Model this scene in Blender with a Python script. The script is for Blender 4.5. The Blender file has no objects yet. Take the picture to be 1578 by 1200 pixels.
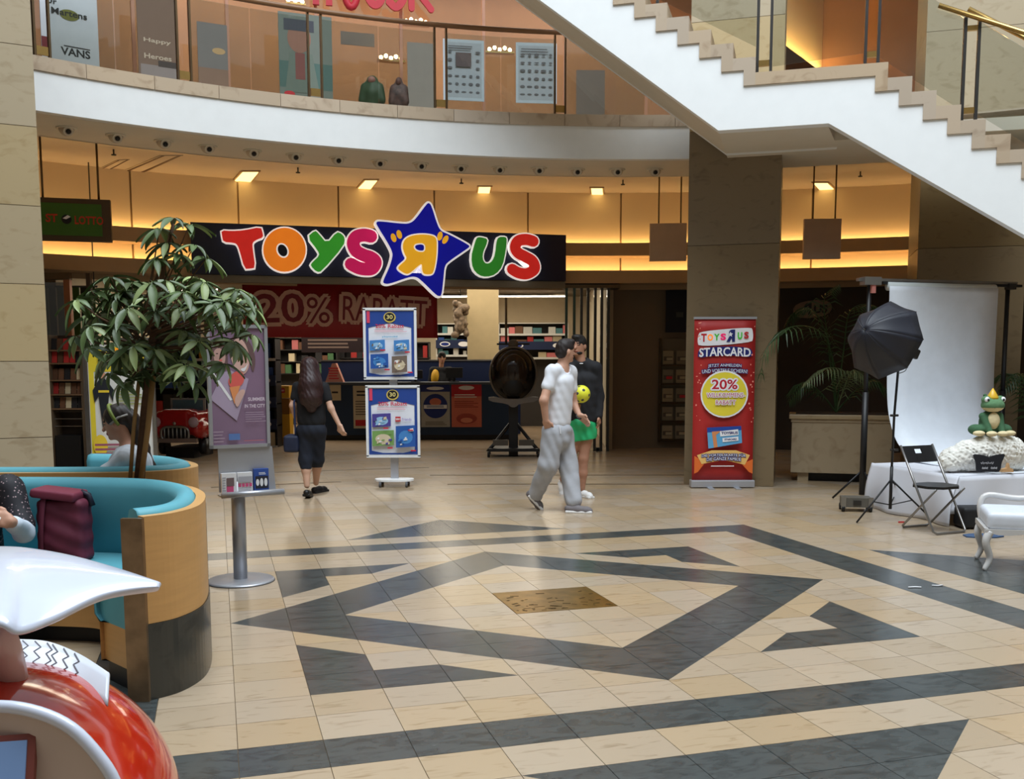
import bpy, bmesh, math, random
import numpy as np
from mathutils import Vector, Matrix

random.seed(7)
SC = bpy.context.scene
COL = SC.collection
PI = math.pi

# ------------------------------------------------------------------ camera
F_PX, CY_PX, PITCH, ROLL, HCAM = 1523.74, 720.35, 0.106004, -0.002201, 1.6
cam_d = bpy.data.cameras.new('camera')
cam_d.sensor_fit = 'HORIZONTAL'
cam_d.sensor_width = 36.0
cam_d.lens = 36.0 * F_PX / 1578.0
cam_d.shift_y = (CY_PX - 600.0) / 1578.0
cam_d.clip_end = 200
cam = bpy.data.objects.new('camera', cam_d)
COL.objects.link(cam)
cam.matrix_world = (Matrix.Translation((0, 0, HCAM)) @ Matrix.Rotation(PI / 2 - PITCH, 4, 'X')
                    @ Matrix.Rotation(ROLL, 4, 'Z'))
SC.camera = cam

# ------------------------------------------------------------------ world, skylight, exposure
world = bpy.data.worlds.new('world')
SC.world = world
world.use_nodes = True
wbg = world.node_tree.nodes['Background']
wbg.inputs['Color'].default_value = (0.80, 0.90, 1.0, 1)
wbg.inputs['Strength'].default_value = 0.5
sky_l = bpy.data.lights.new('atrium_skylight', 'AREA')
sky_l.shape = 'RECTANGLE'
sky_l.size, sky_l.size_y = 12.0, 10.0
sky_l.energy = 2800
sky_l.color = (0.86, 0.94, 1.0)
sky_o = bpy.data.objects.new('atrium_skylight', sky_l)
COL.objects.link(sky_o)
sky_o.location = (1.8, 5.0, 14.5)
SC.view_settings.view_transform = 'Standard'
SC.view_settings.look = 'None'
SC.view_settings.gamma = 1.0
SC.view_settings.use_curve_mapping = False
SC.view_settings.exposure = 0.22

# ------------------------------------------------------------------ pixel -> world helpers (1578x1200 frame)
def ray(px, py):
    du, dv = px - 789.0, py - CY_PX
    cr, sr = math.cos(ROLL), math.sin(ROLL)
    u, v = cr * du + sr * dv, -sr * du + cr * dv
    c, s = math.cos(PITCH), math.sin(PITCH)
    return Vector((u, -v * s + F_PX * c, -v * c - F_PX * s))
def G(px, py, z=0.0):                       # where the ray meets the level z
    r = ray(px, py); t = (z - HCAM) / r.z
    return Vector((r.x * t, r.y * t, z))
def PY(px, py, Y):                          # where the ray meets the depth Y
    r = ray(px, py); t = Y / r.y
    return Vector((r.x * t, Y, HCAM + r.z * t))
class Plane:                                # vertical plane with its own (s, z) coordinates
    def __init__(self, origin, yaw):
        self.o = Vector(origin); self.yaw = yaw
        self.d = Vector((math.cos(yaw), math.sin(yaw), 0)); self.n = Vector((-self.d.y, self.d.x, 0))
    def px(self, x, y):
        r = ray(x, y); c = Vector((0, 0, HCAM))
        t = (self.o - c).dot(self.n) / r.dot(self.n)
        p = c + r * t
        return ((p - self.o).dot(self.d), p.z - self.o.z)

# ------------------------------------------------------------------ materials
MATS = {}
def lin(c):
    return tuple(((x / 12.92) if x <= 0.04045 else ((x + 0.055) / 1.055) ** 2.4) for x in c)
def rgb(r, g, b):
    return lin((r / 255, g / 255, b / 255))
def mat(name, col=None, rough=0.5, metal=0.0, var=0.08, scale=6.0, bump=0.0, emit=0.0, trans=0.0, coat=0.0, rnd=0.0,
        stretch=None, ior=1.45, spec=0.5, alpha=1.0):
    if name in MATS: return MATS[name]
    m = bpy.data.materials.new(name); m.use_nodes = True
    nt = m.node_tree; N = nt.nodes; L = nt.links
    b = N['Principled BSDF']
    b.inputs['Roughness'].default_value = rough
    b.inputs['Metallic'].default_value = metal
    b.inputs['IOR'].default_value = ior
    b.inputs['Specular IOR Level'].default_value = spec
    if trans: b.inputs['Transmission Weight'].default_value = trans
    if coat: b.inputs['Coat Weight'].default_value = coat; b.inputs['Coat Roughness'].default_value = 0.05
    if alpha < 1: b.inputs['Alpha'].default_value = alpha
    tc = N.new('ShaderNodeTexCoord')
    mp = N.new('ShaderNodeMapping'); L.new(tc.outputs['Object'], mp.inputs['Vector'])
    if stretch: mp.inputs['Scale'].default_value = stretch
    nz = N.new('ShaderNodeTexNoise'); nz.inputs['Scale'].default_value = scale
    nz.inputs['Detail'].default_value = 5.0
    L.new(mp.outputs['Vector'], nz.inputs['Vector'])
    rp = N.new('ShaderNodeValToRGB')
    lo = tuple(max(0, x * (1 - var)) for x in col) + (1,); hi = tuple(min(1, x * (1 + var)) for x in col) + (1,)
    rp.color_ramp.elements[0].color = lo; rp.color_ramp.elements[1].color = hi
    rp.color_ramp.elements[0].position = 0.3; rp.color_ramp.elements[1].position = 0.7
    L.new(nz.outputs['Fac'], rp.inputs['Fac'])
    out = rp.outputs['Color']
    if rnd:
        oi = N.new('ShaderNodeObjectInfo'); hs = N.new('ShaderNodeHueSaturation')
        mr = N.new('ShaderNodeMapRange'); mr.inputs['To Min'].default_value = 1 - rnd; mr.inputs['To Max'].default_value = 1 + rnd
        L.new(oi.outputs['Random'], mr.inputs['Value']); L.new(mr.outputs['Result'], hs.inputs['Value'])
        L.new(out, hs.inputs['Color']); out = hs.outputs['Color']
    L.new(out, b.inputs['Base Color'])
    if emit:
        L.new(out, b.inputs['Emission Color']); b.inputs['Emission Strength'].default_value = emit
    if bump:
        bp = N.new('ShaderNodeBump'); bp.inputs['Strength'].default_value = bump; bp.inputs['Distance'].default_value = 0.01
        L.new(nz.outputs['Fac'], bp.inputs['Height']); L.new(bp.outputs['Normal'], b.inputs['Normal'])
    MATS[name] = m
    return m
def glass(name, tint, refl=0.10, rough=0.02):
    # thin architectural pane: mostly clear, a little tinted, with a mirror-like share that grows at grazing angles
    if name in MATS: return MATS[name]
    m = bpy.data.materials.new(name); m.use_nodes = True
    nt = m.node_tree; N = nt.nodes; L = nt.links; N.clear()
    o = N.new('ShaderNodeOutputMaterial'); mx = N.new('ShaderNodeMixShader'); tr = N.new('ShaderNodeBsdfTransparent')
    gl = N.new('ShaderNodeBsdfGlossy'); gl.inputs['Roughness'].default_value = rough
    tr.inputs['Color'].default_value = tint + (1,)
    lw = N.new('ShaderNodeLayerWeight'); lw.inputs['Blend'].default_value = 0.25
    mr = N.new('ShaderNodeMapRange'); mr.inputs['To Min'].default_value = refl; mr.inputs['To Max'].default_value = 0.7
    nz = N.new('ShaderNodeTexNoise'); nz.inputs['Scale'].default_value = 2.0
    bp = N.new('ShaderNodeBump'); bp.inputs['Strength'].default_value = 0.02
    L.new(nz.outputs['Fac'], bp.inputs['Height']); L.new(bp.outputs['Normal'], gl.inputs['Normal'])
    L.new(lw.outputs['Fresnel'], mr.inputs['Value']); L.new(mr.outputs['Result'], mx.inputs['Fac'])
    L.new(tr.outputs[0], mx.inputs[1]); L.new(gl.outputs[0], mx.inputs[2]); L.new(mx.outputs[0], o.inputs['Surface'])
    MATS[name] = m
    return m
def C(name, r, g, b, **k):                  # plain print / paint colour
    return mat(name, rgb(r, g, b), **dict(dict(rough=0.55, var=0.04), **k))

# ------------------------------------------------------------------ mesh builder
class MB:
    def __init__(self): self.v = []; self.f = []; self.m = []; self.mats = []; self.smooth = []
    def mi(self, m):
        if m is None: return 0
        if m not in self.mats: self.mats.append(m)
        return self.mats.index(m)
    def add(self, verts, faces, m=None, T=None, smooth=False):
        k = len(self.v); i = self.mi(m)
        for p in verts:
            p = Vector(p)
            self.v.append(tuple(T @ p) if T is not None else tuple(p))
        for f in faces:
            self.f.append(tuple(k + j for j in f)); self.m.append(i); self.smooth.append(smooth)
        return self
    def box(self, c, s, m=None, T=None, rz=0.0):
        hx, hy, hz = s[0] / 2, s[1] / 2, s[2] / 2
        R = Matrix.Translation(c) @ Matrix.Rotation(rz, 4, 'Z')
        if T is not None: R = T @ R
        vs = [(x * hx, y * hy, z * hz) for x in (-1, 1) for y in (-1, 1) for z in (-1, 1)]
        return self.add(vs, [(0, 1, 3, 2), (4, 6, 7, 5), (0, 4, 5, 1), (2, 3, 7, 6), (0, 2, 6, 4), (1, 5, 7, 3)], m, R)
    def prism(self, poly, a, b, m=None, T=None, axes='xz', smooth=False):
        # poly in the two named axes, extruded along the third from a to b
        n = len(poly)
        def P(q, h):
            if axes == 'xz': return (q[0], h, q[1])
            if axes == 'xy': return (q[0], q[1], h)
            return (h, q[0], q[1])
        vs = [P(q, a) for q in poly] + [P(q, b) for q in poly]
        self.add(vs, [tuple(range(n))[::-1], tuple(range(n, 2 * n))], m, T)
        k = len(self.v) - 2 * n; i = self.mi(m)
        for j in range(n):
            j2 = (j + 1) % n
            self.f.append((k + j, k + j2, k + n + j2, k + n + j)); self.m.append(i); self.smooth.append(smooth)
        return self
    def face(self, pts, m=None, T=None):
        return self.add(pts, [tuple(range(len(pts)))], m, T)
    def tube(self, pts, r, m=None, n=8, T=None, close=False, cap=True):
        pts = [Vector(p) for p in pts]; k = len(pts)
        rs = r if isinstance(r, (list, tuple)) else [r] * k
        vs = []; fs = []
        ref = None
        for i in range(k):
            a = pts[(i - 1) % k] if (i > 0 or close) else pts[i]
            b = pts[(i + 1) % k] if (i < k - 1 or close) else pts[i]
            t = (b - a)
            t = t.normalized() if t.length > 1e-9 else Vector((0, 0, 1))
            if ref is None:                 # carry the frame along so that it never flips
                ref = t.orthogonal().normalized()
            x = ref - t * ref.dot(t)
            x = x.normalized() if x.length > 1e-6 else t.orthogonal().normalized()
            ref = x; y = t.cross(x).normalized()
            for j in range(n):
                a_ = 2 * PI * j / n
                vs.append(pts[i] + (x * math.cos(a_) + y * math.sin(a_)) * rs[i])
        for i in range(k if close else k - 1):
            i2 = (i + 1) % k
            for j in range(n):
                j2 = (j + 1) % n
                fs.append((i * n + j, i * n + j2, i2 * n + j2, i2 * n + j))
        if cap and not close:
            fs.append(tuple(range(n))); fs.append(tuple(range((k - 1) * n, k * n))[::-1])
        return self.add(vs, fs, m, T, smooth=n > 5)
    def lathe(self, prof, m=None, n=24, T=None, sx=1.0, sy=1.0):
        vs = []; fs = []
        for (r, z) in prof:
            for j in range(n):
                a = 2 * PI * j / n
                vs.append((r * math.cos(a) * sx, r * math.sin(a) * sy, z))
        for i in range(len(prof) - 1):
            for j in range(n):
                j2 = (j + 1) % n
                fs.append((i * n + j, i * n + j2, (i + 1) * n + j2, (i + 1) * n + j))
        fs.append(tuple(range(n))[::-1]); fs.append(tuple(range((len(prof) - 1) * n, len(prof) * n)))
        return self.add(vs, fs, m, T, smooth=True)
    def ball(self, c, r, m=None, T=None, u=14, v=9, R=None):
        r = r if isinstance(r, (list, tuple)) else (r, r, r)
        vs = []; fs = []
        M = Matrix.Translation(c) @ (R if R is not None else Matrix())
        if T is not None: M = T @ M
        for i in range(v + 1):
            th = PI * i / v
            for j in range(u):
                a = 2 * PI * j / u
                vs.append((r[0] * math.sin(th) * math.cos(a), r[1] * math.sin(th) * math.sin(a), r[2] * math.cos(th)))
        for i in range(v):
            for j in range(u):
                j2 = (j + 1) % u
                fs.append((i * u + j, (i + 1) * u + j, (i + 1) * u + j2, i * u + j2))
        return self.add(vs, fs, m, M, smooth=True)
    def grid(self, fn, nu, nv, m=None, T=None, smooth=True, wrap=False):
        vs = [fn(i / (nu if wrap else nu - 1), j / (nv - 1)) for i in range(nu) for j in range(nv)]
        fs = [(i * nv + j, ((i + 1) % nu) * nv + j, ((i + 1) % nu) * nv + j + 1, i * nv + j + 1)
              for i in range(nu if wrap else nu - 1) for j in range(nv - 1)]
        return self.add(vs, fs, m, T, smooth=smooth)
    def mesh(self, name):
        me = bpy.data.meshes.new(name)
        me.from_pydata(self.v, [], self.f)
        for m in self.mats: me.materials.append(m)
        me.polygons.foreach_set('material_index', self.m)
        me.polygons.foreach_set('use_smooth', self.smooth)
        me.update()
        bm = bmesh.new(); bm.from_mesh(me)
        bmesh.ops.remove_doubles(bm, verts=bm.verts, dist=1e-5)
        bmesh.ops.recalc_face_normals(bm, faces=bm.faces)
        bm.to_mesh(me); bm.free()
        return me
    def build(self, name, parent=None, m=None, bevel=0.0, solid=0.0, loc=None, rz=0.0, sub=0):
        me = self.mesh(name)
        if m is not None and not me.materials: me.materials.append(m)
        o = bpy.data.objects.new(name, me); COL.objects.link(o)
        if parent is not None: o.parent = parent
        if loc is not None: o.location = loc
        if rz: o.rotation_euler = (0, 0, rz)
        if solid:
            md = o.modifiers.new('solid', 'SOLIDIFY'); md.thickness = solid; md.offset = 0
        if bevel:
            md = o.modifiers.new('bevel', 'BEVEL'); md.width = bevel; md.segments = 2; md.limit_method = 'ANGLE'
        if sub:
            md = o.modifiers.new('sub', 'SUBSURF'); md.levels = sub; md.render_levels = sub
        return o
def tag(o, label, cat, group=None):
    o['label'] = label; o['category'] = cat
    if group: o['group'] = group
    return o
def thing(name, label, cat, loc=(0, 0, 0), rz=0.0, group=None):
    o = bpy.data.objects.new(name, None); COL.objects.link(o)
    o.empty_display_size = 0.1
    o.location = loc; o.rotation_euler = (0, 0, rz)
    return tag(o, label, cat, group)
def struct(o, label=None):
    o['kind'] = 'structure'
    if label: o['label'] = label
    return o
def sroot(name, label, loc=(0, 0, 0), rz=0.0):
    o = bpy.data.objects.new(name, None); COL.objects.link(o)
    o.location = loc; o.rotation_euler = (0, 0, rz); o.empty_display_size = 0.1
    return struct(o, label)
def copy_tree(o, parent=None):
    c = o.copy(); COL.objects.link(c); c.parent = parent
    for ch in list(o.children): copy_tree(ch, c)
    return c
def inst(name, me, parent, loc=(0, 0, 0), rot=(0, 0, 0), scale=None, m=None):
    o = bpy.data.objects.new(name, me); COL.objects.link(o)
    o.parent = parent; o.location = loc; o.rotation_euler = rot
    if scale is not None: o.scale = scale
    if m is not None:
        o.material_slots[0].link = 'OBJECT'; o.material_slots[0].material = m
    return o
def smoothpoly(pts, it=2):                  # Chaikin corner cutting
    for _ in range(it):
        q = []
        for i in range(len(pts)):
            a, b = pts[i], pts[(i + 1) % len(pts)]
            q += [(a[0] * .75 + b[0] * .25, a[1] * .75 + b[1] * .25), (a[0] * .25 + b[0] * .75, a[1] * .25 + b[1] * .75)]
        pts = q
    return pts
def area2(p): return sum(p[i][0] * p[(i + 1) % len(p)][1] - p[(i + 1) % len(p)][0] * p[i][1] for i in range(len(p)))
def offset(pts, d):                         # grow a closed outline by d
    s = 1 if area2(pts) > 0 else -1
    n = len(pts); out = []
    for i in range(n):
        a, b, c = Vector(pts[i - 1]), Vector(pts[i]), Vector(pts[(i + 1) % n])
        e1 = (b - a); e2 = (c - b)
        if e1.length < 1e-9 or e2.length < 1e-9: out.append(tuple(b)); continue
        e1.normalize(); e2.normalize()
        n1 = Vector((e1.y, -e1.x)) * s; n2 = Vector((e2.y, -e2.x)) * s
        k = n1 + n2
        k = k / max(0.35, k.length_squared / 2)  if k.length > 1e-6 else n1
        out.append(tuple(b + k * d))
    return out
def catmull(pts, k=6):
    pts = [Vector(p) for p in pts]; out = []
    for i in range(len(pts) - 1):
        p0 = pts[max(i - 1, 0)]; p1 = pts[i]; p2 = pts[i + 1]; p3 = pts[min(i + 2, len(pts) - 1)]
        for j in range(k):
            t = j / k
            out.append(0.5 * ((2 * p1) + (p2 - p0) * t + (2 * p0 - 5 * p1 + 4 * p2 - p3) * t * t + (3 * p1 - p0 - 3 * p2 + p3) * t ** 3))
    out.append(pts[-1]); return out
def stroke(path, w, k=6):                   # thick round-ended line -> outline
    P = catmull(path, k); L = []; R = []
    for i in range(len(P)):
        t = (P[min(i + 1, len(P) - 1)] - P[max(i - 1, 0)]).normalized(); n = Vector((-t.y, t.x))
        L.append(tuple(P[i] + n * w / 2)); R.append(tuple(P[i] - n * w / 2))
    def cap(c, t):
        n = Vector((-t.y, t.x)); return [tuple(c + (n * math.cos(a) + t * math.sin(a)) * w / 2) for a in [PI * j / 6 for j in range(1, 6)]]
    t1 = (P[-1] - P[-2]).normalized(); t0 = (P[0] - P[1]).normalized()
    return L + cap(P[-1], t1) + R[::-1] + cap(P[0], t0)
def ell(cx, cy, rx, ry, n=24, rot=0.0):
    c, s = math.cos(rot), math.sin(rot)
    return [(cx + rx * math.cos(a) * c - ry * math.sin(a) * s, cy + rx * math.cos(a) * s + ry * math.sin(a) * c) for a in [2 * PI * i / n for i in range(n)]]
_TXT = {}
def text2d(s, bold=0.0):
    key = (s, bold)
    if key in _TXT: return _TXT[key]
    cu = bpy.data.curves.new('t', 'FONT'); cu.body = s; cu.align_x = 'CENTER'; cu.align_y = 'CENTER'; cu.offset = bold
    cu.resolution_u = 3
    ob = bpy.data.objects.new('t', cu); COL.objects.link(ob)
    dg = bpy.context.evaluated_depsgraph_get()
    me = bpy.data.meshes.new_from_object(ob.evaluated_get(dg))
    vs = [tuple(v.co)[:2] for v in me.vertices]; fs = [tuple(p.vertices) for p in me.polygons]
    bpy.data.objects.remove(ob); bpy.data.curves.remove(cu); bpy.data.meshes.remove(me)
    if vs:
        x0, x1 = min(v[0] for v in vs), max(v[0] for v in vs); y0, y1 = min(v[1] for v in vs), max(v[1] for v in vs)
        vs = [((v[0] - (x0 + x1) / 2) / (x1 - x0), (v[1] - (y0 + y1) / 2) / (y1 - y0)) for v in vs]
    _TXT[key] = (vs, fs); return _TXT[key]
class Art:                                  # a flat print: layered shapes in (x, z), front towards -y, one mesh
    def __init__(self, step=0.0012): self.mb = MB(); self.k = 0; self.step = step
    def y(self): self.k += 1; return -self.k * self.step
    def poly(self, pts, m):
        y = self.y(); self.mb.add([(p[0], y, p[1]) for p in pts], [tuple(range(len(pts)))], m); return self
    def rect(self, x0, z0, x1, z1, m): return self.poly([(x0, z0), (x1, z0), (x1, z1), (x0, z1)], m)
    def ellipse(self, cx, cz, rx, rz, m, n=28, rot=0): return self.poly(ell(cx, cz, rx, rz, n, rot), m)
    def text(self, s, cx, cz, w, h, m, bold=0.02, rot=0.0, bend=0.0):
        vs, fs = text2d(s, bold); y = self.y(); c, sn = math.cos(rot), math.sin(rot)
        out = []
        for (a, b) in vs:
            X = a * w; Z = b * h - bend * (a * 2) ** 2
            out.append((cx + X * c - Z * sn, y, cz + X * sn + Z * c))
        self.mb.add(out, fs, m); return self
    def outlined(self, s, cx, cz, w, h, m, mo, bold=0.02, ob=0.08, rot=0.0, bend=0.0):
        r = abs(h) * ob * 3.2
        for k in range(16):
            q = r if k % 2 else r * .55
            self.text(s, cx + q * math.cos(k * PI / 8), cz + q * math.sin(k * PI / 8), w, h, mo, bold, rot, bend)
            self.k -= .8
        return self.text(s, cx, cz, w, h, m, bold, rot, bend)
    def lines(self, x0, z0, x1, z1, n, m, fill=0.45):
        y = self.y()
        for i in range(n):
            z = z1 + (z0 - z1) * (i + 0.5) / n; h = abs(z1 - z0) / n * fill / 2
            e = x1 - (x1 - x0) * random.uniform(0, 0.25)
            self.mb.add([(x0, y, z - h), (e, y, z - h), (e, y, z + h), (x0, y, z + h)], [(0, 1, 2, 3)], m)
        return self
    def build(self, name, parent, loc=(0, 0, 0), rot=(0, 0, 0)):
        o = self.mb.build(name, parent, loc=loc); o.rotation_euler = rot; return o

# ------------------------------------------------------------------ soft bodies: signed distance + surface nets
class SDF:
    def __init__(self): self.p = []
    def cap(self, a, b, ra, rb=None, k=0.03): self.p.append(('c', np.array(a, float), np.array(b, float), ra, ra if rb is None else rb, k)); return self
    def chain(self, pts, rs, k=0.03):
        for i in range(len(pts) - 1): self.cap(pts[i], pts[i + 1], rs[i], rs[i + 1], k)
        return self
    def ell(self, c, r, k=0.03, R=None): self.p.append(('e', np.array(c, float), np.array(r, float), None if R is None else np.array(R.to_3x3()), 0, k)); return self
    def box(self, c, h, rnd, k=0.02, R=None): self.p.append(('b', np.array(c, float), np.array(h, float), None if R is None else np.array(R.to_3x3()), rnd, k)); return self
    def cut(self, c, r, k=0.02): self.p.append(('s', np.array(c, float), np.array(r, float), None, 0, k)); return self
    def bounds(self):
        lo = []; hi = []
        for q in self.p:
            if q[0] == 'c':
                r = max(q[3], q[4]); lo.append(np.minimum(q[1], q[2]) - r); hi.append(np.maximum(q[1], q[2]) + r)
            elif q[0] != 's':
                r = q[2].max() * 1.05 + (q[4] if q[0] == 'b' else 0)
                rr = np.array([r] * 3) if q[3] is not None else q[2] + (q[4] if q[0] == 'b' else 0)
                if q[0] == 'b' and q[3] is not None: rr = np.array([np.linalg.norm(q[2]) + q[4]] * 3)
                lo.append(q[1] - rr); hi.append(q[1] + rr)
        return np.min(lo, 0), np.max(hi, 0)
    def eval(self, X, Y, Z):
        D = np.full(X.shape, 1e3, np.float32)
        xs, ys, zs = X[:, 0, 0], Y[0, :, 0], Z[0, 0, :]
        for q in self.p:
            k = q[5]; mrg = 0.06 + k
            if q[0] == 'c':
                r = max(q[3], q[4]); lo = np.minimum(q[1], q[2]) - r - mrg; hi = np.maximum(q[1], q[2]) + r + mrg
            else:
                r = np.linalg.norm(q[2]) + (q[4] or 0); lo = q[1] - r - mrg; hi = q[1] + r + mrg
            a = [np.searchsorted(ax, l) for ax, l in zip((xs, ys, zs), lo)]; b = [np.searchsorted(ax, h) for ax, h in zip((xs, ys, zs), hi)]
            sl = tuple(slice(i, j) for i, j in zip(a, b))
            if any(i >= j for i, j in zip(a, b)): continue
            P = np.stack([X[sl], Y[sl], Z[sl]], -1).astype(np.float32)
            if q[0] == 'c':
                ba = q[2] - q[1]; L2 = max(ba @ ba, 1e-9)
                t = np.clip(((P - q[1]) @ ba) / L2, 0, 1)
                d = np.linalg.norm(P - q[1] - t[..., None] * ba, axis=-1) - (q[3] + (q[4] - q[3]) * t)
            elif q[0] in 'es':
                p = P - q[1]
                if q[3] is not None: p = p @ q[3]
                k0 = np.linalg.norm(p / q[2], axis=-1); k1 = np.linalg.norm(p / q[2] ** 2, axis=-1)
                d = k0 * (k0 - 1) / np.maximum(k1, 1e-6)
            else:
                p = P - q[1]
                if q[3] is not None: p = p @ q[3]
                w = np.abs(p) - q[2]
                d = np.linalg.norm(np.maximum(w, 0), axis=-1) + np.minimum(w.max(-1), 0) - q[4]
            D0 = D[sl]
            if q[0] == 's':
                D[sl] = np.maximum(D0, -d)
            else:
                h = np.clip(0.5 + 0.5 * (D0 - d) / k, 0, 1)
                s = D0 * (1 - h) + d * h - k * h * (1 - h)
                D[sl] = np.where(D0 > 100, d, s)
        return D
    def mesh(self, vox=0.01, fold=None, mats=None, pick=None, name='body', clip=None, smooth=1):
        lo, hi = self.bounds(); lo = lo - 3 * vox; hi = hi + 3 * vox
        ax = [np.arange(l, h, vox) for l, h in zip(lo, hi)]
        X, Y, Z = np.meshgrid(*ax, indexing='ij')
        D = self.eval(X, Y, Z)
        if fold is not None: D = D + fold(X, Y, Z)
        if clip is not None: D = np.maximum(D, clip(X, Y, Z))
        S = D < 0
        nx, ny, nz = D.shape
        cs = np.zeros((nx - 1, ny - 1, nz - 1), np.int8)
        for i in (0, 1):
            for j in (0, 1):
                for k in (0, 1): cs += S[i:nx - 1 + i, j:ny - 1 + j, k:nz - 1 + k]
        act = (cs > 0) & (cs < 8)
        idx = -np.ones(act.shape, np.int64); I = np.argwhere(act); idx[act] = np.arange(len(I))
        acc = np.zeros((len(I), 3)); cnt = np.zeros(len(I))
        cor = [(0, 0, 0), (1, 0, 0), (0, 1, 0), (1, 1, 0), (0, 0, 1), (1, 0, 1), (0, 1, 1), (1, 1, 1)]
        for a in range(8):
            for b in range(a + 1, 8):
                if sum(abs(cor[a][t] - cor[b][t]) for t in range(3)) != 1: continue
                ca, cb = np.array(cor[a]), np.array(cor[b])
                da = D[tuple((I + ca).T)]; db = D[tuple((I + cb).T)]
                w = (da < 0) != (db < 0)
                t = da / np.where(np.abs(da - db) < 1e-9, 1e-9, da - db)
                acc[w] += (ca + t[:, None] * (cb - ca))[w]; cnt[w] += 1
        V = lo + (I + acc / np.maximum(cnt, 1)[:, None]) * vox
        Fs = []
        for d in range(3):
            e = [0, 0, 0]; e[d] = 1
            sa = S[:nx - 1, :ny - 1, :nz - 1]
            sb = S[e[0]:nx - 1 + e[0], e[1]:ny - 1 + e[1], e[2]:nz - 1 + e[2]]
            E = np.argwhere(sa != sb)
            u, v = (d + 1) % 3, (d + 2) % 3
            E = E[(E[:, u] > 0) & (E[:, v] > 0)]
            du = np.zeros(3, int); du[u] = 1; dv = np.zeros(3, int); dv[v] = 1
            q = np.stack([idx[tuple((E - du - dv).T)], idx[tuple((E - dv).T)], idx[tuple(E.T)], idx[tuple((E - du).T)]], 1)
            fl = ~sa[tuple(E.T)]
            q[fl] = q[fl][:, ::-1]
            Fs.append(q[(q >= 0).all(1)])
        Fq = np.concatenate(Fs)
        for _ in range(smooth):
            A = np.zeros_like(V); n = np.zeros(len(V))
            for a in range(4):
                b = (a + 1) % 4
                np.add.at(A, Fq[:, a], V[Fq[:, b]]); np.add.at(A, Fq[:, b], V[Fq[:, a]])
                np.add.at(n, Fq[:, a], 1); np.add.at(n, Fq[:, b], 1)
            V = V * 0.5 + 0.5 * A / np.maximum(n, 1)[:, None]
        me = bpy.data.meshes.new(name)
        me.from_pydata(V.tolist(), [], Fq.tolist())
        for m in (mats or []): me.materials.append(m)
        if pick is not None:
            cen = V[Fq].mean(1); me.polygons.foreach_set('material_index', pick(cen).astype(np.int32))
        me.polygons.foreach_set('use_smooth', np.ones(len(Fq), bool))
        me.update()
        return me
    def build(self, name, parent=None, **k):
        me = self.mesh(name=name, **k)
        o = bpy.data.objects.new(name, me); COL.objects.link(o)
        if parent is not None: o.parent = parent
        return o
# ================================================================== THE SETTING
YAW = -0.2893652
D1 = Vector((math.sin(YAW), math.cos(YAW), 0)); D2 = Vector((math.cos(YAW), -math.sin(YAW), 0))
TU, TV, U0, V0 = 0.3512, 0.2985, 2.1435, 6.225          # tile grid: size, centre of the inlay

def stone_mat(name, base, alt, vein, rough, streak, veins=0.5, rnd=True, island=False):
    m = bpy.data.materials.new(name); m.use_nodes = True; MATS[name] = m
    nt = m.node_tree; N = nt.nodes; L = nt.links; b = N['Principled BSDF']
    tc = N.new('ShaderNodeTexCoord'); oi = N.new('ShaderNodeObjectInfo')
    RND = N.new('ShaderNodeNewGeometry').outputs['Random Per Island'] if island else oi.outputs['Random']
    vm = N.new('ShaderNodeVectorMath'); vm.operation = 'SCALE'; vm.inputs['Scale'].default_value = 37.0
    ad = N.new('ShaderNodeVectorMath'); ad.operation = 'ADD'
    cmb = N.new('ShaderNodeCombineXYZ')
    for i in range(3): L.new(RND, cmb.inputs[i])
    L.new(cmb.outputs[0], vm.inputs[0]); L.new(tc.outputs['Object'], ad.inputs[0])
    if rnd: L.new(vm.outputs[0], ad.inputs[1])
    mp = N.new('ShaderNodeMapping'); mp.inputs['Scale'].default_value = streak; L.new(ad.outputs[0], mp.inputs['Vector'])
    nz = N.new('ShaderNodeTexNoise'); nz.inputs['Scale'].default_value = 5; nz.inputs['Detail'].default_value = 7; nz.inputs['Distortion'].default_value = 1.0
    L.new(mp.outputs[0], nz.inputs['Vector'])
    rp = N.new('ShaderNodeValToRGB'); e = rp.color_ramp.elements
    e[0].color = vein + (1,); e[0].position = 0.28; e[1].color = base + (1,); e[1].position = 0.28 + 0.25 * veins
    x = e.new(0.72); x.color = base + (1,); x = e.new(0.85); x.color = alt + (1,)
    L.new(nz.outputs['Fac'], rp.inputs['Fac'])
    hs = N.new('ShaderNodeHueSaturation'); mr = N.new('ShaderNodeMapRange')
    mr.inputs['To Min'].default_value = 0.93; mr.inputs['To Max'].default_value = 1.04
    mr2 = N.new('ShaderNodeMapRange'); mr2.inputs['To Min'].default_value = 0.85; mr2.inputs['To Max'].default_value = 1.18
    wn = N.new('ShaderNodeTexWhiteNoise'); wn.noise_dimensions = '1D'; L.new(RND, wn.inputs['W'])
    L.new(RND, mr.inputs['Value']); L.new(wn.outputs['Value'], mr2.inputs['Value'])
    L.new(mr.outputs[0], hs.inputs['Value']); L.new(mr2.outputs[0], hs.inputs['Saturation'])
    L.new(rp.outputs[0], hs.inputs['Color']); L.new(hs.outputs[0], b.inputs['Base Color'])
    b.inputs['Roughness'].default_value = rough
    bp = N.new('ShaderNodeBump'); bp.inputs['Strength'].default_value = 0.04; L.new(nz.outputs['Fac'], bp.inputs['Height'])
    L.new(bp.outputs[0], b.inputs['Normal'])
    return m
M_BEIGE = stone_mat('limestone_tile', rgb(174, 155, 130), rgb(188, 172, 149), rgb(152, 132, 106), 0.24, (1.0, 5.0, 1.0), 0.6)
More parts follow.
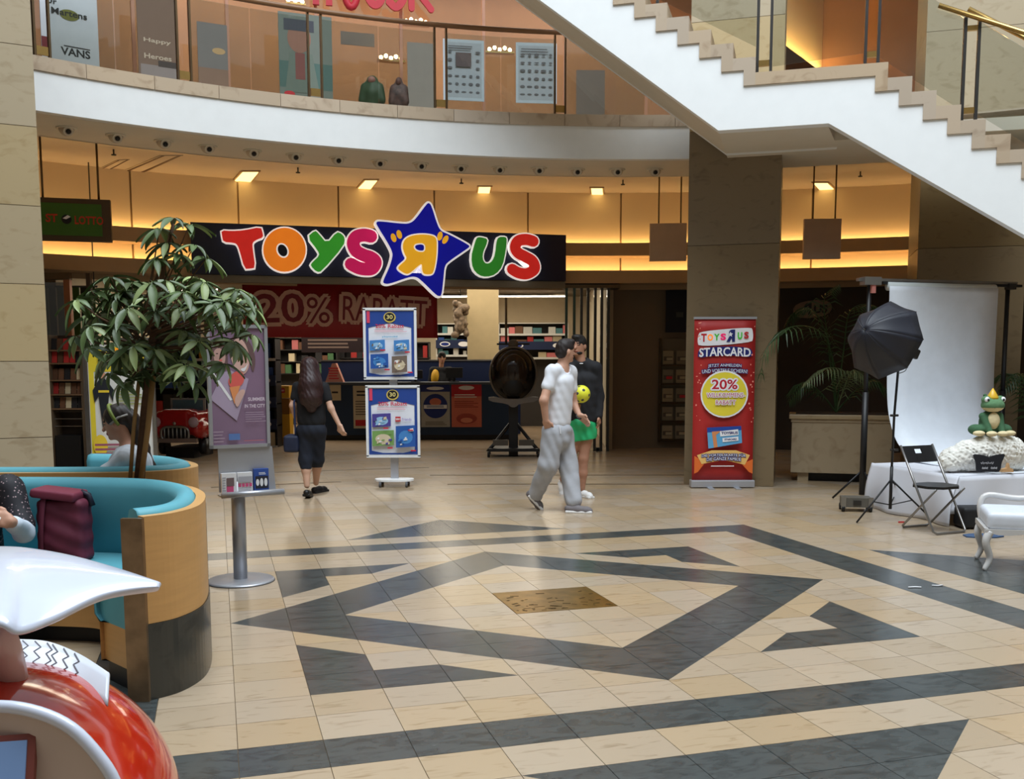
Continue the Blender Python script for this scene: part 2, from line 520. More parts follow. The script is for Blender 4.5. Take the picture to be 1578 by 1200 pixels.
M_DARK = stone_mat('slate_tile', rgb(72, 77, 77), rgb(124, 130, 130), rgb(50, 54, 54), 0.22, (1.6, 3.6, 1.0), 1.1)
M_BEIGE2 = stone_mat('limestone_tile_field', rgb(174, 155, 130), rgb(188, 172, 149), rgb(152, 132, 106), 0.24, (1.0, 5.0, 1.0), 0.6, island=True)
M_DARK2 = stone_mat('slate_tile_field', rgb(72, 77, 77), rgb(124, 130, 130), rgb(50, 54, 54), 0.22, (1.6, 3.6, 1.0), 1.1, island=True)
M_GROUT = mat('grout', rgb(132, 112, 88), rough=0.8)
M_PLASTER = mat('white_plaster', rgb(226, 228, 228), rough=0.7, var=0.02)
M_SOFFIT = mat('soffit_paint', rgb(214, 206, 190), rough=0.8, var=0.03, scale=2)
M_CEIL = mat('ceiling_paint', rgb(196, 182, 164), rough=0.8, var=0.03, scale=2)
M_STONE = stone_mat('beige_stone_cladding', rgb(178, 160, 128), rgb(188, 172, 142), rgb(162, 142, 108), 0.45, (1.0, 1.0, 2.0), 0.7)
M_CURB = stone_mat('curb_stone', rgb(182, 164, 142), rgb(192, 176, 154), rgb(160, 140, 118), 0.5, (1, 1, 1), 0.7)
M_COVE = mat('cove_panel_paint', rgb(226, 204, 168), rough=0.75, var=0.02, scale=1)
M_LEDGE = mat('ledge_paint', rgb(170, 142, 108), rough=0.7, var=0.03)
M_LED = mat('warm_led_strip', rgb(255, 212, 140), emit=10.5, var=0.0)
M_LAMP = mat('ceiling_lamp_panel', rgb(255, 226, 150), emit=1.6, var=0.0)
M_BRONZE = mat('bronze_metal', rgb(96, 78, 56), rough=0.35, metal=0.8)
M_BRASS = mat('brass_metal', rgb(196, 160, 96), rough=0.25, metal=0.9)
M_STEEL = mat('brushed_steel', rgb(160, 160, 158), rough=0.3, metal=0.9)
M_DSTEEL = mat('dark_steel', rgb(70, 68, 66), rough=0.4, metal=0.7)
M_BLACK = C('black_plastic', 22, 22, 24, rough=0.45)
M_WHITE = C('white_enamel', 236, 238, 240, rough=0.4)
M_GLASS = glass('clear_glass', (0.86, 0.88, 0.86), 0.06)
M_DGLASS = glass('dark_shop_glass', (0.50, 0.46, 0.40), 0.10)

# ---- floor: base slab with stone tiles laid in it
fl = MB().box((0, 10, -0.06), (40, 60, 0.1), M_GROUT).build('floor')
struct(fl, 'polished limestone floor with dark slate inlay pattern')
def inlay(i, j):                             # (i, j) in tiles from the centre: is this spot dark?
    a, b = abs(i), abs(j)
    if 4 < a + b < 6: return True                                   # the diamond band
    if 7 < max(a, b) < 8: return True                               # the square frame
    if (a < 3 and b > 9 and b < 12 - a) or (b < 3 and a > 9 and a < 12 - b): return True
    if a < 5 and b < 5 and a + b > 7 and (a > 4 or b > 4): return True   # corner angles
    return False
def tile_xy(i, j): return D2 * (U0 + i * TU) + D1 * (V0 + j * TV)
g = 0.0016
def tile_poly(kind):
    a, b = TU / 2 - g, TV / 2 - g
    c = [(-a, -b), (a, -b), (a, b), (-a, b)]
    if kind == 'q': return c
    k = 'abcd'.index(kind)                  # corner triangle at corner k
    p = [c[k - 1], c[k], c[(k + 1) % 4]]
    cx, cy = c[k]
    return p
TILE_ME = {}
def tile_mesh(kind, m):
    key = (kind, m.name)
    if key not in TILE_ME:
        TILE_ME[key] = MB().prism(tile_poly(kind), -0.012, 0.0, m, axes='xy').mesh('tile')
    return TILE_ME[key]
tiles = []
for i in range(-34, 34):
    for j in range(-22, 40):
        p = tile_xy(i + 0.5, j + 0.5)
        if not (0.5 < p.y < 18.6 and abs(p.x) < 9.5): continue
        if max(abs(i + 0.5), abs(j + 0.5)) < 1: continue              # the brass plate
        q = [inlay(i + 0.5 + dx, j + 0.5 + dy) for dx, dy in ((0, -0.3), (0.3, 0), (0, 0.3), (-0.3, 0))]   # S E N W
        if all(q) or not any(q): tiles.append((p, 'q', q[0]))
        elif q[0] == q[1] and q[2] == q[3]: tiles += [(p, 'b', q[0]), (p, 'd', q[2])]
        elif q[1] == q[2] and q[3] == q[0]: tiles += [(p, 'c', q[1]), (p, 'a', q[3])]
        else: tiles.append((p, 'q', sum(q) > 2))
def proj(p):
    v = Vector(p) - Vector((0, 0, HCAM)); c, s = math.cos(PITCH), math.sin(PITCH)
    z = v.y * c - v.z * s; y = v.y * s + v.z * c
    return 789 + F_PX * v.x / z, CY_PX - F_PX * y / z
def in_view(p):
    x, y = proj(p); return 0 < x < 1578 and y < 1215 and not (x < 300 and y > 700)
near = sorted([t for t in tiles if in_view(t[0]) and t[0].y < 12], key=lambda t: t[0].y)
nb = [t for t in near if not t[2]][:300]; nd = [t for t in near if t[2]][:290]
ids = set(id(t) for t in nb + nd)
for t in nb + nd:
    m = M_DARK if t[2] else M_BEIGE
    inst('slate_tile' if t[2] else 'limestone_tile', tile_mesh(t[1], m), fl, loc=t[0], rot=(0, 0, -YAW))
rest = {True: MB(), False: MB()}
RT = Matrix.Rotation(-YAW, 4, 'Z')
for t in tiles:
    if id(t) in ids: continue
    poly = tile_poly(t[1]); mm = M_DARK2 if t[2] else M_BEIGE2
    rest[t[2]].add([(x, y, 0) for x, y in poly], [tuple(range(len(poly)))], mm, Matrix.Translation(t[0]) @ RT)
o = rest[False].build('outer_limestone_tiles', fl); o['kind'] = 'stuff'
o = rest[True].build('outer_slate_tiles', fl); o['kind'] = 'stuff'
# brass plate in the middle, with etched skyline marks
bp_ = MB().box((0, 0, -0.006), (2 * TU - 0.006, 2 * TV - 0.006, 0.014), mat('brass_plate', rgb(186, 156, 92), rough=0.3, metal=1.0, var=0.25, scale=9)).build('brass_floor_plate', loc=tile_xy(0, 0), rz=-YAW)
tag(bp_, 'square brass plate let into the centre of the floor inlay', 'plate')
mb = MB()
for k in range(46):
    x = random.uniform(-.32, .32); y = random.uniform(-.26, -.02) if k < 36 else random.uniform(0, .2)
    mb.box((x, y, 0.0014), (random.uniform(.01, .06), random.uniform(.004, .02), 0.0008), rz=random.uniform(-.8, .8))
o = mb.build('etched_relief', bp_, mat('etched_bronze', rgb(90, 70, 36), rough=0.5, metal=0.8)); o['kind'] = 'stuff'
# thin darker strips laid on the floor in front of the shop
for k, (a, b) in enumerate([((663, 732), (1062, 732)), ((690, 746), (1062, 746)), ((325, 751), (525, 742)), ((400, 728), (660, 720))]):
    A, B = G(*a), G(*b); d = B - A
    MB().box((0, 0, 0.0015), (d.length, 0.08, 0.004), C('strip_dark', 104, 86, 64)).build('dark_floor_strip', fl, loc=(A + B) / 2, rz=math.atan2(d.y, d.x))

# ---- ring geometry of the atrium
RC = Vector((1.807, 3.258, 0))
def rp(R, deg, z=0.0):
    a = math.radians(deg); return Vector((RC.x + R * math.sin(a), RC.y + R * math.cos(a), z))
def ring(mb, R0, R1, z0, z1, a0, a1, m, n=60):
    # closed curved bar between two radii and two heights
    vs = []; fs = []
    for i in range(n + 1):
        a = a0 + (a1 - a0) * i / n
        vs += [rp(R0, a, z0), rp(R1, a, z0), rp(R1, a, z1), rp(R0, a, z1)]
    for i in range(n):
        k = 4 * i
        for j in range(4): fs.append((k + j, k + (j + 1) % 4, k + 4 + (j + 1) % 4, k + 4 + j))
    fs += [(0, 1, 2, 3), tuple(4 * n + j for j in (3, 2, 1, 0))]
    return mb.add(vs, fs, m)
ZS, ZC, ZU = 4.30, 4.60, 4.74
o = ring(MB(), 10.34, 10.46, ZS, 4.72, -84, 7, M_PLASTER).build('wall_balcony_fascia'); struct(o, 'white curved fascia of the balcony above the shops')
o = ring(MB(), 10.45, 11.6, ZS, ZS + 0.05, -84, 7, M_SOFFIT).build('ceiling'); struct(o, 'curved beige soffit with a row of downlights')
o = ring(MB(), 11.58, 11.62, ZS, ZC, -84, 9, M_SOFFIT, 40).build('trim_1'); struct(o)
o = ring(MB(), 11.55, 19.5, ZC, ZC + 0.05, -84, 70, M_CEIL, 50).build('ceiling_gallery'); struct(o, 'beige painted ceiling of the shop gallery')
cb = sroot('trim_2', 'stone curb on the balcony edge')
for k in range(22):
    a = -84 + k * 4.1
    ring(MB(), 10.32, 10.56, 4.72, 4.87, a, min(a + 4.07, 7), M_CURB, 5).build('curb_stone', cb)
o = ring(MB(), 10.5, 19.5, ZU - 0.02, ZU, -84, 70, M_CURB, 50).build('floor_upper'); struct(o, 'upper gallery floor')
# straight edge of the slab right of the pillar
a, b = G(1201, 262, ZS), G(1380, 250, ZS); d = (b - a).normalized(); nrm = Vector((-d.y, d.x, 0))
e0, e1 = a - d * 0.7, a + d * 6
o = MB().prism([(0, ZS), ((e1 - e0).length, ZS), ((e1 - e0).length, ZU + .12), (0, ZU + .12)], 0, 0.12, M_PLASTER).build('wall_slab_edge', loc=e0, rz=math.atan2(d.y, d.x)); struct(o, 'white slab edge behind the stairs')
# downlights in the soffit
dl = None
for k, (x, y) in enumerate([(102, 197), (178, 208), (252, 217), (320, 225), (389, 232), (454, 238), (520, 243), (584, 248), (648, 252), (709, 256), (769, 258), (830, 259), (889, 261), (951, 261), (1009, 261)]):
    p = G(x, y, ZS); rr = (p - Vector((RC.x, RC.y, ZS))); ang = -math.atan2(rr.x, rr.y)
    p = Vector((RC.x, RC.y, ZS)) + rr.normalized() * min(max(rr.length, 10.85), 11.1)
    ords = ['leftmost', 'second', 'third', 'fourth', 'fifth', 'sixth', 'seventh', 'eighth', 'ninth', 'tenth', 'eleventh', 'twelfth', 'thirteenth', 'fourteenth', 'rightmost']
    lab = (ords[k] if k in (0, 14) else ords[k] + ' from the left') + ' of the round downlights in the curved soffit'
    if dl is None:
        dl = thing('downlight', lab, 'lamp', group='downlights in the balcony soffit')
        MB().lathe([(0.115, 0.0), (0.115, -0.012), (0.08, -0.014), (0.078, 0.0)], M_SOFFIT, 20).build('rim', dl)
        mb = MB(); mb.ball((0, -0.01, -0.01), 0.088, M_CEIL); mb.build('eyeball', dl)
        Tq = Matrix.Translation((0, -0.01, -0.01)) @ Vector((0, -.85, -.53)).normalized().to_track_quat('Z', 'Y').to_matrix().to_4x4()
        MB().lathe([(0.058, .070), (0.056, .078), (0.044, .082), (.04, .074)], M_SOFFIT, 18, Tq).build('eyeball_ring', dl)
        MB().lathe([(0.03, .08), (0.03, .089)], M_BLACK, 14, Tq).build('lamp_opening', dl)
        t = dl
    else:
        t = copy_tree(dl); t['label'] = lab
    t.location = p; t.rotation_euler = (0, 0, ang)
# sprinklers and a spot on the gallery ceiling
for k, (x, y, l) in enumerate([(175, 234, 'under the soffit near the left pillar'), (459, 262, 'between the second and third ceiling lamps'), (711, 279, 'near the star sign'), (960, 281, 'near the right pillar'), (1326, 268, 'right of the pillar, under the stairs')]):
    p = G(x, y - 4, ZC); s = thing('sprinkler', 'small dark sprinkler head hanging from the ceiling ' + l, 'sprinkler', p, group='ceiling sprinklers')
    MB().tube([(0, 0, 0), (0, 0, -0.07)], 0.012, M_DSTEEL).build('stem', s)
    MB().lathe([(0.035, -0.07), (0.035, -0.085), (0.01, -0.09)], M_DSTEEL, 12).build('deflector', s)
# ceiling lamps
for k, (q, l) in enumerate([([(358, 283), (374, 266), (398, 266), (384, 283)], 'leftmost'), ([(549, 294), (563, 279), (581, 279), (569, 294)], 'second from the left'), ([(736, 302), (738, 289), (756, 289), (753, 302)], 'above the right end of the big shop sign'),
                           ([(913, 305), (911, 291), (928, 291), (930, 305)], 'just left of the pillar'), ([(1267, 297), (1254, 283), (1275, 283), (1290, 297)], 'right of the pillar beneath the stairs')]):
    P = [G(x, y, ZC - 0.03) for x, y in q]; c = sum(P, Vector()) / 4; c.z = ZC
    lp = thing('ceiling_lamp', 'yellow glowing rectangular ceiling lamp, ' + l, 'lamp', c, group='rectangular gallery ceiling lamps')
    Q = [(p.x - c.x, p.y - c.y) for p in P]
    MB().prism(Q, -0.03, -0.012, M_LAMP, axes='xy').build('diffuser', lp)
    MB().prism(offset(Q, 0.03), -0.02, 0.0, M_LEDGE, axes='xy').build('housing', lp)
# vents near the left pillar
for q, l in (([(150, 262), (180, 247), (200, 246), (172, 261)], 'short'), ([(160, 276), (246, 240), (282, 240), (198, 278)], 'long')):
    P = [G(x, y, ZC - 0.01) for x, y in q]; c = sum(P, Vector()) / 4; c.z = ZC
    Q = [(p.x - c.x, p.y - c.y) for p in P]
    v = thing('ceiling_vent', l + ' ceiling air vent beside the left stone pillar', 'vent', c, group='ceiling vents')
    MB().prism(Q, -0.012, 0.0, M_CEIL, axes='xy').build('vent_frame', v)
    for f0, f1 in ((0.08, 0.2), (0.75, 0.9)):
        R = [tuple(Vector(Q[0]).lerp(Vector(Q[3]), f0)), tuple(Vector(Q[1]).lerp(Vector(Q[2]), f0)), tuple(Vector(Q[1]).lerp(Vector(Q[2]), f1)), tuple(Vector(Q[0]).lerp(Vector(Q[3]), f1))]
        MB().prism(R, -0.016, -0.011, C('vent_slot', 92, 66, 44), axes='xy').build('slot', v)

# ---- glowing coves above the shopfronts
RW = 14.8
wb = sroot('wall_back', 'curved wall of warm lit cove panels above the shopfronts')
pa0 = math.degrees(math.asin((PY(168, 300, 15.0).x - RC.x) / RW))
for k in range(-4, 17):
    a = pa0 + k * 6.45
    if a > 60: break
    ring(MB(), RW, RW + 0.05, 3.62, ZC, a + 0.06, a + 6.39, M_COVE, 4).build('panel', wb)
    ring(MB(), RW, RW + 0.05, 3.14, 3.46, a + 0.06, a + 6.39, M_COVE, 4).build('panel', wb)
ring(MB(), RW + 0.05, RW + 0.1, 2.9, ZC, -64, 62, M_LEDGE).build('panel_backing', wb)
o = ring(MB(), 14.42, RW, 3.46, 3.64, -64, 62, M_LEDGE).build('trim_3'); struct(o, 'beige ledge between the two glowing coves')
ring(MB(), 14.42, 14.45, 3.64, 3.68, -64, 62, M_LEDGE).build('ledge_lip', o)
o2 = ring(MB(), 14.36, RW, 2.98, 3.17, -64, 62, M_LEDGE).build('trim_4'); struct(o2, 'beige beam over the shopfronts')
ring(MB(), 14.36, 14.39, 3.17, 3.2, -64, 62, M_LEDGE).build('ledge_lip', o2)
for z, l, w in ((3.645, 'upper', 14.68), (3.175, 'lower', 14.66)):
    o = ring(MB(), w, w + 0.06, z, z + 0.02, -64, 55, M_LED, 40).build('led_strip')
    tag(o, 'warm light strip hidden on the %s cove ledge' % l, 'light strip')
# ---- shopfront walls below the beam
M_BWALL = mat('brown_wall_panel', rgb(120, 104, 84), rough=0.6, var=0.05, scale=1.5)
M_INT = mat('shop_interior_wall', rgb(196, 182, 154), rough=0.8, var=0.03)
wr = MB(); w0, w1 = G(943, 691), G(1090, 688)
def wallbox(name, a, b, z0, z1, t, m, label=None):
    a = Vector((a[0], a[1], 0)); b = Vector((b[0], b[1], 0)); d = b - a
    o = MB().box((d.length / 2, t / 2, (z0 + z1) / 2), (d.length, t, z1 - z0), m).build(name, loc=(a.x, a.y, 0), rz=math.atan2(d.y, d.x))
    struct(o, label); return o
wallbox('wall_right_panel', w0, w1 + Vector((1.4, 0, 0)), 0, 3.02, 0.1, M_BWALL, 'plain brown wall panel between the toy shop and the pillar')
# shop interior shell
wallbox('wall_shop_back', (-9.5, 29.0), (4.0, 29.0), 0, 3.5, 0.1, M_INT, 'cream back wall inside the toy shop')
wallbox('wall_shop_right', (2.2, 28.9), (1.75, 18.2), 0, 3.5, 0.1, M_INT, 'right wall inside the toy shop')
wallbox('wall_shop_left', (-8.3, 16.2), (-9.4, 28.9), 0, 3.5, 0.1, M_INT, 'left wall inside the toy shop')
o = MB().box((-3.6, 23.9, 3.52), (12.2, 10.2, 0.05), mat('shop_ceiling', rgb(128, 116, 98), rough=0.8)).build('ceiling_shop'); struct(o, 'ceiling inside the toy shop')
# kiosk interior at left
wallbox('wall_kiosk', (-12.5, 15.2), (-8.0, 17.6), 0, 3.4, 0.1, mat('kiosk_wall', rgb(112, 92, 68), rough=0.8), 'back wall of the kiosk at the left')
# right-hand shop: dark recess
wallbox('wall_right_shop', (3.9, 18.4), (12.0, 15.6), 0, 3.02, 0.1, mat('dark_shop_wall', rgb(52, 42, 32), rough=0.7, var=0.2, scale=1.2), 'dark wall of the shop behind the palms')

# ---- pillars with stone courses
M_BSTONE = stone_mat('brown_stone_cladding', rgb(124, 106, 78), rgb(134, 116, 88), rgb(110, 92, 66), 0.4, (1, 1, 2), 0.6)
def pillar(name, corner, yaw, w, dep, z0, z1, course, off, label, m=None, m2=None):
    m = m or M_STONE
    r = sroot(name, label, corner, yaw)
    MB().box((w / 2, dep / 2, (z0 + z1) / 2), (w - .04, dep - .04, z1 - z0), M_GROUT).build('core', r)
    z = z0 + off
    edges = [z0]
    while z < z1:
        edges.append(z)
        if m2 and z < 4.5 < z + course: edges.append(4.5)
        z += course
    edges.append(z1)
    for a, b in zip(edges, edges[1:]):
        if b - a < 0.02: continue
        h = b - a - 0.006; zc = (a + b) / 2
        for nm, c, s in (('front', (w / 2, .02, zc), (w, .04, h)), ('left', (.02, dep / 2 + .02, zc), (.04, dep - .045, h)), ('right', (w - .02, dep / 2 + .02, zc), (.04, dep - .045, h))):
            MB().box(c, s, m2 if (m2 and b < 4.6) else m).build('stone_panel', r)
    return r
pl = PY(64, 345, 9.3)
yl = math.radians(27)
pc = Vector((pl.x, 9.3, 0)) - Vector((math.cos(yl), math.sin(yl), 0)) * 2.2
z_j = PY(60, 673, 9.3).z
pillar('wall_left_pillar', pc, yl, 2.2, 1.0, 0.0, 9.0, 0.708, z_j, 'tall beige stone pillar at the left edge')
SY = math.radians(-15.9)
sd = Vector((math.cos(SY), math.sin(SY), 0)); sn = Vector((-sd.y, sd.x, 0))
pr_ = Vector((3.36, 12.62, 0))
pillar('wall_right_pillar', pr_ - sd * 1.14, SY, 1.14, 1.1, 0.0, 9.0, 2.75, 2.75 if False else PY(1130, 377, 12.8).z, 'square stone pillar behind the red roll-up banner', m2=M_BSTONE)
p2 = PY(1414, 400, 13.3); p2.z = 0
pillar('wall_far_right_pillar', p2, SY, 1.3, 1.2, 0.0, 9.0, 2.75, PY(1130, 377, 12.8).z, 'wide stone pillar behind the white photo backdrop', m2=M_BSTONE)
# surroundings behind and beside the camera so that daylight only falls in through the roof
M_BACK = mat('atrium_back_wall', rgb(128, 122, 112), rough=0.8, var=0.05, scale=0.5)
wallbox('wall_rear', (14, -8.0), (-12, -8.0), 0, 14.5, 0.2, M_BACK, 'rear wall of the atrium')
wallbox('wall_west', (-12.2, -8.0), (-12.2, 15.5), 0, 14.5, 0.2, M_BACK, 'left wall of the atrium')
wallbox('wall_east', (14.0, 15.5), (14.0, -8.0), 0, 14.5, 0.2, M_BACK, 'right wall of the atrium')
wallbox('wall_north_upper', (-12.2, 24.5), (16.0, 24.5), 3.6, 14.5, 0.2, M_BACK, 'far wall of the upper gallery')
# ================================================================== STAIRCASE
A0 = Vector((2.299, 11.311, 0)); STP = Plane(A0, SY)
st = thing('staircase', 'white staircase with beige stone steps and a landing crossing the upper right', 'stairs', A0, SY)
RUN, RIS, SW = 0.2425, 0.162, 1.40
steps = []                                    # (a, b, w): white edge of each step
for k in range(16, 0, -1): steps.append((0.262 - k * RUN, 0.262 - (k - 1) * RUN, 4.61 + k * 0.165))
steps.append((0.262, 1.625, 4.61))
kmax = 27
for k in range(1, kmax + 1): steps.append((1.625 + (k - 1) * RUN, 1.625 + k * RUN, 4.61 - k * RIS))
top = []
for a, b, w in steps: top += [(a, w), (b, w)]
sl_l, sl_r = 0.775, 0.636
sL, sR = steps[0][0], steps[-1][1]
bot = [(sR, max(0.0, 4.154 - (sR - 1.168) * sl_r)), (1.168 + 4.154 / sl_r if 1.168 + 4.154 / sl_r < sR else sR - .01, 0.0), (1.168, 4.154), (0.0, 4.154), (sL, 4.154 - sL * sl_l)]
M_STRING = mat('stair_white_paint', rgb(238, 241, 242), rough=0.6, var=0.015)
MB().prism(top + bot, 0.0, 0.16, M_STRING).build('stringer', st)
topL = [p for p in top if p[0] <= 1.63]
MB().prism(topL + [(1.3, 4.154), (0.0, 4.154), (sL, 4.154 - sL * sl_l)], SW - 0.12, SW, M_STRING).build('stringer', st)
bot2 = [(p[0], p[1] + 0.02) for p in bot]
MB().prism([(0, 4.36), (sL, 4.36 - sL * sl_l), (sL, 4.156 - sL * sl_l), (0, 4.156)], 0.15, SW - 0.11, M_SOFFIT).build('soffit_slab', st)
MB().prism([(0, .15), (1.168, .15), (1.26, .9), (3.6, .9), (3.6, 2.42), (0, 2.42)], 4.156, 4.30, M_SOFFIT, axes='xy').build('landing_slab', st)
SO, SU = 0.125, 0.13
for i, (a, b, w) in enumerate(steps):
    wn = steps[i + 1][2] if i + 1 < len(steps) else w - RIS
    poly = [(a + SO, w), (b, w), (b, wn), (b + SO, wn), (b + SO, w + SU), (a + SO, w + SU)]
    MB().prism(poly, -0.02, SW + 0.02, M_CURB).build('step', st)
# glass balustrade along the near edge
def stone_z(s):
    for a, b, w in steps:
        if a + SO <= s < b + SO: return w + SU
    return 0
posts = [STP.px(1166, 115)[0], STP.px(1187, 113)[0], STP.px(1334, 95)[0], STP.px(1354, 93)[0], STP.px(1484, 178)[0], STP.px(1506, 168)[0]]
posts += [posts[-2] + 1.25, posts[-1] + 1.25, posts[0] - 1.25, posts[1] - 1.25]
for s in posts:
    z = stone_z(s)
    MB().box((s, 0.10, z + 0.5), (0.03, 0.06, 1.12), M_DSTEEL).build('post', st)
for s0, s1 in ((posts[0], posts[1]), (posts[2], posts[3]), (posts[4], posts[5])):
    MB().box(((s0 + s1) / 2, 0.10, stone_z(s0) + 0.12), (s1 - s0, 0.04, 0.06), M_BRASS).build('clamp', st)
    MB().box(((s0 + s1) / 2, 0.10, stone_z(s0) + 0.95), (s1 - s0, 0.04, 0.05), M_BRASS).build('clamp', st)
def pane(s0, s1):
    z0, z1 = stone_z(s0) + 0.08, stone_z(s1) + 0.14
    MB().prism([(s0, z0), (s1, z1), (s1, z1 + 0.92), (s0, z0 + 0.92)], 0.095, 0.105, M_GLASS).build('glass_pane', st)
pane(posts[1] + .02, posts[2] - .02); pane(posts[3] + .02, posts[4] - .02); pane(posts[5] + .02, posts[6] - .02); pane(posts[9] + .02, posts[0] - .02)
for (xa, ya), (xb, yb), off in (((1447, 7), (1578, 49), 0.02), ((1500, -2), (1578, 38), 0.30)):
    (s0, z0), (s1, z1) = STP.px(xa, ya), STP.px(xb, yb); k = (z1 - z0) / (s1 - s0)
    MB().tube([(s0, off, z0), (s1 + 2.2, off, z1 + 2.2 * k)], 0.026, M_BRASS, 10).build('handrail', st)

# ================================================================== UPPER GALLERY
def CYL(px, py, R):                           # first far hit of the ray on the ring wall of radius R
    r = ray(px, py); ox, oy = -RC.x, -RC.y
    a = r.x ** 2 + r.y ** 2; b = 2 * (ox * r.x + oy * r.y); c = ox * ox + oy * oy - R * R
    t = (-b + math.sqrt(b * b - 4 * a * c)) / (2 * a)
    return Vector((r.x * t, r.y * t, HCAM + r.z * t))
def ang_of(p): return math.degrees(math.atan2(p.x - RC.x, p.y - RC.y))
bal = thing('balustrade', 'curved glass balustrade with paired posts and brown handrail on the balcony', 'railing', (RC.x, RC.y, 4.87))
def loc_rp(R, deg, z): p = rp(R, deg, z); return p - Vector((RC.x, RC.y, 0))
pp = []
for xa, xb in ((56, 79), (275, 295), (476, 496), (670, 688), (855, 871)):
    pp.append((ang_of(CYL(xa, 130, 10.44)), ang_of(CYL(xb, 130, 10.44))))
st_ = pp[1][0] - pp[0][0]
pp = [(pp[0][0] - 2 * st_, pp[0][1] - 2 * st_), (pp[0][0] - st_, pp[0][1] - st_)] + pp
for a, b in pp:
    for q in (a, b):
        c = loc_rp(10.44, q, 0.53)
        MB().box(c, (0.022, 0.06, 1.06), M_BRONZE, rz=-math.radians(q)).build('post', bal)
    MB().box(loc_rp(10.44, (a + b) / 2, 0.09), (0.12, 0.03, 0.09), M_BRASS, rz=-math.radians(a)).build('clamp', bal)
def cpane(a, b):
    vs = []; n = 6
    mb = MB(); vsn = []
    for i in range(n + 1):
        q = a + (b - a) * i / n
        vsn += [loc_rp(10.435, q, 0.03), loc_rp(10.445, q, 0.03), loc_rp(10.445, q, 0.98), loc_rp(10.435, q, 0.98)]
    fs = [(4 * i + j, 4 * i + (j + 1) % 4, 4 * i + 4 + (j + 1) % 4, 4 * i + 4 + j) for i in range(n) for j in range(4)] + [(0, 1, 2, 3), (4 * n + 3, 4 * n + 2, 4 * n + 1, 4 * n)]
    mb.add(vsn, fs, M_GLASS).build('glass_pane', bal)
for (a, b), (c, d) in zip(pp, pp[1:]):
    mid = (b + c) / 2
    cpane(b + .05, mid - .03); cpane(mid + .03, c - .05)
cpane(pp[-1][1] + .05, 6.8)
MB().tube([loc_rp(10.40, -84 + i * 91 / 60, 1.06) for i in range(61)], 0.032, mat('brown_handrail', rgb(128, 92, 62), rough=0.4), 10).build('handrail', bal)

RU = 14.2
M_UWALL = mat('upper_shop_wall', rgb(158, 120, 92), rough=0.7, var=0.12, scale=0.8)
o = ring(MB(), 17.0, 17.1, ZU, 9.2, -70, 62, M_UWALL).build('wall_upper_shop'); struct(o, 'warm brown interior wall of the upper shop')
o = ring(MB(), 13.0, 17.1, 9.1, 9.2, -70, 62, mat('upper_ceiling', rgb(170, 130, 96), rough=0.8)).build('ceiling_upper'); struct(o, 'ceiling of the upper gallery')
# shop windows up there: panes in slim frames
wu = sroot('window_1', 'glazed front of the upper shop')
edges = [-54 + i * 5.6 for i in range(11)]
for a, b in zip(edges, edges[1:]):
    ring(MB(), RU, RU + 0.012, ZU + 0.06, 8.6, a + .12, b - .12, M_GLASS, 4).build('pane', wu)
for a in edges:
    MB().box(rp(RU, a, 6.7), (0.05, 0.06, 3.9), mat('rosy_mullion', rgb(196, 140, 110), rough=0.4), rz=-math.radians(a)).build('mullion', wu)
ring(MB(), RU - .03, RU + .05, ZU, ZU + 0.06, -54, 2, M_BRONZE, 30).build('bottom_rail', wu)
# warm lamp rows inside the upper shop
M_SPOT = mat('warm_spot', rgb(255, 224, 170), emit=26.0, var=0.0)
for (x0, x1, y, l) in ((581, 624, 92, 'behind the green hoodie'), (748, 792, 79, 'between the two printed sheets'), (620, 662, 36, 'beneath the red letters'), (440, 470, 4, 'at the top of the shop front')):
    a, b = CYL(x0, y, 15.6), CYL(x1, y, 15.6); c = (a + b) / 2; d = b - a
    t = thing('spot_bar', 'bar of small warm spotlights in the upper shop ' + l, 'lamp', c, math.atan2(d.y, d.x), 'spotlight bars in the upper shop')
    MB().box((0, 0, -0.03), (d.length, 0.12, 0.03), M_BRASS).build('tray', t)
    for k in range(5):
        MB().ball(((k - 2) * d.length / 5.6, 0, 0.03 + 0.03 * (k % 2)), 0.035, M_SPOT, u=8, v=5).build('bulb', t)
ul = bpy.data.lights.new('upper_shop_light', 'AREA'); ul.shape = 'RECTANGLE'; ul.size, ul.size_y = 10, 1.5; ul.energy = 330; ul.color = (1.0, 0.80, 0.60)
uo = bpy.data.objects.new('upper_shop_light', ul); COL.objects.link(uo); uo.location = (-2.5, 18.0, 8.95); uo.rotation_euler = (0, 0, math.radians(14))

def sheet(name, label, cat, q, R, m, thick=0.02, group=None):
    # flat upright board: px corners (x0,y0)-(x1,y1), standing at ring radius R
    x0, y0, x1, y1 = q
    a, b = CYL(x0, (y0 + y1) / 2, R), CYL(x1, (y0 + y1) / 2, R); d = b - a; yaw = math.atan2(d.y, d.x)
    P = Plane((a.x, a.y, 0), yaw)
    za, zb = P.px((x0 + x1) / 2, y1)[1], P.px((x0 + x1) / 2, y0)[1]; w = math.hypot(d.x, d.y)
    t = thing(name, label, cat, (a.x, a.y, za), yaw, group)
    MB().box((w / 2, thick / 2, (zb - za) / 2), (w, thick, zb - za), m).build('board', t)
    return t, w, zb - za
M_K = C('ink_black', 24, 24, 28); M_W = C('ink_white', 238, 238, 240); M_R = C('ink_red', 196, 34, 44); M_B = C('ink_blue', 24, 44, 120); M_Y = C('ink_yellow', 236, 204, 60)
t, w, h = sheet('shoe_brand_banner', 'tall white banner with black shoe brand lettering beside the left pillar', 'banner', (62, -60, 150, 106), 10.9, C('banner_white', 214, 218, 226))
ar = Art(); ar.text('VANS', w * .58, h * .16, w * .52, h * .075, M_K, .03); ar.rect(w * .38, h * .205, w * .84, h * .215, M_K)
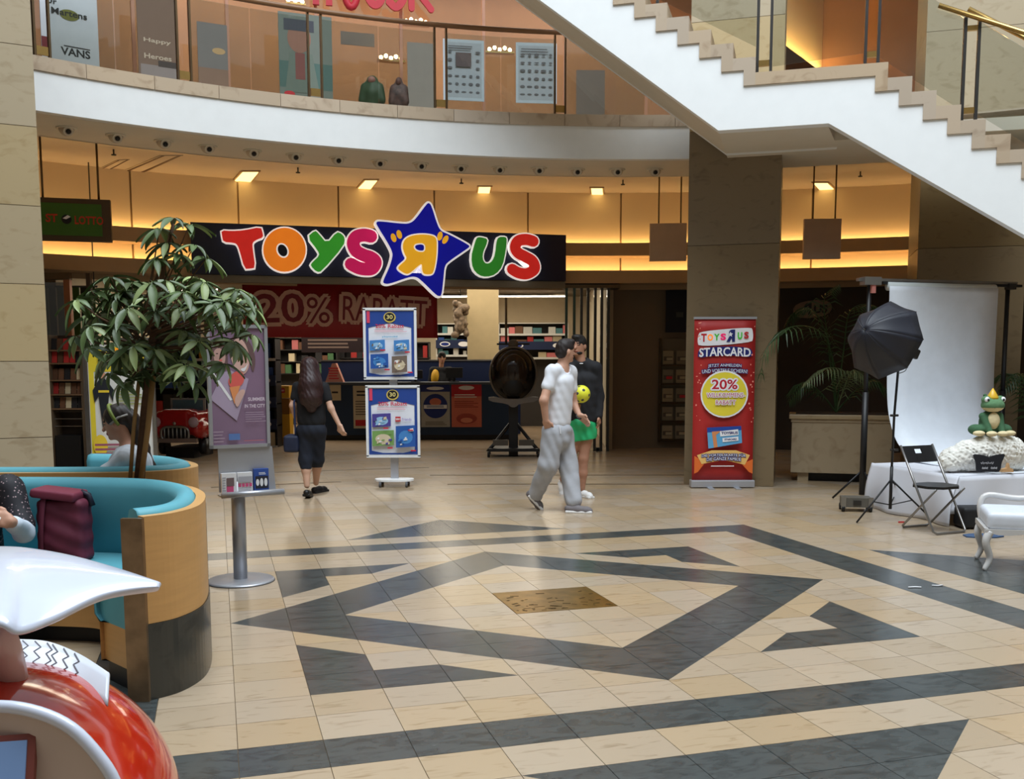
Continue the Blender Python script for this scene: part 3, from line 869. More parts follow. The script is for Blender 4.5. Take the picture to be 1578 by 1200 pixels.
ar.ellipse(w * .5, h * .50, w * .17, h * .05, C('ink_olive', 120, 120, 40)); ar.text('Martens', w * .5, h * .515, w * .62, h * .06, M_K, .02); ar.text('Dr', w * .2, h * .60, w * .18, h * .05, M_K, .02)
ar.rect(w * -.0, h * .16, w * .13, h * .26, C('ink_maroon', 120, 40, 44)).build('print', t)
t, w, h = sheet('window_poster', 'grey green poster of a figure in a cap on the upper shop window', 'poster', (430, 22, 512, 157), 13.6, C('poster_teal', 112, 120, 110))
ar = Art(); ar.rect(0, h * .15, w, h * .45, C('ink_teal', 74, 104, 96)); ar.ellipse(w * .38, h * .72, w * .22, h * .17, C('ink_tan', 150, 104, 84)); ar.rect(w * .1, h * .8, w * .66, h * .93, C('ink_slate', 60, 62, 72))
ar.poly([(w * .1, h * .1), (w * .75, h * .1), (w * .62, h * .55), (w * .2, h * .55)], C('ink_sage', 104, 116, 104)); ar.rect(w * .3, h * .25, w * .48, h * .55, C('ink_brick', 128, 70, 62)); ar.ellipse(w * .18, h * .08, w * .1, h * .03, M_R).build('print', t)
t, w, h = sheet('window_poster', 'brown poster with white words on the upper shop window', 'poster', (212, -10, 272, 122), 13.6, C('poster_brown', 126, 98, 80))
ar = Art(); ar.text('Happy', w * .5, h * .44, w * .7, h * .06, C('ink_cream', 206, 186, 164)); ar.text('Heroes', w * .5, h * .26, w * .7, h * .06, C('ink_cream', 206, 186, 164)); ar.rect(w * .05, 0, w, h * .16, C('ink_grey', 150, 136, 132)); ar.rect(w * .5, h * .15, w, h * .22, C('ink_umber', 66, 52, 46)).build('print', t)
t, w, h = sheet('window_poster', 'slate grey poster with a small yellow cap left of the window handle rail', 'poster', (305, 36, 351, 135), 13.6, C('poster_slate', 122, 116, 112))
ar = Art(); ar.ellipse(w * .7, h * .58, w * .22, h * .05, C('ink_sand', 196, 160, 110)); ar.rect(w * .0, h * .0, w, h * .3, C('ink_clay', 140, 108, 88)).build('print', t)
for q, l, s in (((683, 61, 746, 155), 'with a dark picture block', 0), ((795, 66, 858, 159), 'with rows of small shoes', 1)):
    t, w, h = sheet('window_poster', 'pale grey printed sheet %s on the upper shop window' % l, 'poster', q, 13.6, C('poster_pale', 176, 188, 196))
    ar = Art(); ar.rect(w * .06, h * .05, w * .94, h * .95, C('ink_fog', 158, 166, 172))
    for r in range(6):
        for c_ in range(5):
            if s == 0 and r > 2 and 0 < c_ < 4: continue
            x = w * (.16 + .17 * c_); z = h * (.14 + .13 * r)
            ar.ellipse(x, z, w * random.uniform(.04, .07), h * random.uniform(.012, .025), C('ink_shade', 84, 84, 88), 10)
    if s == 0: ar.rect(w * .3, h * .55, w * .68, h * .78, C('ink_plum', 78, 62, 62))
    ar.lines(w * .12, h * .82, w * .8, h * .9, 2, C('ink_shade', 84, 84, 88)).build('print', t)
t, w, h = sheet('grey_display_panel', 'tall plain grey display panel beside the mannequins upstairs', 'panel', (628, 66, 668, 166), 13.7, C('panel_grey', 142, 134, 124))
t, w, h = sheet('grey_display_panel', 'pair of dark grey shelves seen under the upper stair flight', 'panel', (888, 108, 932, 178), 13.7, C('panel_dgrey', 108, 96, 86))
t, w, h = sheet('wall_picture', 'wide blue grey picture hanging in the upper shop', 'picture', (525, 50, 577, 70), 15.8, C('picture_grey', 110, 106, 108))
# red letters of the upper shop sign (only their feet are in the picture)
P = Plane(CYL(580, 5, 14.0) * 1.0, math.radians(12)); P.o.z = 0
sg = thing('letter_sign', 'row of big red sign letters over the upper shop front', 'sign', P.o, P.yaw)
M_RED3 = C('sign_red', 206, 52, 66)
def let(poly): MB().prism(poly, -0.05, 0.0, M_RED3).build('letter', sg)
pz = lambda x, y: P.px(x, y)
z0 = pz(580, 15)[1]; H = 0.9
def blk(x0, x1): return pz(x0, 10)[0], pz(x1, 10)[0]
a, b = blk(482, 512); let([(a, z0), (a + .1, z0), (a + .1, z0 + H), (a, z0 + H)]); let([(b - .1, z0), (b, z0), (b, z0 + H), (b - .1, z0 + H)]); let([(a, z0 + H - .1), (b, z0 + H - .1), (b, z0 + H), (a, z0 + H)])
a, b = blk(526, 556); c = (a + b) / 2
MB().tube([(c + (b - a) / 2 * .8 * math.cos(q), -.03, z0 + H / 2 + H / 2 * math.sin(q)) for q in [2 * PI * i / 24 for i in range(24)]], .06, M_RED3, 8, close=True).build('letter', sg)
a, b = blk(566, 590); let(stroke([(a, z0 + H), (a, z0 + .25), ((a + b) / 2, z0 + .06), (b, z0 + .25), (b, z0 + H)], .12))
a, b = blk(600, 622); let(stroke([(b, z0 + H * .9), ((a + b) / 2, z0 + H), (a, z0 + H * .75), ((a + b) / 2, z0 + H * .5), (b, z0 + H * .25), ((a + b) / 2, z0 + .05), (a, z0 + .12)], .12))
a, b = blk(634, 664); let(stroke([(a, z0 + .05), (a, z0 + H), (b, z0 + H * .8), (a + .05, z0 + H * .5), (b, z0 + .05)], .1))
# mannequins in jackets
def mannequin(x0, x1, yt, yb, m, m2, label):
    a = CYL((x0 + x1) / 2, yb, 12.6); w = (CYL(x1, yb, 12.6) - CYL(x0, yb, 12.6)).length; h = CYL((x0 + x1) / 2, yt, 12.6).z - a.z
    base = Vector((a.x, a.y, ZU)); dz = a.z - ZU
    t = thing('mannequin', label, 'mannequin', base, 0, 'mannequins in the upper shop')
    s = SDF().chain([(0, 0, dz - .1), (0, 0, dz + h * .35), (0, 0, dz + h * .62)], [w * .30, w * .34, w * .26], .05).cap((-w * .3, 0, dz + h * .58), (-w * .42, -.03, dz + h * .1), .07, .06, .04).cap((w * .3, 0, dz + h * .58), (w * .42, -.03, dz + h * .1), .07, .06, .04).ell((0, .02, dz + h * .83), (w * .24, w * .22, h * .18), .05)
    s.build('jacket', t, vox=.025, mats=[m])
    MB().ball((0, -.05, dz + h * .8), (w * .17, w * .16, h * .13), m2).build('face', t)
    MB().tube([(0, 0, 0), (0, 0, dz)], .04, M_STEEL).build('pole', t); MB().lathe([(.18, 0), (.18, .015), (.05, .03)], M_STEEL).build('base', t)
mannequin(556, 592, 116, 160, C('jacket_green', 40, 66, 36), C('face_rose', 150, 104, 92), 'mannequin in a dark green hooded jacket behind the balcony glass')
mannequin(603, 627, 118, 163, C('jacket_brown', 84, 60, 54, var=.5, scale=14), C('face_dark', 92, 60, 52), 'mannequin in a patterned brown hooded jacket next to the green one')
# cove with a warm strip on the upper level, seen between the two pillars
ca, cb2 = G(1222, 42, 7.0), G(1302, 106, 7.0); d = cb2 - ca
u = sroot('trim_5', 'lit cove on the upper level between the pillars', ca, math.atan2(d.y, d.x))
L_ = d.length
MB().box((L_ / 2, 0.40, -0.54), (L_ * 1.3, 0.05, 1.0), C('cove_face', 62, 42, 28)).build('cove_face', u)
MB().box((L_ / 2, 0.50, -0.06), (L_ * 1.3, 0.16, 0.04), M_LEDGE).build('cove_shelf', u)
MB().box((L_ / 2, 0.47, -0.03), (L_ * 1.25, 0.05, 0.02), mat('bright_cove_strip', rgb(255, 206, 120), emit=70.0, var=0.0)).build('cove_strip', u)
MB().box((L_ / 2, 0.6, 0.8), (L_ * 1.3, 0.05, 2.0), M_COVE).build('cove_wall', u)
# ================================================================== BIG SHOP SIGN
SP = Plane((-5.0, 15.72, 0), math.atan2(1.6, 6.0))
sz0 = 3.0
sg = thing('shop_sign', 'long dark navy fascia sign with big coloured toy shop letters and a blue star', 'sign', (SP.o.x, SP.o.y, sz0), SP.yaw)
def sp(x, y, dy=0.0):                         # pixel -> sign-local (s, z); dy: how far the surface stands out towards us
    q = Plane(SP.o - SP.n * dy, SP.yaw).px(x, y); return (q[0], q[1] - sz0)
bl, tl, tr, br = sp(296, 424), sp(294, 342), sp(870, 362), sp(872, 432)
MB().prism([(bl[0], -0.01), (br[0], -0.01), (br[0], tr[1]), (bl[0], tl[1])], 0.0, 0.18, C('sign_navy', 30, 34, 58, rough=0.35)).build('board', sg)
SLW = C('sign_edge_white', 244, 240, 236, rough=0.4, emit=.5)
def cl(pts): return [sp(300 + x * .190114, 320 + y * .190114, .1) for x, y in pts]     # sign crop coordinates
def cs(pts): return [sp(560 + x * .202788, 300 + y * .202788, .14) for x, y in pts]
def letter(poly, m, grow=0.022, y0=0.1, hole=None, nm='letter', side=None):
    o = MB().prism(poly, -y0 - 0.012, -y0 + 0.02, m).build(nm, sg)
    out = MB().prism(offset(poly, grow), -y0, -0.02, SLW).build('outline', o)
    if hole:
        MB().prism(offset(hole, -0.0), -y0 - 0.016, -y0 - 0.004, SLW).build('hole_edge', o)
        MB().prism(offset(hole, -grow), -y0 - 0.020, -y0 - 0.004, side or C('sign_navy', 22, 24, 40)).build('hole', o)
    return o
LR, LO, LG, LM = C('letter_red', 206, 40, 34, rough=.4, emit=.45), C('letter_orange', 244, 132, 34, rough=.4, emit=.45), C('letter_green', 52, 150, 44, rough=.4, emit=.45), C('letter_magenta', 200, 26, 92, rough=.4, emit=.45)
letter(smoothpoly(cl([(216, 184), (300, 190), (400, 184), (536, 156), (550, 200), (556, 240), (500, 260), (468, 285), (470, 330), (492, 486), (450, 494), (404, 496), (362, 340), (345, 300), (320, 284), (232, 278), (222, 230)]), 1), LR)
letter(cl(ell(728, 341, 172, 178, 36)), LO, hole=cl(ell(712, 347, 48, 62, 24, rot=-.45)))
letter(smoothpoly(cl([(912, 238), (975, 184), (1000, 205), (1072, 292), (1150, 196), (1190, 210), (1218, 245), (1208, 310), (1030, 516), (990, 522), (938, 470), (950, 445), (1012, 388), (1000, 350)]), 1), LG)
letter(stroke(cl([(1428, 232), (1372, 222), (1310, 238), (1285, 290), (1310, 350), (1370, 385), (1430, 405), (1465, 440), (1440, 490), (1390, 498), (1330, 488), (1268, 458)]), 0.205), LM)
US = cs([(876, 320), (905, 322), (948, 334), (938, 380), (914, 430), (908, 480), (925, 518), (955, 522), (985, 500), (1005, 450), (1015, 350), (1032, 318), (1085, 318), (1094, 340), (1086, 420), (1062, 540), (1010, 604), (940, 624), (880, 610), (834, 560), (822, 470), (845, 380), (862, 330)])
letter(smoothpoly(US, 1), C('letter_green2', 44, 128, 40, rough=.4, emit=.45))
letter(stroke(cs([(1296, 352), (1240, 338), (1180, 350), (1158, 398), (1180, 440), (1235, 470), (1290, 505), (1305, 560), (1250, 598), (1185, 592), (1135, 565)]), 0.185), LR)
# star with the mirrored R in front of the sign
star = smoothpoly(cs([(488, 66), (510, 90), (555, 240), (585, 285), (640, 305), (790, 385), (798, 400), (780, 415), (640, 510), (608, 545), (600, 640), (586, 765), (570, 774), (545, 765), (420, 640), (385, 625), (340, 628), (190, 682), (150, 678), (142, 660), (190, 560), (215, 480), (215, 440), (180, 370), (95, 235), (92, 215), (110, 206), (300, 228), (350, 222), (390, 190), (470, 80)]), 2)
so = MB().prism(star, -0.24, -0.17, C('star_blue', 8, 16, 150, rough=.4, emit=.45)).build('star', sg)
MB().prism(offset(star, 0.03), -0.225, -0.12, SLW).build('outline', so)
R_ = smoothpoly(cs([(345, 320), (430, 308), (520, 318), (545, 345), (545, 420), (540, 500), (520, 600), (495, 612), (448, 610), (434, 580), (434, 535), (420, 535), (345, 602), (312, 610), (252, 572), (258, 548), (325, 494), (300, 455), (286, 400), (300, 350)]), 2)
ro = MB().prism(R_, -0.29, -0.24, C('r_yellow', 246, 182, 40, rough=.4, emit=.45)).build('letter', sg)
MB().prism(offset(R_, 0.022), -0.28, -0.24, SLW).build('outline', ro)
hl = smoothpoly(cs([(388, 388), (445, 384), (450, 420), (440, 434), (400, 430), (378, 408)]), 2)
MB().prism(offset(hl, 0.02), -0.294, -0.286, SLW).build('hole_edge', ro); MB().prism(hl, -0.298, -0.286, C('star_blue', 8, 16, 150)).build('hole', ro)
for cx, cy, rot in ((222, 333, .35), (265, 308, .3), (572, 320, -.2), (613, 347, -.5)):
    MB().prism(cs(ell(cx, cy, 19, 34, 18, rot=-rot)), -0.26, -0.235, C('r_yellow', 246, 182, 40)).build('quote_mark', so)
o = MB().box(((bl[0] + br[0]) / 2, 0.1, -0.07), (br[0] - bl[0], 0.14, 0.11), C('header_grey', 112, 104, 88)).build('lower_rail', sg)

# ---- red discount banner hanging behind the sign
BP = Plane((SP.o.x, SP.o.y + 1.0, 0), SP.yaw)
a, b = BP.px(374, 474)[0], BP.px(674, 474)[0]; zt, zb = BP.px(500, 431)[1], BP.px(500, 520)[1]
bn = thing('discount_banner', 'dark red discount banner hanging inside the shop entrance', 'banner', BP.o + BP.d * a + Vector((0, 0, zb)), BP.yaw)
w, h = b - a, zt - zb
MB().grid(lambda u, v: (u * w, 0.015 * math.sin(u * 14), v * h), 40, 3, C('banner_red', 146, 24, 30, rough=.5)).build('cloth', bn, solid=.006)
ar = Art(.004); cr_ = C('banner_cream', 206, 160, 140); dr = C('banner_letter', 120, 18, 28)
ar.mb.v = []
ar.k = 6
ar.outlined('20', w * .185, h * .5, w * .24, h * .50, dr, cr_, .01, .045, .03); ar.outlined('%', w * .375, h * .47, w * .115, h * .45, dr, cr_, .0, .045, 0)
ar.outlined('RABATT', w * .72, h * .48, w * .44, h * .42, dr, cr_, .0, .055, -.05)
ar.build('lettering', bn)
for x in (.1, w - .1): MB().tube([(x, 0, h), (x, 0, h + .35)], .006, M_STEEL, 6).build('cord', bn)

# ---- shop interior -------------------------------------------------
M_TUBE = mat('shop_tube_light', rgb(255, 240, 214), emit=7.0, var=0.0)
ZSC = 3.41
for k, (x0, y0, x1, y1, l) in enumerate([(671, 466, 719, 466, 'left of the cream column'), (671, 475, 686, 472, 'short one left of the column'), (769, 468, 846, 468, 'right of the cream column'), (790, 491, 850, 482, 'slanting away on the right'), (769, 495, 872, 499, 'lowest on the right'), (262, 446, 332, 446, 'behind the tree crown'), (300, 456, 352, 457, 'second behind the tree crown'), (420, 447, 470, 447, 'behind the red banner')]):
    a, b = G(x0, y0, ZSC), G(x1, y1, ZSC)
    if a.y > 28: a *= 27.5 / a.y; 
    if b.y > 28: b *= 27.5 / b.y
    a.z = b.z = ZSC; c = (a + b) / 2; d = b - a
    t = thing('tube_lamp', 'white tube lamp on the toy shop ceiling, ' + l, 'lamp', c, math.atan2(d.y, d.x), 'tube lamps in the toy shop')
    L2 = max(d.length, 1.2)
    MB().box((0, 0, 0.03), (L2, .12, .04), M_WHITE).build('housing', t)
    MB().tube([(-L2 / 2, 0, 0), (L2 / 2, 0, 0)], .03, M_TUBE, 8).build('tube', t)
sl = bpy.data.lights.new('shop_interior_light', 'AREA'); sl.shape = 'RECTANGLE'; sl.size, sl.size_y = 9, 7; sl.energy = 420; sl.color = (1.0, 0.90, 0.74)
slo = bpy.data.objects.new('shop_interior_light', sl); COL.objects.link(slo); slo.location = (-3.3, 23.5, 3.4)
# cream column
cc = PY(744, 500, 22.5)
o = MB().box((0, 0, 1.72), (PY(768, 500, 22.5).x - PY(720, 500, 22.5).x, 0.6, 3.44), C('column_cream', 206, 184, 140)).build('wall_shop_column', loc=(cc.x, 22.8, 0)); struct(o, 'cream column inside the toy shop')
# counter
M_NAVY = C('counter_navy', 30, 56, 92, rough=.5); M_NAVY2 = C('navy_panel', 24, 38, 74, rough=.5)
c0, c1 = PY(488, 640, 20.6), PY(792, 640, 20.6); zc_ = PY(700, 589, 20.6).z
ct = thing('checkout_counter', 'long navy blue checkout counter inside the toy shop', 'counter', (c0.x, 20.6, 0))
w = c1.x - c0.x
MB().box((w / 2, .35, zc_ / 2 + .05), (w, .7, zc_ - .1), M_NAVY).build('body', ct)
MB().box((w / 2, .32, zc_ - .02), (w + .06, .8, .05), C('counter_top', 70, 74, 80, rough=.4)).build('worktop', ct)
MB().box((w / 2, .3, .05), (w - .02, .6, .1), M_BLACK).build('plinth', ct)
zt2 = PY(700, 555, 22.0).z
bcn = thing('back_counter', 'navy back counter with a steel rail behind the cashier', 'counter', (c0.x, 22.0, 0))
MB().box((w / 2, .15, zt2 / 2), (w + .3, .3, zt2 - .03), M_NAVY2).build('body', bcn); MB().box((w / 2, .15, zt2), (w + .34, .34, .03), M_STEEL).build('rail', bcn)
def counter_poster(q, label, draw, base):
    x0, y0, x1, y1 = q; a = PY(x0, y1, 20.58); b = PY(x1, y0, 20.58)
    t = thing('counter_poster', label, 'poster', (a.x, 20.585, a.z)); w, h = b.x - a.x, b.z - a.z
    MB().box((w / 2, 0.004, h / 2), (w, .008, h), base).build('sheet', t); ar = Art(); draw(ar, w, h); ar.build('print', t)
M_CREAM = C('paper_cream', 214, 204, 176); M_PALEG = C('paper_grey', 176, 176, 170)
def d1_(a, w, h): a.lines(w * .2, h * .74, w * .9, h * .9, 2, M_K); a.lines(w * .12, h * .3, w * .9, h * .66, 6, C('ink_mid', 120, 112, 98)); a.rect(w * .1, h * .06, w * .9, h * .2, M_R)
def d2_(a, w, h): a.rect(0, h * .84, w, h, M_B); a.ellipse(w * .5, h * .92, w * .3, h * .04, M_W); a.ellipse(w * .5, h * .5, w * .42, h * .29, M_B); a.ellipse(w * .5, h * .6, w * .2, h * .09, C('ink_salmon', 206, 120, 96)); a.rect(w * .1, h * .44, w * .9, h * .53, M_W); a.lines(w * .2, h * .46, w * .8, h * .52, 2, M_B); a.lines(w * .15, h * .04, w * .9, h * .14, 3, C('ink_mid', 120, 112, 98))
def d3_(a, w, h): a.rect(0, h * .72, w, h, M_R); a.ellipse(w * .5, h * .92, w * .26, h * .05, M_W); a.lines(w * .1, h * .68, w * .98, h * .78, 2, M_W); a.lines(w * .1, h * .45, w * .9, h * .62, 4, C('ink_rust', 172, 70, 56)); a.ellipse(w * .5, h * .2, w * .34, h * .12, C('ink_rust', 172, 70, 56)); a.ellipse(w * .5, h * .16, w * .2, h * .06, C('ink_peach', 226, 140, 110))
counter_poster((545, 594, 572, 660), 'cream notice with a red footer on the counter front behind the double poster stand', d1_, M_CREAM)
counter_poster((649, 593, 693, 658), 'grey poster with a dark blue round emblem on the counter front', d2_, M_PALEG)
counter_poster((696, 592, 742, 658), 'salmon red poster on the right end of the counter front', d3_, C('paper_salmon', 214, 116, 92))
counter_poster((508, 593, 525, 617), 'small cream notice on the counter front right of the walking woman', lambda a, w, h: a.lines(w * .2, h * .4, w * .9, h * .65, 1, M_K), M_CREAM)
# things on the counter
def on_counter(name, label, cat, x, yt, dx, m, kind):
    zt_ = PY(x, yt, 20.9).z; p = Vector((PY(x, 580, 20.9).x, 20.92, zc_ + .006)); h = zt_ - zc_; wd = dx * 20.9 / F_PX
    t = thing(name, label, cat, p)
    if kind == 'monitor':
        MB().box((0, 0, h * .62), (wd, .04, h * .7), M_BLACK).build('screen', t, bevel=.006); MB().box((0, .02, h * .15), (.05, .04, h * .3), M_BLACK).build('stand', t); MB().box((0, .02, .008), (wd * .6, .16, .016), M_BLACK).build('foot', t)
    elif kind == 'cone':
        MB().prism([(-wd / 2, 0), (wd / 2, 0), (wd * .1, h), (-wd * .1, h)], -.1, .1, m).build('hat_body', t); Art().lines(-wd * .3, .05, wd * .3, h * .8, 5, M_R).build('print', t, loc=(0, -.1, 0))
    else:
        MB().lathe([(wd * .3, 0), (wd * .5, h * .2), (wd * .45, h * .7), (wd * .2, h)], m, 12).build('pot', t); MB().ball((0, 0, h), (wd * .5, wd * .4, h * .25), m).build('top', t)
on_counter('cash_register', 'dark register screen on the counter beside the cashier', 'register', 700, 566, 26, M_BLACK, 'monitor')
on_counter('cash_register', 'dark register screen on the counter left of the cream column', 'register', 640, 570, 22, M_BLACK, 'monitor')
on_counter('party_pyramid', 'pink pyramid shaped display on the counter behind the walking woman', 'display', 516, 560, 28, C('pyramid_pink', 192, 128, 108), 'cone')
# yellow block display
t = thing('yellow_display_tower', 'yellow display tower with red squares left of the walking woman', 'display', (PY(439, 680, 19.6).x, 19.6, 0))
w_ = (450 - 428) * 19.6 / F_PX; hz = PY(439, 594, 19.6).z
for i, (z0, z1, m) in enumerate([(0, .52, C('tower_yellow', 214, 160, 34)), (.53, .78, C('tower_ochre', 150, 100, 30)), (.79, 1.0, C('tower_yellow', 214, 160, 34))]):
    MB().box((0, 0, hz * (z0 + z1) / 2), (w_, .3, hz * (z1 - z0)), m).build('block', t)
Art().rect(-.06, hz * .88, .06, hz * .96, M_R).text('LEGO', 0, hz * .92, .09, .03, M_W, .03).build('print', t, loc=(0, -.151, 0))
# shelves with boxed toys
PAL = {n: C('box_' + n, *c, rnd=.25) for n, c in dict(red=(176, 44, 40), blue=(40, 74, 140), pink=(206, 116, 116), cream=(200, 184, 150), green=(66, 104, 66), yellow=(206, 160, 60), brown=(104, 70, 48), teal=(70, 116, 120), white=(198, 196, 188), black=(36, 34, 36)).items()}
BOXM = {n: MB().box((0, 0, .5), (1, 1, 1), m).mesh('toy_box') for n, m in PAL.items()}
def shelf(x0, x1, yb, yt, Y, rows, label, where, pal, header=None, fr=M_DSTEEL, fill=.8, per=7, hide=0):
    a, b = PY(x0, yb, Y), PY(x1, yb, Y); zb = max(0, a.z); zt = PY((x0 + x1) / 2, yt, Y).z; w = b.x - a.x
    t = thing('display_shelf', label, 'shelf', (a.x, Y, 0), 0, 'shelves in the toy shop')
    MB().box((w / 2, .42, zt / 2), (w, .03, zt), C('shelf_back', 60, 56, 54)).build('back_panel', t)
    for x in (0.015, w - .015): MB().box((x, .21, zt / 2), (.03, .42, zt), fr).build('side', t)
    n = rows; h = (zt - zb) / n
    for i in range(n + 1):
        z = zb + i * h
        MB().box((w / 2, .21, z - .012), (w, .42, .024), fr).build('shelf_board', t)
        if header and i < n: MB().box((w / 2, -.006, z - .0), (w, .01, .05), C('price_strip', 206, 206, 200)).build('price_strip', t)
    if header is not None:
        for i in header:
            z = zb + i * h
            hb = MB().box((w / 2, -.02, z + .02), (w, .02, .2), M_NAVY2).build('header_panel', t)
            Art().ellipse(w * .28, 0, .13, .06, M_W).ellipse(w * .28, 0, .1, .04, M_B).ellipse(w * .85, 0, .13, .06, M_W).build('logo', hb, loc=(0, -.031, z + .02))['kind'] = 'stuff'
    RN = ['top row'] if n == 1 else ['bottom row', 'top row'] if n == 2 else ['bottom row', 'second row', 'third row', 'fourth row', 'fifth row'][:n - 1] + ['top row']
    ON = ['first', 'second', 'third', 'fourth', 'fifth', 'sixth', 'seventh', 'eighth', 'ninth', 'tenth', 'eleventh', 'twelfth'] + ['number %d' % q for q in range(13, 40)]
    for i in range(hide, n):
        x = .05; cnt = {}
        while x < w - .12:
            bw = min(random.uniform(.7, 1.3) * w / per, w - .05 - x); bh = h * random.uniform(.45, .88)
            if bw < .04: break
            if random.random() < fill:
                c = random.choice(pal)
                o = bpy.data.objects.new('toy_box', BOXM[c]); COL.objects.link(o)
                o.location = (a.x + x + bw / 2, Y + .17, zb + i * h + .0); o.scale = (bw * .94, .26, bh)
                cnt[c] = cnt.get(c, 0) + 1; tag(o, '%s %s toy box from the left, %s, %s' % (ON[cnt[c] - 1], c, RN[i], where), 'toy box', 'boxed toys on the ' + where)
            x += bw
    return t
random.seed(3)
shelf(672, 722, 548, 498, 24.5, 3, 'white shelf of boxed toys left of the cream column', 'shelf left of the cream column', ['blue', 'white', 'cream', 'teal'], header=[1], fr=C('shelf_white', 200, 196, 186), per=6)
shelf(768, 876, 552, 497, 24.5, 3, 'white shelf of pink boxed toys right of the cream column', 'shelf right of the cream column', ['pink', 'red', 'white', 'cream', 'teal', 'brown'], header=[1], fr=C('shelf_white', 200, 196, 186), per=8)
shelf(418, 520, 575, 520, 25.5, 3, 'dark shelf of small toys above the walking woman', 'shelf above the walking woman', ['black', 'brown', 'cream', 'red', 'green', 'pink'], per=12)
shelf(520, 662, 575, 527, 26.0, 2, 'long dark shelf of small toys behind the double poster stand', 'shelf behind double poster stand', ['black', 'brown', 'cream', 'pink', 'red'], per=16)
shelf(306, 428, 690, 520, 18.9, 5, 'tall navy shelf of toys behind the purple poster stand', 'navy shelf by purple poster', ['blue', 'blue', 'black', 'cream', 'yellow'], header=[1, 2, 3], per=8, fr=M_BLACK)
shelf(236, 304, 640, 470, 20.5, 4, 'dark shelf of toys behind the red ride-on car', 'shelf behind the red ride-on car', ['brown', 'black', 'blue', 'red'], per=5, fr=M_BLACK)
# dark hanging notice
a, b = PY(465, 536, 22.0), PY(562, 517, 22.0)
t = thing('hanging_notice', 'wide dark notice hanging below the red banner in the shop', 'sign', (a.x, 22.0, a.z - .1))
w, h = b.x - a.x, b.z - a.z + .1
MB().box((w / 2, 0, h / 2), (w, .03, h), C('notice_dark', 52, 38, 40)).build('board', t); Art().lines(w * .1, h * .2, w * .9, h * .85, 3, C('ink_pale', 150, 128, 116)).build('print', t, loc=(0, -.016, 0))
for x in (.1, w - .1): MB().tube([(x, 0, h), (x, 0, 3.5 - a.z + .1)], .006, M_STEEL, 6).build('cord', t)
# bundle of hanging bags by the column
p = PY(710, 485, 22.2); s = SDF()
for k in range(26): s.ell((random.uniform(-.13, .13), random.uniform(-.1, .1), -.45 + .7 * k / 25), (.07 + .03 * random.random(), .07, .08), .015)
t = thing('hanging_net', 'bundle of plush toys in a hanging net by the cream column', 'net', (p.x, 22.1, p.z))
s.build('plush_bundle', t, vox=.03, mats=[C('bundle', 120, 100, 78, var=.6, scale=18)]); MB().tube([(0, 0, .4), (0, 0, 3.48 - p.z)], .01, M_DSTEEL, 6).build('cord', t)

# ---- folding glass doors and the grey panel side
fd = thing('folding_door', 'folded stack of glass doors at the right side of the shop entrance', 'door', (PY(872, 690, 17.7).x, 17.7, 0))
zt_ = 2.96
for k, x in enumerate((872, 884, 895, 905, 916, 926, 936)):
    xl = PY(x, 690, 17.7).x - fd.location.x
    fr_ = MB(); m = M_DSTEEL if k > 1 else C('teal_edge', 56, 84, 80)
    fr_.box((xl, .0, zt_ / 2), (.045, .07, zt_ - .02), m)
    lf = fr_.build('leaf_frame', fd)
    MB().box((xl + .02, .28, zt_ / 2), (.012, .46, zt_ - .1), M_DGLASS).build('pane', lf)
MB().box((.45, .2, zt_ - .03), (1.0, .5, .06), M_BRONZE).build('top_track', fd)
for x in (.1, .6): MB().box((x, .2, .03), (.08, .1, .06), M_BLACK).build('roller', fd)
# leaflet rack on the grey wall
r0, r1 = PY(1016, 681, 17.9), PY(1064, 521, 17.9)
YR = w0.y + (w1.y - w0.y) * .6 - .22
r0, r1 = PY(1016, 681, YR), PY(1064, 521, YR)
lr = thing('leaflet_rack', 'wall rack of greeting cards left of the red roll-up banner', 'rack', (r0.x, YR, r0.z))
w, h = r1.x - r0.x, r1.z - r0.z
MB().box((w / 2, .1, h / 2), (w, .04, h), C('rack_board', 104, 94, 76)).build('board', lr)
for x in (0, w): MB().box((x, .06, h / 2), (.03, .1, h), M_BRONZE).build('side', lr)
for r in range(5):
    MB().box((w / 2, .02, h * (.02 + r * .18)), (w, .1, .02), M_BRONZE).build('ledge', lr)
    for c in range(2):
        x = w * (.27 + .46 * c); z = h * (.03 + r * .18)
        cd = MB().box((0, 0, .1), (w * .36, .012, h * .13), C('card_' + 'ab'[(r + c) % 2], *((150, 138, 112), (130, 120, 100))[(r + c) % 2])).build('card', loc=(lr.location.x + x, YR + .04, r0.z + z + h * .06 - .1 + .01))
        tag(cd, 'card in the %s row, %s column of the greeting card rack' % (('lowest', 'second lowest', 'middle', 'second highest', 'highest')[r], ('left', 'right')[c]), 'card', 'cards in the wall rack')
        Art().rect(-.08, .04, .08, .12, C('card_ink', 92, 84, 70)).rect(-.03, .05, .08, .1, M_R if (r, c) in ((3, 0), (2, 1)) else C('card_ink2', 170, 158, 130)).build('print', cd, loc=(0, -.006, 0))
# navy sign inside on the grey wall
a, b = PY(1026, 512, 18.3), PY(1066, 447, 18.3)
t = thing('navy_wall_sign', 'dark navy sign panel on the brown wall beside the pillar', 'sign', (a.x, 18.3, a.z)); w, h = b.x - a.x, b.z - a.z
MB().box((w / 2, .03, h / 2), (w, .06, h), C('navy_dark', 16, 18, 32)).build('panel', t); Art().rect(w * .4, h * .36, w * .68, h * .48, C('badge_grey', 70, 70, 66)).build('badge', t)

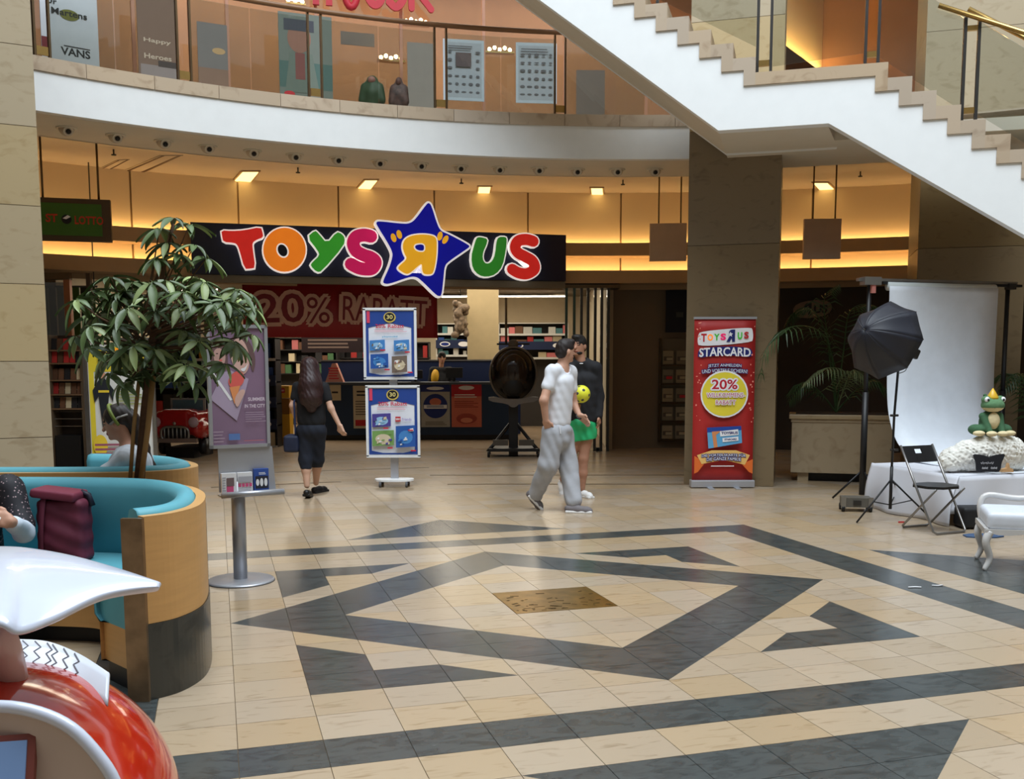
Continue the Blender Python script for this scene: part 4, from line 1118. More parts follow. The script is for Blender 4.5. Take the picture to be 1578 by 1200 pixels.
# ---- blank hanging signs right
for q, l, Y in (((1001, 344, 1058, 402), 'left of the pillar', 15.6), ((1238, 337, 1296, 399), 'right of the pillar', 15.4)):
    a, b = PY(q[0], q[3], Y), PY(q[2], q[1], Y); w, h = b.x - a.x, b.z - a.z
    t = thing('blank_hanging_sign', 'blank square brown sign hanging from the ceiling ' + l, 'sign', (a.x, Y, a.z), math.radians(-4), 'blank hanging signs')
    MB().box((w / 2, .04, h / 2), (w, .08, h), C('blank_brown', 196, 168, 142)).build('panel', t, bevel=.004)
    for x in (w * .24, w * .84): MB().tube([(x, .04, h), (x, .04, ZC - a.z)], .012, M_BRONZE, 6).build('hanger', t)

# ---- black pod display on a wheeled stand
ex = PY(791, 600, 17.0); eg = thing('pod_display', 'black egg shaped pod seat on a wheeled stand beside the counter', 'display', (ex.x, 17.0, 0))
k_ = 17.0 / F_PX
def ez(y): return PY(791, y, 17.0).z
pz0, pz1 = ez(616), ez(536); pc_ = (pz0 + pz1) / 2; ph = (pz1 - pz0) / 2
M_POD = C('pod_black', 18, 15, 14, rough=.16)
mb = MB(); mb.ball((0, 0, pc_), (.40, .26, ph * 1.04), M_POD, u=28, v=18); mb.build('shell', eg)
MB().tube([(.40 * math.cos(a) * .99, -.06, pc_ + ph * 1.03 * math.sin(a)) for a in [2 * PI * i / 40 for i in range(40)]], .02, C('pod_rim', 104, 92, 76, rough=.3), 8, close=True).build('rim', eg)
MB().ball((0, -.10, pc_ + .02), (.29, .19, ph * .8), C('pod_glass', 44, 32, 24, rough=.1), u=24, v=14).build('window', eg)
MB().ball((0, -.16, pc_ - .2), (.2, .14, ph * .42), C('pod_seat', 20, 18, 18, rough=.6)).build('seat', eg)
z1 = ez(612)
MB().prism(smoothpoly([(-.42, z1 + .03), (-.42, z1 - .06), (-.1, z1 - .10), (-.04, z1 - .16), (.04, z1 - .16), (.1, z1 - .10), (.42, z1 - .06), (.42, z1 + .03), (.1, z1 - .02), (-.1, z1 - .02)], 1), -.26, -.18, C('pod_cradle', 112, 104, 96, rough=.4)).build('cradle', eg)
MB().box((0, 0, z1 / 2), (.16, .16, z1), M_BLACK).build('column', eg)
for sx in (-1, 1):
    MB().tube([(sx * .06, -.05, .55), (sx * .34, -.12, .2), (sx * .44, -.2, .09)], .03, M_BLACK).build('leg', eg)
    MB().box((sx * .22, -.2, .24), (.26, .04, .1), C('pod_plate', 86, 78, 68)).build('plate', eg)
    for sy in (-.3, .3): MB().lathe([(.05, -.02), (.05, .02)], M_BLACK, 12, Matrix.Translation((sx * .42, sy, .05)) @ Matrix.Rotation(PI / 2, 4, 'Y')).build('wheel', eg)
MB().box((0, 0, .12), (.84, .62, .05), M_BLACK).build('base_frame', eg)
zt_ = ez(530); MB().box((0, 0, zt_), (.56, .05, .03), M_BLACK).build('handle_bar', eg); MB().ball((0, 0, zt_), (.09, .08, .08), C('pod_plate', 86, 78, 68)).build('joint', eg)
MB().tube([(-.12, 0, zt_), (-.12, 0, ez(458))], .02, M_BRONZE).build('mast', eg)

# ---- red ride-on car
cp = PY(271, 640, 16.6); car = thing('ride_on_car', 'red vintage style coin ride car with a chrome grille', 'ride', (cp.x, 16.6, 0), math.radians(-6))
M_CR = C('car_red', 176, 24, 26, rough=.2, coat=.6)
q = 16.6 / F_PX
zz = lambda y: PY(271, y, 16.6).z
s = SDF().box((0, .55, zz(652)), (.30, .5, .13), .07).box((0, .15, zz(648)), (.2, .12, .13), .06).ell((-.34, .25, zz(662)), (.13, .3, .17), .04).ell((.34, .25, zz(662)), (.13, .3, .17), .04)
s.build('body', car, vox=.025, mats=[M_CR])
gr = MB().tube([(.24 * math.copysign(abs(math.cos(a)) ** .6, math.cos(a)), -.06, zz(668) + .12 * math.copysign(abs(math.sin(a)) ** .6, math.sin(a))) for a in [2 * PI * i / 28 for i in range(28)]], .022, M_STEEL, 8, close=True).build('grille_frame', car)
MB().box((0, -.03, zz(668)), (.42, .03, .2), M_BLACK).build('grille_back', car)
for k in range(6): MB().tube([(-.18 + k * .072, -.065, zz(668) - .11), (-.18 + k * .072, -.065, zz(668) + .11)], .014, M_STEEL, 8).build('grille_bar', car)
for sx in (-1, 1):
    MB().ball((sx * .33, -.06, zz(650)), (.09, .06, .09), C('lamp_pink', 176, 150, 160, rough=.1)).build('headlight', car)
    MB().lathe([(.14, -.05), (.14, .05)], M_BLACK, 16, Matrix.Translation((sx * .36, .3, zz(690))) @ Matrix.Rotation(PI / 2, 4, 'Y')).build('wheel', car)
MB().box((0, -.1, zz(678)), (.8, .06, .07), C('bumper', 150, 132, 124, rough=.3, metal=.6)).build('bumper', car)
wf = MB().box((0, .5, zz(626)), (.62, .03, .24), C('screen_frame', 150, 150, 150)).build('windscreen_frame', car)
MB().box((0, .48, zz(626)), (.54, .02, .18), C('screen_blue', 90, 120, 138, rough=.1)).build('windscreen', wf)
MB().ball((0, -.07, zz(652)), (.03, .02, .03), M_STEEL).build('badge', car)
MB().box((0, .5, zz(690) * .5), (.5, .8, max(.1, zz(690))), M_BLACK).build('base', car)
# ================================================================== LEFT SIDE: BOOTHS, TREE, KIOSK
M_TEAL = mat('teal_leatherette', rgb(94, 166, 180), rough=0.5, var=0.06, scale=3)
M_WOOD = mat('beech_veneer', rgb(206, 158, 98), rough=0.4, var=0.05, scale=3, stretch=(1, 1, 12))
M_GRAN = stone_mat('dark_granite', rgb(58, 58, 54), rgb(84, 84, 80), rgb(40, 40, 38), 0.25, (1, 1, 1), 0.9)
def sweep(mb, path, prof, m, side=1, smooth=False):
    # run a closed profile of (inward offset, z) along a plan path
    P = [Vector((p[0], p[1])) for p in path]; n = len(prof); vs = []
    for i in range(len(P)):
        t = (P[min(i + 1, len(P) - 1)] - P[max(i - 1, 0)]).normalized(); nn = Vector((-t.y, t.x)) * side
        vs += [(P[i].x + nn.x * d, P[i].y + nn.y * d, z) for d, z in prof]
    fs = [(i * n + j, i * n + (j + 1) % n, (i + 1) * n + (j + 1) % n, (i + 1) * n + j) for i in range(len(P) - 1) for j in range(n)]
    k = len(mb.v); mb.add(vs, fs, m, smooth=smooth)
    mb.add([vs[j] for j in range(n)], [tuple(range(n))], m); mb.add([vs[(len(P) - 1) * n + j] for j in range(n)], [tuple(range(n))[::-1]], m)
    return mb
def booth(label, path, side, seatcut=None):
    P = [tuple(p)[:2] for p in catmull([Vector((a, b, 0)) for a, b in path], 6)]
    o = Vector((P[0][0], P[0][1], 0)); P = [(a - o.x, b - o.y) for a, b in P]
    t = thing('booth_sofa', label, 'sofa', o, 0, 'curved teal booth sofas')
    sweep(MB(), P, [(0, .37), (.05, .37), (.05, .885), (0, .885)], M_WOOD, side).build('wood_shell', t)
    sweep(MB(), P, [(-.006, 0), (.05, 0), (.05, .368), (-.006, .368)], M_GRAN, side).build('granite_base', t)
    sweep(MB(), P, [(.052, .40), (.15, .40), (.155, .80), (.16, .86), (.14, .905), (.10, .915), (.065, .905), (.052, .88)], M_TEAL, side, True).build('backrest', t)
    sweep(MB(), P, [(.152, .30), (.50, .30), (.53, .34), (.53, .43), (.50, .46), (.152, .465)], M_TEAL, side, True).build('seat', t)
    sweep(MB(), P, [(.05, .10), (.50, .10), (.50, .30), (.05, .30)], M_WOOD, side).build('seat_box', t)
    sweep(MB(), P, [(.05, 0), (.44, 0), (.44, .10), (.05, .10)], M_BLACK, side).build('plinth', t)
    return t, P, o
b1, P1, o1 = booth('near teal booth sofa with beech shell, maroon backpack on its seat', [(-1.73, 4.58), (-1.63, 4.70), (-1.585, 4.92), (-1.63, 5.2), (-1.735, 5.5), (-1.92, 5.78), (-2.2, 5.97), (-2.6, 6.05), (-3.3, 6.08), (-4.3, 6.1)], 1)
MB().box((-.045, -.012, .44), (.10, .03, .88), mat('worn_chrome_strip', rgb(130, 108, 84), rough=.3, metal=.6, var=.3, scale=8)).build('corner_strip', b1)
d_ = Vector((P1[2][0] - P1[0][0], P1[2][1] - P1[0][1])).normalized()
b2, P2, o2 = booth('far teal booth sofa where the woman in the striped shirt sits', [(-3.3, 7.55), (-2.75, 7.5), (-2.38, 7.35), (-2.16, 7.1), (-2.1, 6.85), (-2.2, 6.62), (-2.5, 6.48), (-3.0, 6.45), (-4.3, 6.45)][::-1], -1) if False else booth('far teal booth sofa where the woman in the striped shirt sits', [(-3.2, 7.62), (-2.85, 7.55), (-2.52, 7.38), (-2.29, 7.1), (-2.19, 6.82), (-2.28, 6.6), (-2.55, 6.48), (-3.0, 6.45), (-4.3, 6.45)], -1)
# planter between the two booths with the umbrella tree
pt = PY(214, 745, 6.27)
pl_ = thing('planter_trough', 'low dark planter trough between the two booth sofas', 'planter', (-2.75, 6.27, 0))
MB().box((0, 0, .35), (1.5, .28, .70), M_GRAN).build('trough', pl_, bevel=.01)
MB().box((0, 0, .705), (1.42, .22, .02), C('soil', 58, 44, 34, rough=.9, bump=.5, scale=60)).build('soil', pl_)
tree = thing('umbrella_tree', 'leafy umbrella tree with bamboo stakes growing between the booths', 'plant', (pt.x, 6.27, .715))
def tl_(x, y, dy=0.0): p = PY(x, y, 6.27 + dy); return (p.x - pt.x, dy, p.z - .715)
M_BARK = mat('tree_bark', rgb(92, 66, 46), rough=.8, var=.3, scale=20, bump=.4)
MB().tube([tl_(214, 748), tl_(219, 690), tl_(224, 630), tl_(231, 560), tl_(240, 480), tl_(255, 400), tl_(268, 345)], [.034, .031, .029, .025, .018, .012, .006], M_BARK, 10).build('trunk', tree)
MB().tube([tl_(200, 748, -.04), tl_(206, 660, -.04), tl_(217, 560, -.04)], .013, mat('bamboo', rgb(150, 116, 70), rough=.6, var=.2), 8).build('stake', tree)
MB().tube([tl_(216, 748, -.06), tl_(228, 660, -.06), tl_(238, 556, -.06)], .018, mat('bamboo', rgb(150, 116, 70)), 8).build('stake', tree)
MB().tube([tl_(222, 575, -.07), tl_(238, 558, -.07)], .008, C('cord', 150, 140, 120), 6).build('tie', tree)
random.seed(11)
M_LEAF = mat('umbrella_leaf', rgb(82, 102, 58), rough=.42, var=.35, scale=5, rnd=.35)
M_LEAF2 = mat('umbrella_leaf_light', rgb(140, 156, 100), rough=.42, var=.3, scale=5, rnd=.25)
def leaf_mesh(m, L=.15, W=.046):
    mb = MB(); n = 6
    vs = []; fs = []
    for i in range(n + 1):
        t = i / n; w = W / 2 * math.sin(PI * min(1, t * .94 + .03) ** .8) ** .8; y = L * (.12 + .88 * t); z = -.03 * t * t * 1.6
        vs += [(-w, y, z + .008), (0, y, z - .004), (w, y, z + .008)]
    for i in range(n):
        k = 3 * i; fs += [(k, k + 1, k + 4, k + 3), (k + 1, k + 2, k + 5, k + 4)]
    mb.add(vs, fs, m, smooth=True); mb.tube([(0, 0, 0), (0, L * .14, 0)], .002, m, 4)
    return mb.mesh('leaf')
LFM = [leaf_mesh(M_LEAF), leaf_mesh(M_LEAF, .18, .05), leaf_mesh(M_LEAF2), leaf_mesh(M_LEAF, .12, .04)]
wh = []
for (x, y) in ((268, 336), (246, 352), (292, 346), (258, 374), (300, 378), (318, 398), (240, 398), (276, 392)): wh.append(((x, y), random.uniform(-.12, .1)))
for k in range(104):
    for _ in range(50):
        x, y = random.uniform(98, 398), random.uniform(422, 600)
        if ((x - 250) / 150) ** 2 + ((y - 495) / 82) ** 2 < 1 and not (x < 130 and y > 520): break
    wh.append(((x, y), random.uniform(-.42, .4)))
wh += [((118, 462), -.2), ((392, 476), -.1), ((384, 452), .0), ((170, 575), -.3), ((190, 590), -.25), ((300, 590), -.2), ((345, 560), -.15)]
cnt = 0; extra = MB()
tw = MB(); ctr = Vector(tl_(243, 540))
branches = []
for (q, dy) in wh:
    c = Vector(tl_(q[0], q[1], dy))
    out = (c - ctr); out.z *= .6; out = out.normalized() if out.length > .01 else Vector((0, 0, 1))
    axis = (out * .6 + Vector((0, 0, 1.0))).normalized()
    base = ctr.lerp(c, .35); base.x *= .5; base.z = max(ctr.z - .12, min(base.z, c.z - .02))
    tw.tube([base, base.lerp(c, .6) + Vector((0, 0, -.02)), c], [.007, .005, .003], M_BARK, 5)
    nl = random.randint(6, 8); Q = axis.to_track_quat('Z', 'Y').to_matrix().to_4x4()
    for i in range(nl):
        Mx = Matrix.Translation(c) @ Q @ Matrix.Rotation(2 * PI * i / nl + random.uniform(-.2, .2), 4, 'Z') @ Matrix.Rotation(random.uniform(-.55, .05), 4, 'X')
        sc = random.uniform(.8, 1.15)
        me = random.choice(LFM)
        if cnt < 300 and dy < .0:
            o = bpy.data.objects.new('leaf', me); COL.objects.link(o); o.parent = tree; o.matrix_local = Mx @ Matrix.Diagonal((sc, sc, sc, 1)); cnt += 1
        else:
            extra.add([v.co for v in me.vertices], [tuple(p.vertices) for p in me.polygons], me.materials[0], Mx @ Matrix.Diagonal((sc, sc, sc, 1)), smooth=True)
o = extra.build('inner_foliage', tree); o['kind'] = 'stuff'
o = tw.build('twigs', tree); o['kind'] = 'stuff'
# maroon backpack on the near booth
bpz = .47
bc = PY(120, 865, 5.72); bk = thing('backpack', 'maroon fabric backpack with a folded top on the teal seat', 'bag', (PY(100, 800, 5.66).x, 5.66, bpz))
M_MAR = mat('maroon_canvas', rgb(98, 34, 54), rough=.7, var=.15, scale=9)
s = SDF().box((0, 0, .17), (.10, .05, .15), .035).ell((0, -.06, .12), (.10, .05, .11), .03)
s.build('bag_body', bk, vox=.012, mats=[M_MAR], fold=lambda X, Y, Z: .004 * np.sin(Z * 60 + X * 30))
SDF().box((-.02, -.01, .385), (.115, .085, .012), .015, R=Matrix.Rotation(.12, 4, 'Y')).build('flap', bk, vox=.01, mats=[C('maroon_flap', 116, 42, 62, rough=.7)])
MB().tube([(.09, .02, .39), (.13, .03, .37), (.155, .02, .31)], .018, C('navy_trim', 26, 26, 44), 8).build('trim', bk)
MB().grid(lambda u, v: (-.09 - .03 * u + .03 * v, -.09 - .02 * math.sin(u * PI), .37 - .36 * u), 12, 2, M_MAR).build('strap', bk, solid=.006)
# white plastic bag hanging behind the booth
pb = PY(319, 776, 6.0)
SDF().ell((0, 0, 0), (.035, .03, .06), .02).ell((.015, 0, -.03), (.04, .035, .05), .02).ell((-.01, 0, .055), (.015, .015, .04), .02).build('plastic_bag', None, vox=.008, mats=[C('film_white', 214, 218, 226, rough=.3)], fold=lambda X, Y, Z: .006 * np.sin(X * 150 + Z * 120) * np.sin(Y * 130)).location = (pb.x, 5.7, pb.z)
tag(bpy.data.objects['plastic_bag'], 'crumpled white plastic bag hanging on the outside of the near booth', 'bag')

# ---- kiosk: hanging lotto sign
LP_ = Plane(PY(62, 340, 13.2) * 1.0, math.radians(16)); LP_.o.z = 0
a, b = LP_.px(40, 340)[0], LP_.px(171, 342)[0]; z1, z0 = LP_.px(120, 306)[1], LP_.px(120, 371)[1]
t = thing('lotto_sign', 'green hanging lotto sign with red letters beside the left pillar', 'sign', LP_.o + LP_.d * a + Vector((0, 0, z0)), LP_.yaw)
w, h = b - a, z1 - z0
MB().box((w / 2, .06, h / 2), (w, .12, h), C('sign_frame_brown', 84, 66, 46)).build('frame', t)
MB().box((w / 2 - .03, -.004, h / 2), (w - .16, .01, h * .76), C('sign_green', 66, 108, 34)).build('face', t)
ar = Art(); rd = C('lotto_red', 190, 60, 32)
ar.text('LOTTO', w * .74, h * .49, w * .34, h * .2, rd, .03); ar.text('ST', w * .30, h * .52, w * .14, h * .2, rd, .03)
ar.ellipse(w * .475, h * .5, w * .06, h * .11, M_K); ar.poly([(w * .43, h * .52), (w * .49, h * .6), (w * .525, h * .56), (w * .47, h * .5)], M_W).build('lettering', t, loc=(0, -.01, 0))
MB().tube([(w * .86, .06, h), (w * .86, .06, ZC - z0)], .015, M_BRONZE, 6).build('hanger', t); MB().tube([(w * .2, .06, h), (w * .2, .06, ZC - z0)], .015, M_BRONZE, 6).build('hanger', t)
# kiosk front: beam, frame post, hanging goods
ks = thing('kiosk_door_frame', 'copper edged glass door frame of the kiosk behind the tree', 'door', (PY(117, 700, 14.6).x, 14.6, 0))
MB().box((0, 0, 1.45), (.09, .08, 2.9), C('copper_post', 150, 96, 62, rough=.35, metal=.5)).build('post', ks)
MB().box((-.7, 0, 2.86), (1.5, .1, .1), M_BRONZE).build('lintel', ks)
xr = PY(150, 600, 14.6).x - PY(117, 600, 14.6).x
MB().box((xr, 0, 1.45), (.06, .08, 2.9), C('dark_post', 72, 56, 44)).build('post', ks)
MB().box((-.6, .03, 1.4), (1.1, .012, 2.75), M_DGLASS).build('pane', ks)
t = thing('striped_curtain', 'green striped curtain hanging inside the kiosk', 'curtain', (PY(95, 600, 15.2).x, 15.25, 0))
for k in range(9):
    MB().box((-.45 + k * .12, 0, 1.9), (.10, .02, 1.7), C('curtain_' + 'gd'[k % 2], *((74, 100, 40), (40, 44, 30))[k % 2])).build('strip', t)
MB().tube([(-.55, 0, 2.76), (.6, 0, 2.76)], .015, M_DSTEEL, 8).build('rod', t)
for x in (-.5, .55): MB().tube([(x, 0, 2.76), (x, 0, 4.6)], .01, M_DSTEEL, 6).build('hanger', t)
# magazine rack
mr_ = thing('magazine_rack', 'brown newspaper rack with rows of magazines beside the left pillar', 'rack', (PY(84, 700, 13.4).x, 13.4, 0))
w = PY(133, 600, 13.4).x - PY(84, 600, 13.4).x; zt = PY(110, 516, 13.4).z
MB().box((w / 2, .25, zt / 2), (w, .04, zt), C('rack_back', 58, 46, 36)).build('back', mr_)
for x in (0, w): MB().box((x, .12, zt / 2), (.04, .28, zt), C('rack_side', 92, 76, 58)).build('side', mr_)
rows = [(532, 'first'), (552, 'second'), (578, 'third'), (600, 'fourth'), (622, 'fifth')]
random.seed(5)
for y, l in rows:
    z = PY(110, y + 8, 13.4).z
    MB().box((w / 2, .08, z), (w, .22, .02), C('rack_ledge', 120, 92, 66)).build('ledge', mr_)
    for k in range(5):
        cc_ = random.choice(['brown', 'cream', 'brown', 'black', 'black', 'red', 'brown'])
        o = bpy.data.objects.new('magazine', BOXM[cc_]); COL.objects.link(o); o.scale = (w / 6, .01, .15); o.location = (mr_.location.x + w * (.12 + .19 * k), 13.4 + .02, z + .012); o.rotation_euler = (-.15, 0, 0)
        tag(o, '%s magazine, %s from the left in the %s row of the newspaper rack' % (cc_, ['first', 'second', 'third', 'fourth', 'fifth'][k], l), 'magazine', 'magazines in the newspaper rack')
for k in range(6): MB().tube([(w * .05, .03, .75 + .1 * k), (w * .95, .03, .75 + .1 * k)], .006, M_STEEL, 5).build('wire', mr_)
MB().box((w / 2, .08, .32), (w * .8, .26, .62), M_BLACK).build('bin', mr_)
# yellow costume poster in a tall frame
FP_ = Plane(PY(180, 640, 12.4) * 1.0, math.radians(8)); FP_.o.z = 0
a, b = FP_.px(131, 620)[0], FP_.px(240, 620)[0]; zt = FP_.px(180, 520)[1]
t = thing('costume_poster_stand', 'tall framed yellow and white poster stand behind the tree trunk', 'poster stand', FP_.o + FP_.d * a, FP_.yaw)
w = b - a
for x in (0.02, w - .02): MB().box((x, 0, zt / 2), (.04, .05, zt), M_STEEL).build('frame_post', t)
MB().box((w / 2, 0, zt - .02), (w, .05, .04), M_STEEL).build('frame_bar', t); MB().box((w / 2, 0, .05), (w, .3, .04), M_STEEL).build('foot', t)
MB().box((w / 2, .01, zt * .57), (w - .1, .02, zt * .80), C('poster_white2', 222, 222, 216)).build('sheet', t)
ar = Art(); h = zt
ar.rect(.08, h * .78, w - .08, h * .94, C('poster_yellow', 230, 208, 56)).rect(.06, h * .18, .12, h * .94, C('poster_yellow', 230, 208, 56))
for k, (ch, m) in enumerate(zip('TOYS US', [M_R, C('letter_orange', 244, 132, 34), LG, LM, M_B, LG, M_R])): ar.text(ch, w * (.42 + .06 * k), h * .915, w * .05, h * .035, m, .03) if ch != ' ' else ar.ellipse(w * (.42 + .06 * k), h * .915, w * .035, h * .025, M_B)
ar.lines(w * .2, h * .84, w * .8, h * .88, 2, C('ink_ochre', 170, 150, 50)); ar.lines(w * .45, h * .56, w * .85, h * .66, 5, C('ink_sagey', 150, 156, 96))
ar.poly([(w * .12, h * .66), (w * .2, h * .72), (w * .26, h * .75), (w * .33, h * .72), (w * .42, h * .66), (w * .4, h * .58), (w * .35, h * .64), (w * .29, h * .42), (w * .24, h * .42), (w * .2, h * .62), (w * .14, h * .58)], C('ink_costume', 34, 38, 44)); ar.ellipse(w * .27, h * .755, w * .05, h * .02, C('ink_skin', 206, 150, 120))
ar.rect(w * .2, h * .645, w * .35, h * .66, M_Y); ar.ellipse(w * .6, h * .44, w * .07, h * .05, M_Y); ar.rect(w * .7, h * .40, w * .9, h * .46, M_R); ar.ellipse(w * .2, h * .3, w * .1, h * .07, M_Y); ar.lines(w * .12, h * .2, w * .6, h * .32, 4, C('ink_mixed', 160, 90, 110)).build('print', t, loc=(0, -.002, 0))

# ---- kiddie ride in the near left corner
kr = thing('kiddie_ride', 'red and white coin ride with a white wing roof in the near left corner', 'ride', (PY(20, 1100, 2.15).x - .12, 2.25, 0))
K0 = kr.location.copy()
def kl(x, y, Y): p = PY(x, y, Y); return Vector((p.x - K0.x, Y - K0.y, p.z))
M_KR = mat('ride_red', rgb(196, 44, 22), rough=.12, var=.12, scale=3, coat=.8); M_KW = mat('ride_white', rgb(204, 210, 226), rough=.25, var=.03, coat=.5)
bc = kl(-40, 1330, 2.25)
s = SDF().ell(bc, (.46, .62, .46), .03)
s.build('body', kr, vox=.014, mats=[M_KR], clip=lambda X, Y, Z: -.305 - Y, smooth=2)
rim = [kl(x, y, 1.935) for x, y in ((-150, 1160), (-110, 1122), (-60, 1098), (0, 1088), (60, 1098), (110, 1122), (150, 1163), (176, 1204), (190, 1260), (190, 1340), (150, 1430), (80, 1490), (-20, 1510), (-110, 1480), (-170, 1400), (-190, 1300), (-178, 1220))]
RL = catmull(rim + rim[:1], 4)[:-1]
MB().tube(RL, .013, M_KW, 10, close=True).build('rim', kr)
rc_ = sum(RL, Vector()) / len(RL)
MB().grid(lambda u, v: RL[round(u * len(RL)) % len(RL)].lerp(rc_, v) + Vector((0, .0 - .004 + .07 * math.sin(min(1, v * 1.6) * PI / 2) * 0, 0)), len(RL), 6, C('ride_inside', 196, 176, 164, rough=.5), wrap=True).build('inner_tub', kr)
# windscreen
w0 = [kl(20, 1030, 2.42), kl(70, 1040, 2.44), kl(120, 1062, 2.42), kl(166, 1088, 2.36)]
w1 = [kl(24, 986, 2.52), kl(75, 990, 2.54), kl(125, 1010, 2.52), kl(169, 1038, 2.46)]
A_, B_ = catmull(w0, 6), catmull(w1, 6); n_ = len(A_)
ws = MB().grid(lambda u, v: A_[round(u * (n_ - 1))].lerp(B_[round(u * (n_ - 1))], v), n_, 5, C('screen_white', 206, 212, 222, rough=.2)).build('windscreen', kr, solid=.008)
random.seed(9)
for k in range(6):
    u = .12 + .1 * k; i = int(u * n_)
    pts = [A_[min(n_ - 1, max(0, i + (j % 2)))].lerp(B_[min(n_ - 1, max(0, i + (j % 2)))], j / 6) + Vector((0, -.008, .002)) for j in range(7)]
    MB().tube(pts, .0018, C('screen_line', 120, 124, 134), 5).build('etched_line', ws)
# wing roof
wt = [kl(-260, 880, 2.5), kl(-120, 850, 2.5), kl(0, 846, 2.5), kl(60, 850, 2.48), kl(120, 862, 2.44), kl(190, 884, 2.38), kl(247, 905, 2.32)]
wb_ = [kl(-260, 985, 2.05), kl(-120, 990, 2.02), kl(-10, 965, 2.0), kl(28, 978, 2.02), kl(80, 960, 2.1), kl(160, 922, 2.22), kl(246, 908, 2.31)]
A2, B2 = catmull(wt, 7), catmull(wb_, 7); n_ = len(A2)
MB().grid(lambda u, v: A2[round(u * (n_ - 1))].lerp(B2[round(u * (n_ - 1))], v) + Vector((0, 0, .035 * math.sin(v * PI) * (1 - .9 * u ** 3))), n_, 12, M_KW).build('wing_roof', kr, solid=.022, sub=1)
MB().tube([kl(-20, 965, 2.2), kl(8, 1000, 2.25), kl(15, 1060, 2.3)], [.055, .036, .045], mat('ride_pinkish', rgb(222, 190, 186), rough=.3), 12).build('roof_stalk', kr)
sc_ = MB().box((0, 0, 0), (.16, .02, .14), C('panel_edge', 120, 60, 50)).build('sticker_plate', kr, loc=kl(-12, 1190, 1.90)); sc_.rotation_euler = (-.4, 0, .2)
MB().box((0, -.012, 0), (.13, .006, .115), C('sticker_blue', 120, 150, 196)).build('sticker', sc_)
MB().box((0, .1, .1), (.7, .9, .2), M_BLACK).build('base', kr, bevel=.03)
MB().lathe([(.1, .2), (.1, .5)], M_DSTEEL, 14).build('pedestal', kr)
# ================================================================== STANDS AND BANNERS
# ---- purple summer poster on a leaflet stand
b = G(371, 895); ss = thing('leaflet_stand', 'silver leaflet stand with a purple summer poster on a round foot', 'poster stand', b, 0)
S2 = Plane(b, math.radians(30)); Rr = Matrix.Rotation(S2.yaw, 4, 'Z')
M_ALU = mat('silver_paint', rgb(178, 180, 186), rough=.35, metal=.5, var=.03)
MB().lathe([(.245, 0), (.245, .008), (.23, .018), (.05, .022)], M_ALU, 40).build('foot', ss)
MB().lathe([(.247, -.0), (.247, .004)], M_BLACK, 40).build('foot_rubber', ss)
zp = S2.px(370, 745)[1]
MB().tube([(0, 0, .02), (0, 0, zp + .02)], .05, M_ALU, 20).build('pole', ss)
(xa, zb1), (xb, zb2), (xc, zc1), (xd, zd1) = S2.px(324, 694), S2.px(417, 685), S2.px(410, 497), S2.px(316, 503)
zb_, zt_ = (zb1 + zb2) / 2, (zc1 + zd1) / 2; x0, x1 = (xa + xd) / 2, (xb + xc) / 2; w, h = x1 - x0, zt_ - zb_
pf = MB()
for c, s in (((x0 + .012, 0, zb_ + h / 2), (.024, .03, h)), ((x1 - .012, 0, zb_ + h / 2), (.024, .03, h)), ((x0 + w / 2, 0, zb_ + .012), (w, .03, .024)), ((x0 + w / 2, 0, zt_ - .012), (w, .03, .024))):
    MB().box(c, s, M_ALU, Rr).build('frame_bar', ss)
MB().box((x0 + w / 2, .004, zb_ + h / 2), (w - .03, .012, h - .03), C('poster_purple', 140, 114, 138, rough=.3), Rr).build('poster_sheet', ss)
ar = Art()
SK, SK2, HR = C('print_skin', 216, 176, 164), C('print_skin2', 198, 158, 148), C('print_hair', 110, 84, 84)
def u_(x, y): q = S2.px(300 + x * .2582, 470 + y * .2582); return q       # poster crop -> plane
def up(pts): return [u_(*p) for p in pts]
ar.poly(up([(100, 135), (430, 120), (432, 180), (380, 330), (300, 180), (110, 300)]), C('print_pale', 196, 186, 194))
ar.poly(smoothpoly(up([(92, 290), (120, 200), (190, 220), (200, 330), (190, 400), (110, 410), (80, 350)]), 2), HR)
ar.poly(smoothpoly(up([(110, 270), (150, 250), (185, 290), (180, 350), (150, 380), (115, 340)]), 2), SK2)
ar.poly(smoothpoly(up([(200, 240), (240, 160), (300, 175), (350, 260), (365, 340), (345, 420), (320, 300), (210, 330)]), 2), HR)
ar.poly(smoothpoly(up([(212, 260), (240, 195), (290, 205), (325, 290), (325, 370), (295, 420), (250, 395), (215, 330)]), 2), SK)
ar.poly(up([(92, 560), (170, 400), (215, 390), (320, 440), (300, 520), (250, 690)]), C('print_lilac', 178, 160, 184))
ar.poly(up([(80, 385), (100, 385), (225, 565), (210, 570)]), M_W)
ar.poly(smoothpoly(up([(270, 380), (300, 372), (318, 340), (300, 395), (280, 395)]), 1), M_W)
ar.poly(smoothpoly(up([(195, 440), (240, 390), (290, 400), (295, 460), (250, 500), (205, 490)]), 2), C('print_coral', 226, 100, 92))
ar.poly(up([(205, 490), (270, 480), (235, 590)]), C('print_amber', 232, 150, 96))
ar.poly(smoothpoly(up([(230, 560), (270, 500), (305, 505), (280, 560), (250, 620)]), 2), SK)
for p in ((243, 268), (297, 265), (130, 290)): q = u_(*p); ar.ellipse(q[0], q[1], .008, .004, C('print_eye', 60, 44, 44), 10)
q = u_(152, 330); ar.ellipse(q[0], q[1], .012, .006, C('print_coral', 226, 100, 92), 10)
q0, q1 = u_(365, 560), u_(355, 600); ar.text('SUMMER', q0[0], q0[1], .125, .026, C('print_text', 222, 206, 218), .02); ar.text('IN THE CITY', q1[0], q1[1], .15, .026, C('print_text', 222, 206, 218), .02)
